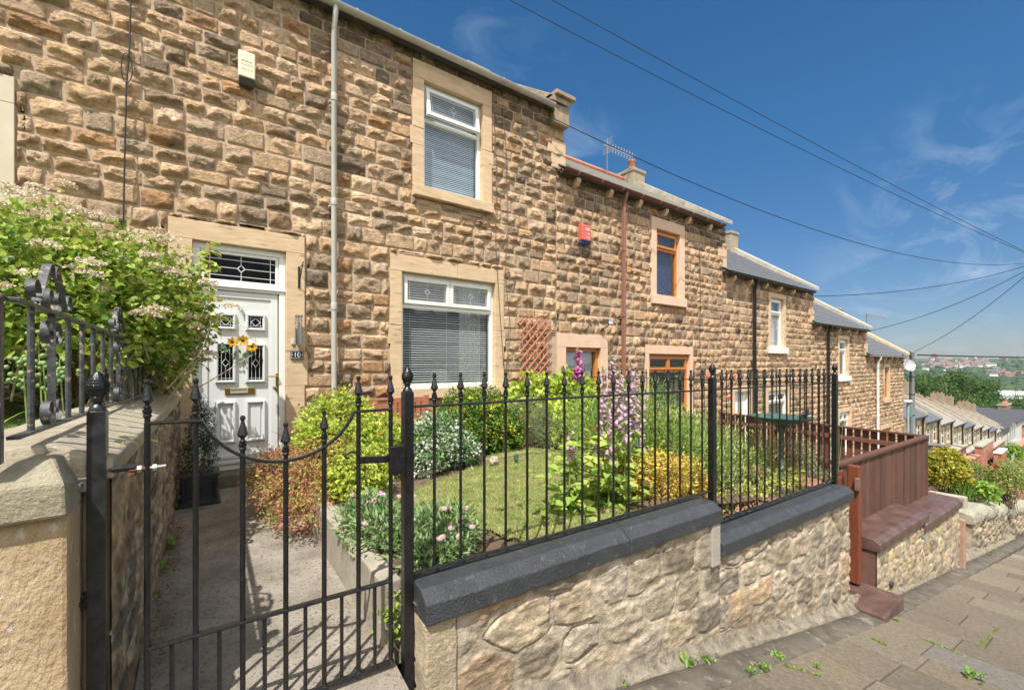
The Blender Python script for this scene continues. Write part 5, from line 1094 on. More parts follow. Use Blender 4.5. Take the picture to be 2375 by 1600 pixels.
mb = MB(); mb.prism([(6.56, -.02), (6.64, -.02), (6.64, .1), (6.56, .1)], lambda p, z: f_pt(p[0], p[1], z), (-2.66, -1.27)); mb.build('side_post', BRD, gpo, bevel=.006)
mb = MB(); mb.prism([(6.40, -.075), (6.45, -.075), (6.45, -.03), (6.40, -.03)], lambda p, z: f_pt(p[0], p[1], z), (-1.52, -1.37)); mb.build('latch_block', mat('grey_worn_wood', (.12, .07, .055), (.2, .14, .11), rough=.8), gpo, bevel=.006)
mb = MB(); mb.prism([(5.93, -.46), (6.66, -.42), (6.66, .3), (5.93, .3)], lambda p, z: f_pt(p[0], p[1] * (1 if z > -2.8 else 1.02), z), (-3.1, -2.69)); tag(mb.build('gate_step', BRCOPE, bevel=.02), 'brown painted stone step below the dark red timber gate', 'step')
mb = MB(); mb.prism([(5.95, .3), (11.3, .3), (11.3, 3.95), (5.95, 3.95)], lambda p, z: f_pt(p[0], p[1], z), (-3.0, -2.42)); tag(mb.build('garden_ground', mat('red_gravel', (.34, .16, .11), (.45, .24, .17), rough=1, scale=40, bump=2, bscale=90)), kind='structure')
# drain pipe stub in the wall foot
c = f_pt(7.12, -.17, 0); mb = MB(); mb.tube([(c.x, c.y + .02, street_z(7.1) + .16), (c.x, c.y - .03, street_z(7.1) + .15)], .04, 12); tag(mb.build('drain_pipe', mat('dark_drain', (.03, .03, .03))), 'small round drain pipe outlet at the foot of the brown capped wall', 'pipe')
# garden three
g3 = thing('rough_stone_wall', 'weathered grey rubble wall with rounded lichen covered coping further down', 'wall', (14, 1.4, -4.2))
top3 = lambda s: -2.98 - .155 * (s - 12.4); f3 = lambda s, n, z: Vector((s, 1.86 - .02 * s + n, z))
rubble_face('rubble_face', lambda s, d, z: f3(s, -d, z), 12.35, 16.1, lambda s: top3(s) - .12, lambda s: street_z(s) - .15, g3, 41, cw=.22, chh=.13, res=.03, depth=.05, cols=[(.34, .30, .22), (.40, .34, .24), (.44, .37, .26), (.3, .27, .21)])
rubble_face('rubble_end', lambda u, d, z: f3(12.35 - d, u, z), 0, .42, lambda u: top3(12.4) - .12, lambda u: street_z(12.4) - .1, g3, 42, cw=.6, chh=.5, res=.04)
mb = MB(); mb.box(12.38, 16.1, 1.62, 2.0, -4.6, -3.75); mb.build('wall_core', MORTAR, g3)
GC = mat('lichen_coping', (.28, .27, .20), (.44, .41, .32), rough=.95, scale=5, bump=2, bscale=35, c3=(.2, .2, .15), s3=9, a3=.3)
s = 12.3
for w, dz in ((.72, 0), (.62, .03), (.6, .02), (.65, .04), (.6, .0), (.64, .02)):
    mb = MB(); prf = [(-.05, -.14), (-.06, -.04), (-.01, .05), (.12, .09), (.30, .09), (.42, .04), (.44, -.14)]; mb.prism(prf, lambda p, q: f3(q, p[0] + .02 * noise.noise(Vector((q * 4, p[1] * 9, 0))), top3(s + w / 2) + dz + p[1] + .02 * noise.noise(Vector((q * 4, p[0] * 9, 4)))), np.linspace(s, s + w - .02, 8)); mb.build('coping_stone', GC, g3, bevel=.02, smooth=40); s += w
g4 = copy_tree(g3); g4.location += Vector((4.75, -.06, -.82)); g4['label'] = 'second rubble wall with rounded coping cut by the right edge'
mb = MB(); mb.prism([(10.7, 1.95), (12.5, 1.95), (12.5, 5.9), (10.95, 5.9)], lambda p, z: (p[0], p[1], z), (-3.4, -2.84)); tag(mb.build('gravel_bed', mat('pale_gravel', (.45, .38, .28), (.68, .62, .5), rough=1, scale=45, lo=.45, hi=.55, bump=2.5, bscale=70)), kind='structure')
mb = MB()
for a, b in ((1.72, 2.3), (2.31, 3.2), (3.21, 5.2)): mb.box(12.55, 12.74, a, b, -3.2, -2.70)
tag(mb.build('edging_stone', CONC, bevel=.02), 'pale stone edging beside the gravel bed', 'edging')
mb = MB(); mb.prism([(12.7, 2.0), (22, 1.8), (22, 5.98), (12.7, 5.98)], lambda p, z: (p[0], p[1], -2.8 - .155 * (p[0] - 12.7) + z), (-.8, 0)); tag(mb.build('planting_bed', SOIL), kind='structure')
# ================================================================ plants
G1, G2, G3, G4 = (.20, .33, .05), (.13, .25, .04), (.28, .40, .07), (.07, .15, .03)
LIME = [(.50, .58, .08), (.42, .52, .07), (.58, .62, .14), (.32, .42, .06)]
def umbels(t, P, r, R=.07, n=55, cols=((.80, .69, .53), (.86, .78, .64), (.62, .48, .34)), name='flower_head', fs=.011, dome=.35):
    allP = []; 
    for p in P:
        a = r.uniform(0, 6.28, n); q = np.sqrt(r.random(n)) * R * r.uniform(.6, 1.25); allP.append(np.stack([p[0] + q * np.cos(a), p[1] + q * np.sin(a), p[2] + dome * (R - q) + r.normal(0, .004, n)], 1))
    Q = np.concatenate(allP); m_ = len(Q)
    leaves(name, Q, unit(m_, r), np.tile([0, 0, 1.], (m_, 1)) + r.normal(size=(m_, 3)) * .5, fs * r.uniform(.7, 1.5, m_), fs * .8, palette(m_, cols, r), t, m=PETAL)
r = np.random.default_rng(11)
EL = [((-1.0, 4.9, .36), (.95, 1.0, .80)), ((-.42, 4.72, .38), (.48, .62, .60)), ((-.95, 4.15, .24), (.80, .55, .68)), ((-.33, 5.05, .02), (.30, .4, .34)), ((-1.9, 4.7, .25), (.8, 1.0, .75))]
def hyd_fl(t, c, o, r):
    k = c[(o[:, 2] > -.1) & (o[:, 1] < .6)]; oo = o[(o[:, 2] > -.1) & (o[:, 1] < .6)]; j = r.integers(0, len(k), 340); P = k[j] + oo[j] * .19 + np.array([0, 0, .03]); umbels(t, P, r, R=.075, n=90, fs=.02)
    j = r.integers(0, len(k), 260); P = k[j] + oo[j] * .15 + np.array([0, 0, .04]); umbels(t, P, r, R=.045, n=26, cols=((.55, .62, .10), (.42, .52, .08)), name='green_flower_buds', fs=.016)
hy = shrub('flowering_shrub', 'big leafy shrub with faded cream flower heads overhanging the white door', 'shrub', (-.8, 4.9, -.4), EL, 27000, .058, .038, [(.26, .38, .05), (.46, .52, .10), G3, (.40, .48, .09), G2, (.30, .40, .06)], 12,
      shape='oval', clump=6, cr=.06, flowers=hyd_fl, stems=90, stemr=.011, stemmat=STRAW, lump=.35, shell=.45, up=.5, droop=.15, under=.42)
n = 260; P = np.stack([r.uniform(-1.6, -.2, n), r.uniform(4.0, 5.4, n), r.uniform(-.38, .1, n)], 1); sb = MB()
for p in P[:110]: q = Vector(p) + Vector((r.normal() * .3, r.normal() * .25, r.uniform(.2, .6))); sb.tube([p, Vector(p).lerp(q, .5) + Vector((r.normal() * .05, 0, .03)), q], [.006, .005, .003], 4)
sb.build('twigs', STRAW, hy)
# a vine shoot standing out over the transom
sp = on_y(482, 640, 5.3); t = thing('vine_shoot', 'reddish shoot with pale toothed leaves standing out before the transom glass', 'plant', (sp.x, 5.3, sp.z - .3)); mb = MB(); top = on_y(487, 562, 5.3)
mb.tube([(sp.x - .12, 5.2, sp.z - .25), (sp.x, 5.3, sp.z - .05), tuple(top)], [.006, .005, .003], 5); mb.build('stem', mat('red_stem', (.40, .12, .06), rough=.5), t)
n = 22; P = np.array([Vector((sp.x, 5.3, sp.z - .1)).lerp(top, k) for k in r.uniform(.1, 1.02, n)]); a = r.uniform(0, 6.28, n)
leaves('foliage', P, np.stack([np.cos(a), np.sin(a) * .5, r.uniform(-.3, .3, n)], 1), np.tile([0, -.5, 1.], (n, 1)), .11, .075, palette(n, [(.45, .50, .12), (.36, .42, .10)], r), t, shape='round', droop=.3)
shrub('fern_clump', 'bright ferny clump at the far end of the boundary wall coping', 'plant', (-.28, 5.5, -.3), [((-.30, 5.45, -.12), (.16, .3, .18))], 900, .05, .016, [G3, (.3, .42, .08), G2], 13, shape='lance', clump=6, cr=.03, stems=8, stemr=.003)
def strappy(name, label, base, n, L, Wd, cols, seed, spread=.06, lean=.5, arch=.6, cat='plant', m=None, group=None, up=1.0, seg=6, kind=None, dirbias=(0, 0)):
    """long arching blades from one base"""
    r = np.random.default_rng(seed); t = thing(name, label, cat, base, group=group); V = []; F = []; C = []
    for i in range(n):
        a = r.uniform(0, 6.283); d = np.array([math.cos(a) + dirbias[0], math.sin(a) + dirbias[1], 0]); l = L * r.uniform(.6, 1.15); w = Wd * r.uniform(.7, 1.2); ln = lean * r.uniform(.3, 1.3); p = np.array(base) + np.array([r.normal() * spread, r.normal() * spread, 0]); col = np.array(cols[r.integers(len(cols))]) * r.uniform(.8, 1.2)
        sd = np.array([-d[1], d[0], 0]); b0 = len(V); e = up
        for k in range(seg + 1):
            u = k / seg; w_ = w * (1 - u ** 2.2) * (.6 + .4 * min(1, u * 4)) / 2; q = p + d * (l * (ln * u + arch * ln * u * u)) + np.array([0, 0, l * (e * u - arch * u * u)])
            V += [q - sd * w_, q + sd * w_]; C += [col, col]
        for k in range(seg): F.append((b0 + 2 * k, b0 + 2 * k + 1, b0 + 2 * k + 3, b0 + 2 * k + 2))
    np_mesh('leaves', np.array(V), np.array(F), np.clip(np.array(C), 0, 1), m or LEAF, t); return t
strappy('strap_plant', 'yellow strap leaved plant flopping through the foot of the scroll railing', (-.58, 2.42, -.33), 40, .19, .022, [(.62, .62, .10), (.50, .55, .09), (.70, .66, .2)], 3, spread=.14, lean=.9, arch=.75, up=.75)
strappy('strap_plant', 'green and yellow strap leaves behind the corner post of the scroll railing', (-.80, 2.35, -.37), 30, .34, .02, [(.30, .42, .08), (.5, .55, .1)], 4, spread=.08, lean=.4, arch=.4)
sph = MB(); sph.lathe((0, 0, 0), [(.013 * math.sin(a), -.013 * math.cos(a)) for a in np.linspace(.15, 2.99, 7)], 8); o_ = sph.build('pod', mat('pod_green', (.16, .25, .08), (.24, .33, .13), rough=.6), None, smooth=True); PODM = o_.data; D.objects.remove(o_)
for j, (px, py, lb) in enumerate(((52, 862, 'shortest pod stalk behind the scroll railing next to the corner post'), (88, 808, 'tall pod stalk between the first two scroll railing bars'), (100, 870, 'pod stalk low behind the first scrolled bar'), (138, 866, 'pod stalk right of the first scrolled bar'))):
    c = at(px, py, 2.25); t = thing('seed_pod_stalk', lb, 'plant', (c.x, c.y, -.37), group='green seed pod stalks behind the scroll railing'); mb = MB(); mb.tube([(c.x + .02, c.y, -.38), (c.x, c.y, c.z + .07)], [.005, .003], 5); mb.build('stem', GSTEM, t)
    mb = MB()
    for k in range(24):
        q = Vector((c.x + r.normal() * .026, c.y + r.normal() * .026, c.z + r.uniform(-.09, .09))); mb.lathe(q, [(.012 * math.sin(a), -.012 * math.cos(a)) for a in np.linspace(.15, 2.99, 6)], 7)
    mb.build('pods', MATS['pod_green'], t, smooth=True)
# planter with dark topiary beside the door
pl = thing('planter', 'square black panelled planter at the foot of the doorstep', 'planter', (-.0, 5.42, -1.385)); x0, x1, y0, y1 = -.175, .165, 5.26, 5.58
PM = mat('planter_black', (.012, .015, .018), (.03, .035, .04), rough=.35, scale=9); mb = MB(); mb.prism([(x0 + .02, y0 + .02), (x1 - .02, y0 + .02), (x1 - .02, y1 - .02), (x0 + .02, y1 - .02)], lambda p, z: (p[0] * (1 + .0 * z), p[1], z), (-1.385, -1.10)); mb.build('box', PM, pl, bevel=.008)
mb = MB(); ring(mb, x0 + .03, x1 - .03, -1.37, -1.115, .02, y0 + .005, y0 + .02); ring(mb, x0 + .06, x1 - .06, -1.34, -1.145, .008, y0 + .012, y0 + .021); mb.box(x0, x1, y0, y1, -1.115, -1.09); mb.box(x0 - .004, x1 + .004, y0 - .004, y1, -1.40, -1.37)
mb.build('moulded_rim', PM, pl, bevel=.005)
mb = MB(); mb.tube([(-.002 + .03 * math.cos(a), y0 + .008, -1.24 + .03 * math.sin(a)) for a in np.linspace(0, 6.28, 17)], .003, 5); mb.build('roundel', PM, pl)
shrub('topiary', 'dark clipped conifer standing in the black planter', 'topiary', (0, 5.42, -1.1), [((0, 5.42, -.92), (.15, .15, .22)), ((0, 5.42, -.70), (.11, .11, .26)), ((0, 5.42, -.48), (.05, .05, .16))], 4200, .022, .012, [(.02, .05, .02), (.035, .08, .03), (.05, .10, .035)], 19, shape='diamond', clump=4, cr=.012, stems=5)
# red cordyline by the door
c = on_y(704, 975, 5.72); strappy('cordyline', 'spiky dark red leaved cordyline between the door and the yellow shrub', (c.x, c.y, -1.15), 20, .52, .036, [(.32, .08, .06), (.45, .14, .10), (.25, .06, .05)], 6, spread=.02, lean=.75, arch=.35, up=1.15)
def poppy_fl(cols, n, R=.03, zoff=.06, name='flowers'):
    def fn(t, c, o, r):
        k = c[o[:, 2] > .1]; P = k[r.integers(0, len(k), n)] + np.array([0, -.03, zoff]) + r.normal(size=(n, 3)) * .03; Q = np.repeat(P, 5, 0); m_ = len(Q); a = np.tile(np.arange(5) * 1.2566, n) + r.random(m_) * .4
        leaves(name, Q, np.stack([np.cos(a), np.sin(a), np.full(m_, .7)], 1), np.tile([0, 0, 1.], (m_, 1)), R, R * 1.0, palette(m_, cols, r, .1), t, m=PETAL, shape='round')
        sb = MB()
        for p in P: sb.tube([tuple(p - np.array([0, 0, .22])), tuple(p)], .002, 4)
        sb.build('flower_stems', GSTEM, t)
    return fn
shrub('golden_shrub', 'lime yellow shrub dotted with orange poppies in front of the bench', 'shrub', (1.3, 5.0, -1.17), [((1.28, 5.15, -.78), (.42, .42, .44)), ((1.55, 4.65, -.90), (.42, .42, .34)), ((1.05, 4.7, -.95), (.22, .3, .3))], 13300, 0.0525, 0.0250, LIME + [(.25, .36, .05)], 21, shape='oval', clump=6, cr=.03, flowers=poppy_fl([(.85, .35, .03), (.9, .45, .05)], 26, .028), stems=20, up=.7)
def spir_fl(t, c, o, r): k = c[o[:, 2] > -.5]; umbels(t, k[r.integers(0, len(k), 430)] + r.normal(size=(430, 3)) * .01, r, R=.022, n=16, cols=((.60, .20, .16), (.66, .30, .20), (.50, .13, .22), (.70, .42, .30)), fs=.0085, dome=.5)
shrub('pink_spirea', 'low mound of pink and orange flowering spirea spilling onto the path', 'shrub', (.85, 4.25, -1.2), [((.70, 4.2, -1.14), (.33, .42, .23)), ((.62, 4.62, -1.0), (.30, .35, .22)), ((.95, 4.35, -.93), (.33, .42, .22)), ((.72, 3.85, -1.2), (.22, .25, .18))], 11250, 0.0260, 0.0143, [(.42, .40, .10), (.50, .28, .13), (.36, .42, .09), (.55, .24, .14), (.46, .17, .12)], 22, clump=5, cr=.025, flowers=spir_fl, stems=30, under=.1)
shrub('lime_shrub', 'small lime green bush between the pink spirea and the daisies', 'shrub', (1.15, 3.95, -1.17), [((1.14, 3.95, -.98), (.27, .3, .25)), ((.98, 4.6, -.72), (.2, .2, .18))], 4290, 0.0438, 0.0225, LIME, 23, clump=6, cr=.03, stems=14)
def daisies(t, c, o, r):
    k = c[o[:, 2] > .15]; n = 26; P = k[r.integers(0, len(k), n)] + np.array([0, -.02, .065]) + r.normal(size=(n, 3)) * .02; sb = MB(); ce = MB()
    nn = np.array([[-.15, -.45, 1.]] * n) + r.normal(size=(n, 3)) * .25; nn /= np.linalg.norm(nn, axis=1)[:, None]
    Q = []; Dr = []; N = []
    for p, v in zip(P, nn):
        x = np.cross(v, [1, .3, 0]); x /= np.linalg.norm(x); y = np.cross(v, x)
        for j in range(20): a = j * .314; d = x * math.cos(a) + y * math.sin(a); Q.append(p + d * .004); Dr.append(d); N.append(v)
        sb.tube([tuple(p - np.array([0, 0, .13])), tuple(p - v * .002)], .0018, 4); u = p + v * .002
        ce.lathe(tuple(u), [(.0075, -.002), (.0075, .002), (.003, .005)], 8)
    m_ = len(Q); leaves('flowers', np.array(Q), np.array(Dr), np.array(N), .021, .0052, palette(m_, [(.62, .32, .52), (.70, .42, .58), (.74, .52, .66)], r, .1), t, m=PETAL, shape='lance', fold=.05)
    sb.build('flower_stems', GSTEM, t); ce.build('flower_centres', mat('daisy_centre', (.72, .5, .05), rough=.8), t)
shrub('fleabane', 'leafy clump of pink fleabane daisies beside the gate latch post', 'flowers', (1.1, 2.75, -1.17), [((.98, 2.92, -1.10), (.20, .40, .17)), ((1.25, 2.55, -1.10), (.26, .24, .15)), ((1.12, 2.3, -1.12), (.2, .13, .10))], 4940, 0.0620, 0.0190, [(.20, .32, .12), (.26, .38, .16), (.16, .27, .09), (.32, .40, .18)], 24, shape='lance', clump=5, cr=.03, up=.9, flowers=daisies, stems=12, stemr=.003, stemmat=GSTEM)
shrub('variegated_euonymus', 'rounded white and green variegated euonymus right of the latch post', 'shrub', (2.15, 4.5, -1.17), [((2.15, 4.5, -.90), (.38, .34, .33)), ((1.95, 4.3, -1.0), (.25, .2, .2)), ((2.42, 4.35, -1.0), (.22, .2, .2))], 11250, 0.0360, 0.0210, [(.62, .66, .54), (.12, .25, .08), (.70, .72, .62), (.18, .32, .10), (.10, .2, .06)], 25, clump=6, cr=.025, stems=15, up=.6)
shrub('golden_euonymus', 'dense dark green ball shrub splashed with yellow under the big window', 'shrub', (2.95, 4.9, -1.17), [((2.92, 4.90, -.78), (.48, .42, .45)), ((2.6, 4.75, -.88), (.32, .3, .32)), ((3.2, 4.7, -.92), (.3, .3, .32))], 18200, 0.0420, 0.0245, [(.10, .21, .03), (.07, .16, .025), (.14, .26, .04), (.55, .50, .05), (.12, .24, .04)], 26, clump=8, cr=.03, stems=15, up=.6, lump=.4)
shrub('grey_shrub', 'grey green fine leaved bush with bare brown twigs beside the dark ball shrub', 'shrub', (3.75, 4.8, -1.17), [((3.75, 4.85, -.83), (.34, .34, .38)), ((3.9, 4.65, -.95), (.25, .25, .27))], 11250, 0.0280, 0.0084, [(.20, .26, .13), (.27, .32, .18), (.30, .25, .16), (.16, .22, .10)], 27, shape='lance', clump=8, cr=.03, stems=60, stemr=.004, stemmat=mat('brown_twig', (.25, .13, .09), (.34, .2, .15), rough=.9))
shrub('lime_hydrangea', 'broad leaved lime green bush against the wall beneath the trellis', 'shrub', (4.6, 5.4, -1.2), [((4.45, 5.4, -.70), (.5, .38, .45)), ((4.95, 5.2, -.62), (.42, .4, .42)), ((4.3, 4.9, -.95), (.4, .4, .3))], 7279, 0.0862, 0.0633, LIME + [(.30, .45, .07)], 28, shape='round', clump=4, cr=.06, stems=14, up=.6)
# foxgloves
def foxglove(px, pyt, d, zb, zf0, cols, label, seed, nbell=34, lean=0, nleaf=26, top_bare=False):
    r = np.random.default_rng(seed); T = at(px, pyt, d); b = Vector((T.x + lean, T.y + .02, zb)); t = thing('foxglove', label, 'flowers', tuple(b), group='foxgloves beside the railing')
    pts = [b, b.lerp(T, .5) + Vector((.01, 0, 0)), T]; mb = MB(); mb.tube(pts, [.008, .006, .003], 6); mb.build('stem', GSTEM, t)
    mb = MB(); H = T.z - zf0
    for j in range(nbell):
        u = j / nbell; z = zf0 + H * u; k = (z - b.z) / (T.z - b.z); c = b.lerp(T, k); a = r.uniform(-3.0, .9); L = .058 * (1 - .5 * u); R_ = .019 * (1 - .5 * u)
        dr = Vector((math.cos(a), math.sin(a), -.75 - .5 * (1 - u) + r.normal() * .15)).normalized(); p = c + dr * r.uniform(.008, .02); cc = np.array(cols[r.integers(len(cols))]) * r.uniform(.85, 1.1); mb.cur = tuple(np.clip(cc, 0, 1)); mb.tube([p, p + dr * L * .35, p + dr * L * .8, p + dr * L], [R_ * .35, R_ * .85, R_, R_ * 1.3], 8, cap=False)
    mb.build('bells', PETAL, t, tint=True, smooth=True)
    # green buds at the tip and big leaves up the stem
    n = 60; k = r.uniform(.92, 1.0, n); P = np.array([b.lerp(T, q) for q in k]) + r.normal(size=(n, 3)) * .007; leaves('buds', P, unit(n, r) + [0, 0, .5], unit(n, r), .014, .010, palette(n, [(.36, .45, .16), (.28, .38, .12)], r), t)
    n = nleaf; k = r.random(n) ** 1.8 * .62; a = r.uniform(0, 6.283, n); P = np.array([b.lerp(T, q) for q in k]); sz = (.20 - .16 * k) * r.uniform(.7, 1.15, n)
    leaves('leaves', P, np.stack([np.cos(a), np.sin(a), r.uniform(.15, .7, n)], 1), np.tile([0, 0, 1.], (n, 1)), sz, sz * .42, palette(n, [(.36, .48, .09), (.28, .42, .08), (.44, .54, .14), (.2, .33, .06)], r), t, shape='oval', droop=.45)
PK = [(.58, .18, .42), (.66, .26, .50), (.50, .14, .36)]; PL = [(.66, .48, .56), (.58, .38, .50), (.72, .56, .62)]
foxglove(1339, 808, 3.5, -1.19, -.07, PK, 'foxglove with a bright magenta flower spike, tallest by the door of the second house', 31, 30)
foxglove(1322, 990, 3.45, -1.19, -.72, PL, 'short foxglove with a few pale bells low at the left of the group', 32, 10)
foxglove(1418, 822, 3.85, -1.2, -.42, PL, 'pale pink foxglove directly left of the brown downpipe', 33, 40, lean=.02)
foxglove(1462, 838, 3.95, -1.2, -.50, PL, 'pale pink foxglove directly right of the brown downpipe', 34, 38, lean=-.03)
foxglove(1392, 905, 3.6, -1.2, -.70, PL, 'leaning pale foxglove between the magenta and the tall pale spikes', 35, 22, lean=-.05)
foxglove(1490, 900, 4.1, -1.22, -.78, PL, 'rightmost foxglove with sparse pale bells', 36, 22, lean=-.06)
for k_, (px, py, d, z0_, nb) in enumerate(((1398, 850, 3.9, -.46, 30), (1436, 858, 3.75, -.50, 30), (1450, 880, 3.6, -.62, 28), (1475, 862, 4.05, -.60, 28), (1408, 940, 3.5, -.78, 18))):
    foxglove(px, py, d, -1.2, z0_, PL, 'pale foxglove %s in the crowd by the brown downpipe' % ['at the left edge', 'second from the left', 'in the front middle', 'at the right edge', 'lowest in front'][k_], 70 + k_, nb, lean=(.03, -.02, .01, -.05, .04)[k_])
c = at(1385, 1150, 3.4); n = 130; a = r.uniform(0, 6.283, n); t = thing('broad_leaf_clump', 'clump of large pale green basal leaves against the railing under the foxgloves', 'plant', (c.x, c.y + .1, -1.18))
P = np.stack([c.x + r.normal(0, .26, n), c.y + .12 + r.normal(0, .12, n), r.uniform(-1.18, -.62, n)], 1); s_ = r.uniform(.09, .18, n); leaves('leaves', P, np.stack([np.cos(a), np.sin(a), r.uniform(.1, 1, n)], 1), np.tile([0, -.3, 1.], (n, 1)), s_, s_ * .5, palette(n, [(.40, .52, .10), (.32, .46, .09), (.48, .58, .14)], r), t, shape='oval', droop=.4)
shrub('tall_perennial', 'mass of tall green feathery perennials left of the middle railing post', 'plant', (4.1, 3.1, -1.25), [((4.05, 3.15, -.72), (.5, .42, .48)), ((4.3, 2.9, -.95), (.4, .4, .4)), ((3.8, 3.6, -.75), (.4, .4, .4))], 13500, 0.0713, 0.0126, [(.24, .38, .07), (.32, .46, .10), (.18, .30, .06), (.40, .48, .16)], 37, shape='lance', clump=7, cr=.05, up=1.4, stems=60, stemr=.004, stemmat=GSTEM, shell=.7)
shrub('golden_spirea', 'low mound of orange and yellow spirea left of the middle railing post', 'shrub', (3.5, 2.5, -1.25), [((3.45, 2.52, -1.08), (.36, .28, .24)), ((3.85, 2.48, -1.14), (.28, .25, .2)), ((3.2, 2.75, -1.1), (.22, .25, .2))], 9100, 0.0360, 0.0168, [(.66, .52, .06), (.68, .58, .09), (.62, .36, .09), (.56, .54, .12), (.66, .46, .14)], 38, clump=6, cr=.03, stems=16)
shrub('mixed_perennials', 'tangled green perennials with small mauve flowers right of the middle post', 'plant', (4.8, 2.7, -1.4), [((4.7, 2.75, -1.08), (.55, .5, .38)), ((5.2, 2.5, -1.15), (.4, .4, .38)), ((4.35, 2.45, -1.2), (.35, .3, .25)), ((5.3, 3.3, -1.0), (.5, .5, .4))], 10200, 0.0633, 0.0161, [(.26, .38, .09), (.34, .46, .12), (.40, .46, .18), (.2, .32, .07), (.50, .5, .2)], 39, shape='lance', clump=6, cr=.05, up=1.2, stems=80, stemr=.003, stemmat=GSTEM, shell=.8, flowers=poppy_fl([(.45, .28, .55), (.6, .3, .45)], 18, .016, .03))
shrub('yellow_groundcover', 'yellowing low leaves at the foot of the railing near the end post', 'plant', (5.3, 2.15, -1.42), [((5.4, 2.2, -1.32), (.3, .14, .13)), ((4.6, 2.2, -1.36), (.35, .14, .1)), ((3.95, 2.2, -1.33), (.2, .14, .1))], 1900, .05, .02, [(.55, .56, .14), (.45, .50, .10), (.6, .52, .2)], 40, clump=5, cr=.03, stems=6)
# tall oriental poppies: flowers and seed heads
def poppy(px, py, d, kind_, label):
    T = at(px, py, d); zb = -1.4 if T.x > 4 else -1.25; t = thing('poppy', label, 'flower', (T.x, T.y, zb), group='tall poppies in the end bed'); mb = MB(); mb.tube([(T.x - .03, T.y + .05, zb), (T.x - .01, T.y + .02, (zb + T.z) / 2), tuple(T)], [.004, .003, .0025], 5); mb.build('stem', GSTEM, t)
    if kind_: n = 6; a = np.arange(n) * 1.05 + r.random(); leaves('petals', np.tile(np.array(T), (n, 1)), np.stack([np.cos(a), np.sin(a), np.full(n, .55)], 1), np.tile([0, 0, 1.], (n, 1)) + r.normal(size=(n, 3)) * .3, .05, .055, palette(n, [(.85, .25, .12), (.88, .36, .24)], r, .08), t, m=PETAL, shape='round')
    else: mb = MB(); mb.lathe(tuple(T), [(.004, -.014), (.012, -.008), (.015, .0), (.013, .008), (.016, .011), (.002, .013)], 10); mb.build('seed_head', MATS['pod_green'], t, smooth=40)
poppy(1641, 877, 4.6, 1, 'orange poppy just left of the middle railing post'); poppy(1700, 875, 4.6, 1, 'high orange poppy right of the middle post'); poppy(1690, 925, 4.5, 1, 'pale orange poppy at top rail height near the middle post'); poppy(1706, 964, 4.5, 1, 'lowest orange poppy, reddest, right of the middle post')
for px, py, d, lb in ((1569, 873, 4.4, 'poppy seed head above the top rail left of the middle post'), (1858, 857, 5.0, 'highest poppy seed head above the finials near the end post'), (1769, 871, 4.8, 'seed head between the finials over the bird bath'), (1933, 925, 5.2, 'green seed head against the end post'), (1955, 977, 5.1, 'fat drooping seed head right of the end post'), (1722, 912, 4.6, 'small seed head below the top rail right of the middle post')): poppy(px, py, d, 0, lb)
shrub('trailing_fern', 'grey green ferny fronds spilling over the charcoal coping at the end post', 'plant', (5.7, 2.1, -1.37), [((5.72, 2.12, -1.12), (.16, .14, .28)), ((5.85, 2.05, -1.25), (.13, .12, .15))], 1500, .035, .008, [(.28, .36, .18), (.36, .42, .22), (.24, .34, .14)], 44, shape='lance', clump=8, cr=.03, stems=14, stemr=.003, stemmat=GSTEM, up=.4)
# blades of the lawn
n = 42000; r = np.random.default_rng(55); X_ = r.uniform(1.3, 4.9, n * 2); Y_ = r.uniform(2.0, 4.8, n * 2); ok = np.array([in_lawn(x, y) for x, y in zip(X_, Y_)]); X_, Y_ = X_[ok][:n], Y_[ok][:n]
Z_ = np.array([garden_z(x, y) + .008 for x, y in zip(X_, Y_)]); n = len(X_); pn = np.array([noise.noise(Vector((x * 2.5, y * 2.5, 3))) for x, y in zip(X_, Y_)])
C_ = np.where(r.random((n, 1)) < .45 + .7 * pn[:, None], np.array([[.52, .50, .20]]), np.array([[.30, .40, .10]])) * r.uniform(.5, 1.4, (n, 1))
tag(leaves('lawn_grass', np.stack([X_, Y_, Z_], 1), np.stack([r.normal(0, .5, n), r.normal(0, .5, n), np.full(n, 1.)], 1), unit(n, r), r.uniform(.016, .036, n), .0055, C_, shape='blade'), kind='stuff')
n = 9000; P = np.stack([r.uniform(-1.6, -.62, n), r.uniform(2.15, 4.2, n), np.full(n, -.37)], 1); tag(leaves('turf_grass', P, np.stack([r.normal(0, .5, n), r.normal(0, .5, n), np.full(n, 1.)], 1), unit(n, r), .022, .004, palette(n, [(.20, .34, .08), (.28, .42, .12)], r), shape='blade'), kind='stuff')

# ---------------------------------------------------------------- garden objects
bn = thing('garden_bench', 'reddish brown slatted garden bench under the big window sill', 'bench', (1.95, 5.5, -1.13)); BM = mat('bench_wood', (.32, .12, .07), (.42, .17, .10), rough=.6, scale=8, stretch=(1, 1, 6), bump=.3); bx0, bx1 = 1.36, 2.58; zt = -.445
mb = MB(); mb.box(bx0, bx1, 5.60, 5.635, zt - .075, zt); mb.build('back_rail', BM, bn, bevel=.006)
mb = MB(); mb.box(bx0, bx1, 5.59, 5.625, zt - .42, zt - .37); mb.build('back_rail', BM, bn, bevel=.006)
x = bx0 + .06
while x < bx1 - .06: mb = MB(); mb.box(x, x + .062, 5.602, 5.62, zt - .375, zt - .07); mb.build('back_slat', BM, bn, bevel=.004); x += .083
for j in range(5): mb = MB(); mb.box(bx0 + .03, bx1 - .03, 5.14 + j * .09, 5.21 + j * .09, zt - .30 - .0, zt - .275); mb.build('seat_slat', BM, bn, bevel=.004)
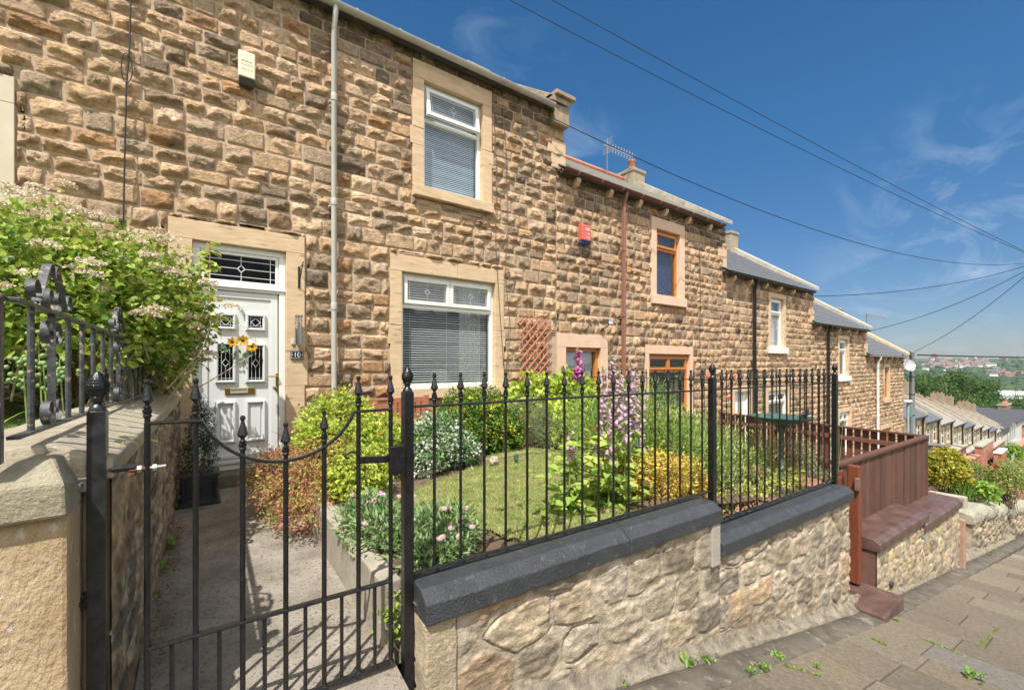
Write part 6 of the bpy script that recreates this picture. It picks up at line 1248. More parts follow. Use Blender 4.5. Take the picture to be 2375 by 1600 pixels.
for x in (bx0 - .02, bx1 - .04):
    for y_, z_ in ((5.12, -.70), (5.59, zt + .02)): mb = MB(); mb.box(x, x + .06, y_, y_ + .055, -1.15, z_); mb.build('leg', BM, bn, bevel=.005)
    mb = MB(); mb.box(x, x + .06, 5.10, 5.62, zt - .18, zt - .145); mb.build('armrest', BM, bn, bevel=.006)
mb = MB(); mb.box(1.88, 2.0, 5.596, 5.60, zt - .05, zt - .022); mb.build('brass_plaque', BRASS, bn)
bb = at(1812, 985, 4.85); t = thing('bird_bath', 'green metal bird bath with wide shallow bowl behind the railing', 'bird bath', (bb.x, bb.y, -1.42)); BBM = mat('verdigris_green', (.03, .075, .06), (.08, .14, .11), rough=.5, scale=12); rb = .31; zt = at(1812, 967, 4.85).z
mb = MB(); mb.lathe((bb.x, bb.y, zt - .09), [(.03, 0), (.12, .012), (.24, .05), (rb - .01, .085), (rb, .095), (rb, .10), (rb - .02, .09), (.2, .055), (.05, .03), (.01, .028)], 28); mb.build('bowl', BBM, t, smooth=50)
mb = MB(); mb.lathe((bb.x, bb.y, -1.44), [(.14, 0), (.13, .02), (.05, .05), (.03, .1), (.028, zt + 1.36 - .12), (.05, zt + 1.36)], 14); mb.build('stem', BBM, t, smooth=50)
bp = at(1868, 967, 4.78); t = thing('bird_figure', 'small dark bird figure perched on the rim of the bird bath', 'ornament', tuple(bp)); mb = MB()
q = bp + Vector((0, 0, .035)); mb.tube([q + Vector((-.09, 0, -.005)), q + Vector((-.06, 0, 0)), q + Vector((-.02, 0, .0)), q + Vector((.02, 0, .008)), q + Vector((.045, 0, .03)), q + Vector((.062, 0, .034)), q + Vector((.08, 0, .03))], [.006, .016, .032, .030, .018, .016, .003], 10)
mb.tube([q + Vector((0, 0, -.02)), q + Vector((0, 0, -.07))], .004, 5); mb.build('body', mat('dark_bronze', (.03, .035, .04), rough=.5), t, smooth=True)
def rock(name, label, c, s, m, seed, cat='ornament'):
    bm = bmesh.new(); bmesh.ops.create_icosphere(bm, subdivisions=3, radius=1)
    for v in bm.verts: k = 1 + .35 * noise.noise(v.co * 1.7 + Vector((seed, 0, 0))) + .12 * noise.noise(v.co * 5); v.co = Vector((v.co.x * s[0], v.co.y * s[1], v.co.z * s[2])) * k + Vector(c)
    me = D.meshes.new(name); bm.to_mesh(me); bm.free(); me.materials.append(m); o = D.objects.new(name, me); COL.objects.link(o); return tag(o, label, cat)
p = at(1147, 1068, 4.95); rock('stone_ornament', 'small pale stone hedgehog ornament at the edge of the lawn', (p.x, p.y, -1.10), (.055, .05, .055), CONC, 2)
p = at(1197, 1062, 5.1); rock('green_ornament', 'little green ornament on the soil beneath the grey bush', (p.x, p.y, -1.10), (.03, .03, .045), BBM, 3)
p = at(1481, 1040, 4.6); rock('blue_ornament', 'small blue ceramic ornament in front of the feathery perennials', (p.x, p.y, p.z), (.045, .045, .06), mat('blue_glaze', (.05, .16, .22), rough=.2), 4)
p0 = at(889, 1140, 3.05); t = thing('rain_gauge', 'clear plastic tube standing in the soil behind the gate latch', 'rain gauge', tuple(p0)); mb = MB(); mb.lathe((p0.x, p0.y, -1.16), [(.011, 0), (.011, .24)], 14); mb.build('tube', mat('cloudy_plastic', (.62, .60, .52), rough=.25), t, smooth=50); mb = MB(); mb.lathe((p0.x, p0.y, -.93), [(.014, 0), (.014, .02)], 14); mb.build('collar', UPVC, t, smooth=50)
p0 = at(899, 1138, 3.2); mb = MB(); mb.lathe((p0.x, p0.y, -1.16), [(.03, 0), (.032, .1), (.02, .13), (.014, .16)], 14); tag(mb.build('green_bottle', BBM, smooth=50), 'small green bottle on the soil beside the clear tube', 'bottle')
# weeds and moss in the joints of the paving
r = np.random.default_rng(77)
def weed(px, py, s, lb, n=26):
    a_, b_ = _d(px); k = None
    d = 3.0
    for _ in range(40): X0 = d * a_; d = d + .5 * ((-(street_z(X0)) * FOC / (py - HY)) - d)
    P0 = Vector((d * a_, d * b_, street_z(d * a_) + .01)); t = thing('weed', lb, 'weed', tuple(P0), group='small weeds along the pavement'); a = r.uniform(0, 6.28, n); P = np.tile(np.array(P0), (n, 1)) + r.normal(size=(n, 3)) * [s * .5, s * .5, s * .1] + [0, 0, s * .2]
    leaves('leaves', P, np.stack([np.cos(a), np.sin(a), r.uniform(.2, 1.6, n)], 1), np.tile([0, 0, 1.], (n, 1)), s * .8 * r.uniform(.6, 1.3, n), s * .36, palette(n, [(.14, .26, .04), (.22, .34, .06)], r), t, shape='oval')
for px, py, s, lb in ((1588, 1545, .07, 'tallest weed at the wall foot left of its neighbour'), (1637, 1536, .05, 'weed at the wall foot just right of the tallest one'), (1810, 1532, .055, 'round leaved weed in the middle of the kerb strip'), (1770, 1555, .045, 'flat weed on the kerb strip edge beside the round leaved one'), (1738, 1563, .035, 'tiny weed farthest left along the kerb strip'),
                      (2262, 1577, .08, 'leafy weed in the paving at the bottom right corner'), (1440, 1590, .04, 'weed in the wall foot at the very bottom edge'), (1895, 1550, .03, 'thin weed in the first paving joint'), (2078, 1440, .03, 'weed in the paving below the brown capped wall'), (2300, 1290, .05, 'weed on the kerb strip below the rough stone wall')): weed(px, py, s, lb)
V = []; n = 620; Pm = []
for (pa, pb) in (((2140, 1482), (2245, 1525)), ((1820, 1545), (1905, 1570)), ((2020, 1480), (2060, 1500)), ((2270, 1500), (2320, 1450)), ((1850, 1500), (1990, 1440))):
    for k in range(110):
        u = r.random() ** 1.0; px, py = pa[0] + (pb[0] - pa[0]) * u, pa[1] + (pb[1] - pa[1]) * u; a_, b_ = _d(px); d = 3.5
        for _ in range(30): d = d + .5 * (-(street_z(d * a_)) * FOC / (py - HY) - d)
        Pm.append((d * a_ + r.normal() * .008, d * b_ + r.normal() * .006, street_z(d * a_) + .003))
Pm = np.array(Pm); n = len(Pm); tag(leaves('joint_moss', Pm, unit(n, r) + [0, 0, .6], np.tile([0, 0, 1.], (n, 1)), .02, .012, palette(n, [(.16, .28, .04), (.26, .38, .07)], r)), kind='stuff')
# weeds down the left side of the path
for k, (px, py, s) in enumerate(((405, 1180, .09), (390, 1265, .10), (372, 1320, .07), (355, 1385, .05))):
    d = 1003 * 1.40 / (py - 845); a_, b_ = _d(px); P0 = Vector((d * a_ + .02, d * b_, -1.41)); t = thing('path_weed', ['highest weed at the foot of the boundary wall', 'largest weed at the foot of the boundary wall', 'middle weed in the shade of the boundary wall', 'smallest weed nearest the gate along the boundary wall'][k], 'weed', tuple(P0), group='weeds along the boundary wall'); n = 34; a = r.uniform(0, 6.28, n); P = np.tile(np.array(P0), (n, 1)) + r.normal(size=(n, 3)) * [.015, s * .6, .008] + [0, 0, .02]
    leaves('leaves', P, np.stack([np.cos(a), np.sin(a), r.uniform(.2, 1.2, n)], 1), np.tile([0, 0, 1.], (n, 1)), s * .5, s * .22, palette(n, [(.14, .26, .04), (.22, .34, .06)], r), t, shape='oval')
c = on_f(898, 1560, 2.25); shrub('latch_weed', 'bright green weed growing beside the foot of the latch post', 'weed', (.86, 2.2, -1.5), [((.84, 2.24, -1.36), (.05, .07, .16))], 260, .035, .02, [(.30, .46, .07), (.38, .52, .10)], 60, clump=4, cr=.02, stems=5, stemr=.002)
n = 420; P = np.stack([r.uniform(-.21, -.12, n), r.uniform(2.6, 5.7, n), np.full(n, -1.405)], 1); tag(leaves('leaf_litter', P, unit(n, r) * [1, 1, .2], np.tile([0, 0, 1.], (n, 1)) + r.normal(size=(n, 3)) * .3, .022, .014, palette(n, [(.25, .10, .05), (.32, .2, .1), (.18, .12, .06)], r)), kind='stuff')
# ================================================================ lower gardens and lane
YB = [(.48, .42, .05), (.40, .38, .05), (.24, .30, .04), (.54, .47, .08)]
c = at(2198, 1085, 10.2); shrub('golden_privet', 'round golden yellow bush behind the corner of the timber fence', 'shrub', (c.x, c.y, -3.1), [((c.x - .12, c.y, -2.46), (.34, .38, .46)), ((c.x - .2, c.y + .5, -2.5), (.38, .4, .42))], 9500, .062, .038, YB, 61, clump=6, cr=.03, stems=14)
c = at(2228, 1150, 10); strappy('iris_clump', 'clump of upright sword leaves beside the golden bush', (c.x, c.y, -3.05), 130, .62, .028, [(.18, .34, .06), (.26, .42, .08), (.14, .28, .05)], 62, spread=.17, lean=.35, arch=.25)
c = at(2282, 1143, 9.8); shrub('hosta', 'low glossy green leaves between the sword leaves and the rose', 'plant', (c.x, c.y, -2.95), [((c.x, c.y, -2.88), (.28, .2, .16))], 420, .10, .06, [(.20, .36, .05), (.28, .42, .07)], 63, clump=3, cr=.04, stems=5)
c = at(2262, 1112, 11.6); shrub('green_bush', 'small green bush behind the sword leaves', 'shrub', (c.x, c.y, -3.4), [((c.x, c.y, -3.0), (.3, .3, .35))], 1300, .05, .025, [G1, G2, G3], 64, clump=5, cr=.04, stems=8)
def roses(t, c, o, r): k = c[o[:, 2] > 0]; umbels(t, k[r.integers(0, len(k), 40)], r, R=.025, n=14, cols=((.62, .52, .46), (.55, .42, .38)), fs=.02, name='faded_blooms')
c = at(2345, 1110, 10.8); shrub('rose_bush', 'open rose bush at the right edge above the rough stone wall', 'shrub', (c.x, c.y, -3.6), [((c.x, c.y, -2.75), (.55, .4, .42)), ((c.x + .5, c.y, -2.9), (.5, .4, .4)), ((c.x - .35, c.y + .1, -2.95), (.28, .25, .3))], 3400, .05, .03, [(.26, .38, .07), (.34, .42, .10), (.18, .28, .05), (.38, .3, .12)], 65, clump=4, cr=.06, stems=26, stemr=.006, flowers=roses, shell=.8)
for px, py, lb in ((2309, 1083, 'deep red rose bloom left of the rose bush top'), (2322, 1062, 'orange red rose bloom at the top of the rose bush')):
    c = at(px, py, 10.7); t = thing('rose', lb, 'rose', tuple(c)); umbels(t, [np.array(c)], np.random.default_rng(int(px)), R=.055, n=50, cols=((.55, .02, .03), (.62, .05, .04)) if px < 2315 else ((.62, .14, .06), (.55, .1, .08)), name='petals', fs=.035, dome=.8); mb = MB(); mb.tube([tuple(c - Vector((-.1, 0, .5))), tuple(c)], .006, 5); mb.build('stem', GSTEM, t)
t = thing('far_railing', 'plain black railing across the lower garden in front of the brick yards', 'railing', (17, 4, -4)); A, B = at(2218, 1083, 13), at(2330, 1100, 12.2)
mb = MB(); mb.beam(A, B, .03, .03); mb.build('top_rail', IRON, t)
for j in range(11): c = A.lerp(B, j / 10.); big = j in (0, 4, 7); mb = MB(); mb.tube([(c.x, c.y, c.z - 1.0), (c.x, c.y, c.z + (.16 if big else .08))], .012 if big else .008, 6); mb.build('bar', IRON, t)
t = thing('low_railing', 'dark reddish railing stepping down behind the rough stone wall', 'railing', (15.5, 1.8, -3.9)); A, B = at(2318, 1150, 10.4), at(2344, 1127, 12.8)
mb = MB(); mb.beam(A, B, .05, .04); mb.build('top_rail', BRD, t)
for j in range(7): c = A.lerp(B, j / 6.); mb = MB(); mb.tube([(c.x, c.y, c.z - .8), (c.x, c.y, c.z + .06)], .014, 6); mb.build('bar', IRON, t)
# brick material with courses
def brickmat(name, c1, c2, mc, sc=4.4):
    m = D.materials.new(name); m.use_nodes = True; N, L = m.node_tree.nodes, m.node_tree.links; b = N['Principled BSDF']; b.inputs['Roughness'].default_value = .9
    q = N.new('ShaderNodeTexBrick'); q.inputs['Scale'].default_value = sc; q.inputs['Color1'].default_value = (*c1, 1); q.inputs['Color2'].default_value = (*c2, 1); q.inputs['Mortar'].default_value = (*mc, 1); q.inputs['Mortar Size'].default_value = .02; q.inputs['Brick Width'].default_value = 1.0; q.inputs['Row Height'].default_value = .33
    tcn = N.new('ShaderNodeTexCoord'); sp = N.new('ShaderNodeSeparateXYZ'); cb = N.new('ShaderNodeCombineXYZ'); ad = N.new('ShaderNodeMath'); L.new(tcn.outputs['Object'], sp.inputs[0]); L.new(sp.outputs['X'], ad.inputs[0]); L.new(sp.outputs['Y'], ad.inputs[1]); L.new(ad.outputs[0], cb.inputs['X']); L.new(sp.outputs['Z'], cb.inputs['Y']); L.new(cb.outputs[0], q.inputs['Vector'])
    nz = N.new('ShaderNodeTexNoise'); nz.inputs['Scale'].default_value = 1.7; L.new(tcn.outputs['Object'], nz.inputs['Vector']); mx = N.new('ShaderNodeMix'); mx.data_type = 'RGBA'; mx.blend_type = 'MULTIPLY'; mx.inputs['Factor'].default_value = .6
    cr = N.new('ShaderNodeMapRange'); cr.inputs[1].default_value = .3; cr.inputs[2].default_value = .7; cr.inputs[3].default_value = .6; cr.inputs[4].default_value = 1.25; L.new(nz.outputs['Fac'], cr.inputs[0]); L.new(q.outputs['Color'], mx.inputs['A']); L.new(cr.outputs[0], mx.inputs['B']); L.new(mx.outputs['Result'], b.inputs['Base Color'])
    bp = N.new('ShaderNodeBump'); bp.inputs['Strength'].default_value = .5; bp.inputs['Distance'].default_value = .02; L.new(q.outputs['Fac'], bp.inputs['Height']); bp.invert = True; L.new(bp.outputs[0], b.inputs['Normal']); MATS[name] = m; return m
REDB = brickmat('red_brick', (.36, .13, .08), (.48, .20, .13), (.42, .34, .27)); FARST = brickmat('coursed_stone', (.44, .33, .21), (.34, .25, .16), (.46, .37, .26), 2.2)
FLATR = mat('flat_roof_felt', (.26, .27, .30), (.33, .34, .37), rough=.8, scale=1.5)
def boxpart(nm, x0, x1, y0, y1, z0, z1, m, p, bevel=0): mb = MB(); mb.box(x0, x1, y0, y1, z0, z1); return mb.build(nm, m, p, bevel=bevel)
OB_ = [(28.6, 36.0, 5.2, -3.55, 'flat roofed stone outbuilding right behind the golden bush'), (36.2, 44, 5.1, -4.9, 'flat roofed brick outbuilding in the middle of the lane row'), (44.2, 51.5, 5.0, -6.1, 'lowest flat roofed outbuilding with a blue grey roof edge')]
t = thing('outbuilding', 'long low outbuilding with a blue grey flat roof below the lower terrace', 'outbuilding', (45, 6.5, -12)); zz_ = lambda x: -4.44 - .129 * (x - 33.6)
mb = MB(); mb.prism([(6, 0), (7.0, -.48), (7.0, -.62), (6, -.16)], lambda p, x: (x, p[0], zz_(x) + p[1]), (31.5, 57)); mb.build('roof', FLATR, t, bevel=.02)
mb = MB(); mb.prism([(6.12, -.17), (6.9, -.5), (6.9, -8), (6.12, -8)], lambda p, x: (x, p[0], zz_(x) + p[1]), (31.7, 44)); mb.build('stone_wall', FARST, t); mb = MB(); mb.prism([(6.12, -.17), (6.9, -.5), (6.9, -8), (6.12, -8)], lambda p, x: (x, p[0], zz_(x) + p[1]), (44, 56.8)); mb.build('brick_wall', REDB, t)
for k, (x0, x1, y0, zt, lb) in []:
    t = thing('outbuilding', lb, 'outbuilding', ((x0 + x1) / 2, y0 + 1.3, ground_z(x0) - 1), group='flat roofed outbuildings along the lane'); boxpart('wall', x0, x1, y0, y0 + 2.6, -10.5, zt - .12, FARST if k == 0 else REDB, t)
    boxpart('roof', x0 - .25, x1 + .25, y0 - .3, y0 + 2.9, zt - .12, zt, FLATR, t, .02); boxpart('door', x0 + 3, x0 + 4, y0 - .03, y0 + .05, zt - 2.3, zt - .4, BRD, t)
def yard(x0, x1, y0, y1, zt, lb, m=REDB, cop=TERRA, nm='yard_wall'):
    t = thing(nm, lb, 'wall', ((x0 + x1) / 2, (y0 + y1) / 2, zt - 2)); boxpart('brickwork', x0, x1, y0, y1, zt - 3.5, zt, m, t); boxpart('coping', x0 - .04, x1 + .04, y0 - .04, y1 + .04, zt, zt + .07, cop, t, .01)
COPB = mat('brick_coping', (.42, .20, .14), (.52, .28, .2), rough=.9, scale=3)
def wallx(pa, pb, py, Y, lb, cop=COPB, th=.25, m=None): a = on_y(pa, py, Y); b = on_y(pb, py, Y); yard(a.x, b.x, Y, Y + th, a.z, lb, m or REDB, cop)
wallx(2222, 2241, 1045, 4.6, 'tall square red brick pier beside the grey board gate', CONC, .35)
wallx(2244, 2290, 1052, 5.0, 'dark red brick yard wall just right of the tall pier', CONC)
wallx(2238, 2262, 1077, 4.1, 'low red brick wall with brick coping left of the stepped one')
wallx(2258, 2277, 1066, 4.0, 'stepped red brick wall in the middle of the yards')
wallx(2277, 2304, 1038, 3.9, 'sunlit tall brick gable wall of the yards', CONC)
wallx(2305, 2330, 1040, 4.6, 'red brick end wall under the outbuilding roof', CONC)
wallx(2322, 2335, 1053, 3.4, 'narrow brick wall with white painted cap', UPVC)
wallx(2357, 2420, 1046, 3.4, 'brick wall cut off by the right edge of the picture')
GW = mat('silvered_boards', (.34, .33, .31), (.46, .45, .42), rough=.9, scale=6, stretch=(9, 9, .5))
for (p, q, y0, y1, d0, lb) in ((2219, 2233, 1063, 1098, 21.2, 'grey weathered board gate left of the tall brick pier'), (2341, 2352, 1058, 1090, 24, 'pale weathered board gate at the far right')):
    a, b, c = at(p, y0, d0), at(q, y0, d0 + 1), at(p, y1, d0); t = thing('board_gate', lb, 'gate', (a.x, a.y, c.z)); x = a.x
    while x < b.x: boxpart('board', x, x + .13, a.y - .1, a.y - .06, c.z - .4, a.z + .05 * math.sin(x * 9), GW, t); x += .14
    boxpart('ledge', a.x, b.x, a.y - .06, a.y - .02, a.z - .4, a.z - .28, GW, t)
c = at(2350, 1050, 25); shrub('ivy_patch', 'green ivy hanging over the pale gate at the far right', 'ivy', (c.x, c.y, c.z - .5), [((c.x, c.y, c.z), (.9, .3, .35))], 500, .18, .12, [G1, G2, G3], 66, clump=5, cr=.1, stems=4)
# telegraph pole with a dish
pt = at(2115, 815, 27); tp = thing('telegraph_pole', 'grey telegraph pole with iron bands beyond the end of the terrace', 'pole', (pt.x, pt.y, -7.5)); PLM = mat('galvanised_pole', (.30, .32, .34), (.40, .42, .44), rough=.6, scale=5)
mb = MB(); mb.lathe((pt.x, pt.y, -8.5), [(.17, 0), (.12, pt.z + 8.4), (.14, pt.z + 8.42), (.14, pt.z + 8.5)], 14); mb.build('shaft', PLM, tp, smooth=50)
mb = MB(); mb.beam((pt.x - .45, pt.y, pt.z - .35), (pt.x + .45, pt.y, pt.z - .35), .06, .06)
for q in (-.42, .42): mb.lathe((pt.x + q, pt.y, pt.z - .33), [(.03, 0), (.05, .03), (.05, .1), (.02, .16)], 8)
mb.build('insulator_arm', mat('dark_fittings', (.04, .04, .045), rough=.6), tp)
mb = MB(); mb.tube([(pt.x + .14, pt.y, pt.z - 1.9), (pt.x + .2, pt.y - .1, pt.z - 1.2), (pt.x + .25, pt.y, pt.z - .6), (pt.x + .45, pt.y, pt.z - .3)], .04, 6); mb.tube([(pt.x - .12, pt.y, pt.z - 1.9), (pt.x - .25, pt.y, pt.z - .9), (pt.x - .42, pt.y, pt.z - .3)], .03, 6); mb.build('cable_bundle', MATS['dark_fittings'], tp)
for q in (1.6, 2.7, 4): mb = MB(); mb.lathe((pt.x, pt.y, pt.z - q), [(.155, 0), (.155, .06)], 14); mb.build('band', MATS['dark_fittings'], tp)
dc = at(2106, 848, 25.5); ds = thing('satellite_dish', 'grey satellite dish on the last terraced house before the pole', 'satellite dish', tuple(dc)); mb = MB(); prof = [(.02, .0), (.15, .012), (.28, .045), (.36, .085), (.37, .09), (.355, .1), (.27, .06), (.14, .028), (.01, .018)]; mb.lathe((0, 0, 0), prof, 26); d_ = mb.build('dish', mat('dish_grey', (.34, .35, .37), (.44, .45, .47), rough=.6), ds, local=True, smooth=50); d_.rotation_euler = (R(72), 0, R(-38))
mb = MB(); mb.tube([dc, dc + Vector((-.3, .35, -.25)), dc + Vector((-.6, .6, -.3))], .025, 6); mb.build('bracket', MATS['dark_fittings'], ds)
mb = MB(); mb.tube([dc + Vector((-.05, -.02, -.3)), dc + Vector((-.3, -.4, -.12))], .014, 5); mb.box(dc.x - .34, dc.x - .26, dc.y - .48, dc.y - .40, dc.z - .15, dc.z - .07); mb.build('receiver_arm', MATS['dark_fittings'], ds)
# pale street lamp beside the pole
sl = at(2107, 933, 24); t = thing('street_lamp', 'street lamp with white hood and green box beside the telegraph pole', 'street lamp', (sl.x, sl.y, -8)); boxpart('hood', sl.x - .35, sl.x + .3, sl.y - .12, sl.y + .12, sl.z, sl.z + .12, UPVC, t, .03); boxpart('control_box', sl.x + .1, sl.x + .35, sl.y - .1, sl.y + .1, sl.z - .85, sl.z - .15, mat('lamp_green', (.10, .28, .2), rough=.5), t, .03); mb = MB(); mb.tube([(sl.x - .1, sl.y, -8.5), (sl.x - .1, sl.y, sl.z)], .06, 8); mb.build('pole', PLM, t)

# ================================================================ the lower terrace, ten houses stepping down
def lower_house():
    t = thing('lower_terrace_house', 'x', 'house', (0, 0, 0)); w = 5.9
    boxpart('wall', 0, w, 0, 8, -6, 0, FARST, t)
    mb = MB(); mb.prism([(-.25, -.05), (4, 2.75), (8.25, -.05), (8.2, -.2), (4, 2.6), (-.25, -.18)], lambda p, q: (q, p[0], p[1]), (0, w - .28)); rf = mb.build('roof', SLATE, t)
    mb = MB(); mb.prism([(-.3, .0), (-.3, .2), (4, 3.05), (8.3, .2), (8.3, 0), (4, 2.7)], lambda p, q: (q, p[0], p[1]), (w - .28, w)); mb.build('verge_coping', mat('pale_verge', (.34, .29, .22), (.46, .40, .32), rough=.9, scale=2), rf)
    boxpart('chimney', w - .9, w + .0, 3.4, 4.7, 2.0, 3.95, mat('far_chimney', (.26, .2, .14), (.36, .28, .2), rough=.9, scale=2), t); ch = KIDS[t.name][-1]
    for j in range(3): mb = MB(); mb.lathe((w - .45, 3.65 + j * .4, 3.95), [(.11, 0), (.085, .28)], 10); mb.build('chimney_pot', mat('sooty_pot', (.26, .13, .08), (.38, .24, .16), rough=.9), ch)
    for x in (1.0, 3.5):
        f = MB(); ring(f, x, x + .95, -2.1, -.7, .065, -.04, .02); f.box(x + .09, x + .86, -.055, .015, -1.3, -1.22); wdo = f.build('window', UPVC, t); boxpart('pane', x + .06, x + .89, -.02, 0.01, -2.05, -.75, mat('far_glass', (.05, .06, .08), rough=.1), wdo)
        boxpart('lintel', x - .15, x + 1.1, -.04, .02, -.68, -.42, ASHLAR, t); boxpart('sill', x - .15, x + 1.1, -.12, .02, -2.28, -2.12, ASHLAR, t)
    mb = MB(); mb.tube([(0.1, -.28, -.1), (w - .3, -.28, -.1)], .07, 6); mb.build('gutter', BLKPL, t); mb = MB(); mb.tube([(w - .75, -.26, -.15), (w - .75, -.1, -.4), (w - .75, -.1, -5.5)], .06, 7); mb.build('downpipe', BLKPL, t)
    boxpart('party_pier', w - .42, w - .05, -.14, .0, -6, -.1, FARST, t)
    return t
ORD = ['first and highest', 'second', 'third', 'fourth', 'fifth', 'sixth', 'seventh', 'eighth', 'ninth', 'tenth and lowest']
H0 = lower_house(); OLDROOF = [q for q in KIDS[H0.name] if q.name.startswith('roof')][0].data.copy(); OLDROOF.materials[0] = SLATEG; H0['group'] = 'houses of the lower terrace'
for k in range(10):
    o = H0 if k == 0 else copy_tree(H0)
    for kid in KIDS[o.name]:
        if kid.name.startswith('roof') and k % 3 != 1: kid.data = kid.data if k == 0 else OLDROOF
        if kid.name.startswith('chimney') and k in (1, 3, 4, 7): kid.location.z -= 1.05
    o.location = (47.5 + 5.9 * k, 10, -4.55 - .68 * k); o['label'] = '%s sandstone house of the lower terrace beyond the telegraph pole' % ORD[k]
# scaffolding at the bottom end
sc = thing('scaffolding', 'metal scaffolding round the front of the lowest terrace house', 'scaffolding', (107, 8, -17)); P_ = mat('scaffold_tube', (.45, .45, .44), rough=.5, metal=.3)
for x in (102.5, 105, 107.5): 
    for y in (7.8, 9.2): mb = MB(); mb.tube([(x, y, -17.5), (x, y, -9.6 + .3 * (x == 105))], .07, 6); mb.build('upright', P_, sc)
for z in (-14, -12, -10.6): mb = MB(); mb.tube([(101.8, 7.8, z), (108.2, 7.8, z)], .06, 6); mb.build('ledger', P_, sc)
mb = MB(); mb.tube([(102, 7.7, -15.5), (107, 7.7, -10.5)], .06, 6); mb.build('brace', P_, sc); mb = MB(); mb.box(102, 108, 7.8, 9.3, -12.1, -11.95); mb.build('platform', GW, sc)
# white rendered building and brick gable roofs at the far right
a = at(2322, 1000, 66); b = at(2420, 1000, 100); t = thing('rendered_building', 'low white rendered building with dark flat roof at the far right', 'building', (a.x + 10, a.y + 3, -15)); boxpart('wall', a.x, a.x + 46, a.y, a.y + 10, -17, a.z, mat('grey_white_render', (.50, .49, .47), (.6, .59, .57), rough=.9, scale=.6), t); boxpart('roof', a.x - .4, a.x + 46.4, a.y - .4, a.y + 10.4, a.z, a.z + .35, mat('dark_felt', (.08, .08, .085), rough=.8), t)
for k, (px, py, dd, lb) in enumerate(((2352, 962, 92, 'red brick gabled house with grey roof behind the rendered building'), (2400, 975, 80, 'red brick gable nearest the right edge behind the rendered building'))):
    a = at(px, py, dd); t = thing('brick_house', lb, 'house', (a.x, a.y, -20)); mb = MB(); pts = [(-2.9, -2.3), (0, 0), (2.9, -2.3), (2.9, -9), (-2.9, -9)]; mb.prism(pts, lambda p, q: (a.x + q, a.y + p[0], a.z + p[1]), (0, 14)); mb.build('wall', REDB, t); mb = MB()
    for s_ in (-1, 1): mb.prism([(0, .15), (s_ * 3.2, -2.4), (s_ * 3.2, -2.6), (0, -.05)], lambda p, q: (a.x + q, a.y + p[0], a.z + p[1]), (-.2, 14.2))
    mb.build('roof', SLATE, t)
t = thing('chimney_stack', 'long brown brick chimney stack with pots in front of the white sheds', 'chimney', (0, 0, 0)); a = at(2324, 937, 95); b = at(2364, 937, 98); boxpart('stack', a.x, b.x, a.y - .6, a.y + .6, a.z - 6, a.z, mat('brown_stack', (.22, .14, .09), (.3, .2, .14), rough=.9, scale=2), t)
for j in range(5): mb = MB(); x = a.x + (b.x - a.x) * (j + .5) / 5; mb.lathe((x, a.y, a.z), [(.16, 0), (.13, .5)], 8); mb.build('chimney_pot', TERRA, t)
boxpart('cap', a.x - .15, b.x + .15, a.y - .75, a.y + .75, a.z - .35, a.z - .1, CONC, t)

# ================================================================ trees, woods, far town
def tree_mesh(seed, h=15, w=6.5, n=5200, L=.62):
    r = np.random.default_rng(seed); ells = [((0, 0, h * .62), (w * .8, w * .8, h * .34))] + [((r.normal() * w * .42, r.normal() * w * .42, h * r.uniform(.35, .82)), (w * r.uniform(.3, .48),) * 2 + (h * r.uniform(.14, .24),)) for _ in range(9)]
    c, o = blob_points(ells, n // 5, r, .5, .4, 2.5); P = np.repeat(c, 5, 0) + r.normal(size=(len(c) * 5, 3)) * .35; O = np.repeat(o, 5, 0); m_ = len(P)
    cc = np.repeat(palette(len(c), [(.06, .12, .025), (.09, .17, .035), (.13, .20, .04), (.05, .10, .03)], r, .15), 5, 0) * r.uniform(.8, 1.2, (m_, 1))
    cr = leaves('crown', P, O * .5 + unit(m_, r), O * .7 + [0, 0, .5] + unit(m_, r) * .5, L * r.uniform(.6, 1.3, m_), L * .6, cc); mb = MB(); mb.tube([(0, 0, -1.5), (.1, 0, h * .35), (-.1, .1, h * .7)], [.38, .28, .1], 8)
    for j in range(6): a = j * 1.05; mb.tube([(0, 0, h * (.28 + .06 * j)), (math.cos(a) * w * .3, math.sin(a) * w * .3, h * (.42 + .06 * j)), (math.cos(a) * w * .55, math.sin(a) * w * .55, h * (.5 + .06 * j))], [.16, .1, .04], 5)
    tr = mb.build('trunk', BARK, None); q = (cr.data, tr.data); D.objects.remove(cr); D.objects.remove(tr); return q
TM = [tree_mesh(s) for s in (1, 2, 3)]
TL = [(2142, 866, 150, 1.0, 'leftmost broad tree beyond the lower terrace roofs'), (2175, 868, 165, 1.15, 'tree second from the left in the dark clump'), (2208, 861, 175, 1.3, 'tallest dark tree in the middle of the clump'), (2243, 861, 170, 1.25, 'tall tree right of the tallest in the clump'), (2270, 880, 160, 1.0, 'tree on the right shoulder of the clump'),
      (2292, 908, 150, .95, 'lower tree at the right end of the clump'), (2230, 912, 130, .95, 'bright green tree in front of the clump'), (2262, 925, 125, .85, 'small green tree behind the chimneys'), (2190, 905, 138, .95, 'middle front tree of the clump'), (2306, 925, 128, .75, 'small tree beside the white sheds'), (2160, 893, 140, .9, 'front tree at the left of the clump'), (2290, 940, 118, .7, 'lowest bush like tree above the terrace chimneys'),
      (2368, 950, 112, .5, 'small tree at the right edge above the brick roofs'), (2125, 880, 140, .8, 'tree seen just right of the telegraph pole')]
for k, (px, py, d, s, lb) in enumerate(TL):
    c = at(px, py, d); h = 15 * s; t = thing('tree', lb, 'tree', (c.x, c.y, c.z - h * .98), rz=k * 1.3, group='trees beyond the lower terrace'); t.scale = (s, s, s)
    for nm, me in zip(('crown', 'trunk'), TM[k % 3]): o = D.objects.new(nm, me); COL.objects.link(o); adopt(o, t)
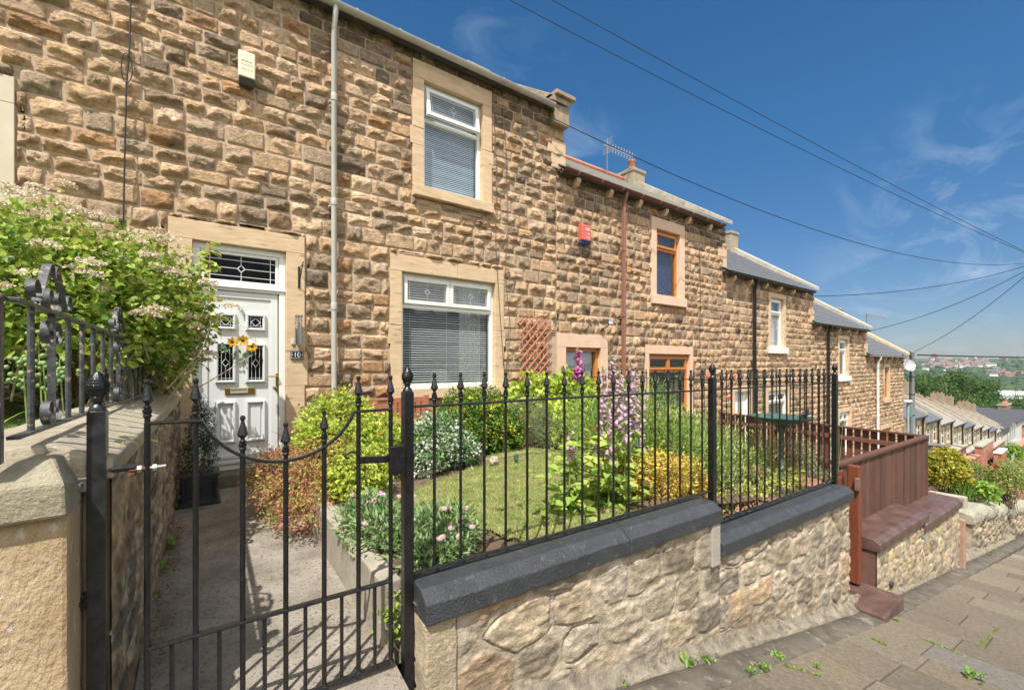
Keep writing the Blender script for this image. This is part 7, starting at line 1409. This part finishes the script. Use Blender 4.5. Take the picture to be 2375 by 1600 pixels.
# woods over the far hillside: thousands of crowns nobody could count
r = np.random.default_rng(88); bm = bmesh.new(); bmesh.ops.create_icosphere(bm, subdivisions=1, radius=1); iv = np.array([v.co[:] for v in bm.verts]); bm.faces.ensure_lookup_table(); bf = np.array([[v.index for v in f.verts] for f in bm.faces]); bm.free()
V = []; F = []; C = []; n = 0; k = 0
while n < 9000 and k < 90000:
    k += 1; d = math.exp(r.uniform(math.log(420), math.log(4300))); a = r.uniform(-.09, .32); x, y = d * math.cos(a), d * math.sin(a)
    dens = noise.noise(Vector((x / 260, y / 200, 5))) + .25 * noise.noise(Vector((x / 70, y / 70, 1)))
    if 1150 < x < 1750 or dens < -.2: continue
    if x > 1750 and r.random() > .35 + .65 * min(1, (dens + .2) * 4): continue
    s = r.uniform(6, 11) * (.6 if x < 900 else 1 if x < 2600 else 1.25); z = ground_z(x, y) + s * .45; q = iv * np.array([s * 1.2, s * 1.2, s * .75]) * (1 + .25 * r.normal(size=(len(iv), 1)) * .6) + [x, y, z]
    F.append(bf + len(iv) * n); V.append(q); C.append(np.tile(np.array([(.03, .062, .02), (.045, .085, .025), (.055, .10, .03), (.035, .07, .03)][r.integers(4)]) * r.uniform(.7, 1.3), (len(iv), 1))); n += 1
tag(np_mesh('woods', np.concatenate(V), np.concatenate(F), np.concatenate(C), leafmat('far_leaf', .9, .0)), kind='stuff')
# houses of the town across the valley
def townhouse(wc, rc, s):
    mb = MB(); mb.box(-6, 6, -4, 4, -3, 5.5); o = mb.build('wall', mat('town_wall_%d' % wc[0], wc[1], rough=.9), None); mb = MB(); mb.prism([(-4.6, 5.2), (0, 8.6), (4.6, 5.2)], lambda p, q: (q, p[0], p[1]), (-6.3, 6.3)); q = mb.build('roof', mat('town_roof_%d' % rc[0], rc[1], rough=.9), None); m_ = (o.data, q.data); D.objects.remove(o); D.objects.remove(q); return m_
THM = [townhouse((0, (.62, .60, .56)), (0, (.16, .14, .14)), 1), townhouse((1, (.42, .24, .17)), (1, (.24, .14, .11)), 1), townhouse((2, (.7, .68, .62)), (1, (.22, .14, .12)), 1), townhouse((3, (.36, .28, .22)), (2, (.22, .2, .2)), 1)]
TG = ['pale walled grey roofed house on the far hillside', 'red brick red roofed house on the far hillside', 'pale walled red roofed house on the far hillside', 'brown walled grey roofed house on the far hillside']
n = 0; k = 0
while n < 130 and k < 9000:
    k += 1; z = r.random()
    if z < .62: px, py = r.uniform(2140, 2300), 850 + r.normal() * 5
    elif z < .8: px, py = r.uniform(2290, 2375), r.uniform(862, 878)
    else: px, py = r.uniform(2130, 2375), r.uniform(831, 842)
    a_, b_ = _d(px); hit = None
    for x in np.geomspace(1800, 5600, 160):
        d = x / a_
        if ground_z(x, d * b_) >= -(py - HY) * d / FOC: hit = (x, d * b_, ground_z(x, d * b_)); break
    if not hit: continue
    j = int(r.integers(4)); t = D.objects.new('far_house', THM[j][0]); COL.objects.link(t); q = D.objects.new('roof', THM[j][1]); COL.objects.link(q); adopt(q, t); s = r.uniform(.9, 1.5) * (1 if hit[0] < 3300 else 1.3); t.location = (hit[0], hit[1], hit[2] + 9); t.scale = (s * r.uniform(1, 2.2), s, s); t.rotation_euler = (0, 0, r.uniform(0, 3.14)); tag(t, TG[j], 'house', TG[j].replace('house', 'houses')); n += 1
tb = at(2163, 839, 3350); t = thing('tower_block', 'brown tower block alone on the far skyline', 'tower block', tuple(tb)); boxpart('walls', tb.x - 18, tb.x + 18, tb.y - 26, tb.y + 8, tb.z - 25, tb.z + 58, mat('tower_brown', (.22, .10, .07), (.26, .13, .1), rough=.9, scale=.05), t); boxpart('plant_room', tb.x - 8, tb.x + 8, tb.y - 16, tb.y, tb.z + 58, tb.z + 64, MATS['tower_brown'], t)
for (pa, pb, pt_, pbm, d, lb) in ((2272, 2420, 910, 920, 900, 'long white industrial shed below the green field'), (2320, 2430, 926, 938, 760, 'nearer long white industrial shed at the right edge')):
    a = at(pa, pt_, d); b = at(pb, pt_, d * 1.02); t = thing('industrial_shed', lb, 'warehouse', tuple(a), group='white sheds on the valley floor'); mb = MB(); dv = (b - a).normalized(); nv = Vector((-dv.y, dv.x, 0)); L_ = (b - a).length; hz_ = (pbm - pt_) * d / FOC
    def pl(p, q, a=a, dv=dv, nv=nv): return a + Vector((dv.x, dv.y, 0)) * q + nv * p[0] + Vector((0, 0, p[1]))
    mb.prism([(0, -hz_ - 8), (0, -hz_ * .45), (40, 0), (80, -hz_ * .45), (80, -hz_ - 8)], pl, (0, L_)); mb.build('shell', mat('shed_white', (.66, .68, .70), (.74, .76, .78), rough=.6, scale=.02), t)
    mb = MB(); mb.prism([(-1, -hz_ - 8), (-1, -hz_ * .75), (0, -hz_ * .75), (0, -hz_ - 8)], pl, (0, L_)); mb.build('lower_cladding', mat('shed_grey', (.30, .32, .34), rough=.7), t)
a_, b_ = _d(2330); mb = MB(); V_ = []
xs = np.linspace(1150, 1800, 20); ys = np.linspace(60, 560, 16); g = [[mb.V((x, y, ground_z(x, y) + 3.0)) for y in ys] for x in xs]
for p, q in zip(g, g[1:]):
    for j in range(len(ys) - 1): mb.F(p[j], q[j], q[j + 1], p[j + 1])
tag(mb.build('valley_field', mat('pasture', (.16, .20, .06), (.24, .26, .10), rough=1, scale=.01), smooth=True), kind='structure')
py_ = at(2358, 950, 620); t = thing('pylon', 'lattice electricity pylon in front of the white sheds', 'pylon', tuple(py_)); PY = mat('pylon_steel', (.14, .15, .16), rough=.7); z0, H_ = py_.z, 36
for nm, pts in (('leg', [(-4, -4), (-4, 4), (4, -4), (4, 4)]),):
    for (a, b) in pts: mb = MB(); mb.tube([(py_.x + a, py_.y + b, z0), (py_.x + a * .3, py_.y + b * .3, z0 + H_ * .6), (py_.x + a * .06, py_.y + b * .06, z0 + H_)], .28, 4); mb.build('leg', PY, t)
for zz, w_ in ((.6, 8), (.74, 9.5), (.87, 7)): mb = MB(); mb.tube([(py_.x, py_.y - w_, z0 + H_ * zz), (py_.x, py_.y + w_, z0 + H_ * zz)], .25, 4); mb.build('cross_arm', PY, t)
mb = MB()
for j in range(6):
    u0, u1 = j / 10, (j + 1) / 10; f0, f1 = 4 * (1 - u0 * 1.15), 4 * (1 - u1 * 1.15)
    for s_ in (-1, 1): mb.tube([(py_.x - f0, py_.y - s_ * f0, z0 + H_ * u0), (py_.x - f1, py_.y + s_ * f1, z0 + H_ * u1)], .16, 3)
mb.build('bracing', PY, t)
# ---------------------------------------------------------------- overhead wires and the pole they run to
PT = at(2420, 604, 18.5); t = thing('street_pole', 'wooden telegraph pole just outside the right of the picture', 'pole', (PT.x, PT.y, street_z(PT.x))); mb = MB(); mb.lathe((PT.x, PT.y, street_z(PT.x) - .5), [(.15, 0), (.11, PT.z - street_z(PT.x) + .7)], 12); mb.build('shaft', BARK, t)
WIRE = mat('wire_black', (.012, .012, .014), rough=.6)
def wire(pts, r_, lb, sag): 
    P = []; 
    for a, b in zip(pts, pts[1:]):
        for j in range(40): u = j / 40; P.append(Vector(a).lerp(Vector(b), u) - Vector((0, 0, sag * 4 * u * (1 - u))))
    P.append(Vector(pts[-1])); mb = MB(); mb.tube(P, r_, 6); tag(mb.build('overhead_wire', WIRE, smooth=True), lb, 'wire', 'overhead wires fanning out from the street pole')
def through(px, py, d, k=1.25):  # a far start point on the line from the pole through this point
    a = at(px, py, d); return PT.lerp(a, k)
wire([through(1224, 0, 9), PT], .008, 'lower of the two long wires crossing the sky from the top edge', .32); wire([through(1306, 0, 9.5), PT], .008, 'upper of the two long wires crossing the sky from the top edge', .22)
wire([on_y(1283, 275, 5.8), PT], .008, 'wire sagging from the corner stones of the first gable to the pole', 1.05)
wire([on_y(1885, 687, 5.8), PT], .012, 'wire from the third house eaves to the pole', .35); wire([on_y(2006, 770, 5.8), PT], .012, 'wire from the fourth house eaves to the pole', .35)
wire([at(2122, 815, 27), PT], .012, 'steep wire rising from the grey telegraph pole', .35)
wire([at(2128, 823, 27), at(2480, 830, 30)], .045, 'thick dark cable running level from the grey telegraph pole', .03)
wire([at(2112, 823, 27), on_y(2094, 822, 5.8)], .02, 'short cable between the end house and the grey telegraph pole', .05)
# ---------------------------------------------------------------- the row across the street, which the windows mirror
op = thing('opposite_terrace', 'sandstone terrace across the street behind the viewpoint', 'building', (0, -13, -3))
for k in range(4):
    x0 = -11 + k * 7.5; zt = 4.6 - k * 1.2; boxpart('wall', x0, x0 + 7.4, -21, -13, -7, zt, FARST, op); mb = MB(); mb.prism([(-12.7, zt), (-17, zt + 3), (-21.3, zt)], lambda p, q: (q, p[0], p[1]), (x0, x0 + 7.4)); mb.build('roof', SLATE, op)
    for xx in (1.2, 4.6): boxpart('window', x0 + xx, x0 + xx + 1.2, -13.05, -12.95, zt - 2.2, zt - .8, UPVC, op); boxpart('window', x0 + xx, x0 + xx + 1.2, -13.05, -12.95, zt - 5.0, zt - 3.4, MATS['far_glass'], op)
# ---------------------------------------------------------------- haze over the valley
hb = MB(); hb.box(-320, 9200, -4200, 5200, -95, 90); hz = hb.build('haze', [], None); hm = D.materials.new('haze_air'); hm.use_nodes = True; N, L = hm.node_tree.nodes, hm.node_tree.links; N.remove(N['Principled BSDF'])
pv = N.new('ShaderNodeVolumePrincipled'); pv.inputs['Color'].default_value = (.75, .85, 1, 1); pv.inputs['Density'].default_value = .00005; pv.inputs['Anisotropy'].default_value = .1; L.new(pv.outputs[0], N['Material Output'].inputs['Volume']); hz.data.materials.clear(); hz.data.materials.append(hm); tag(hz, kind='stuff')
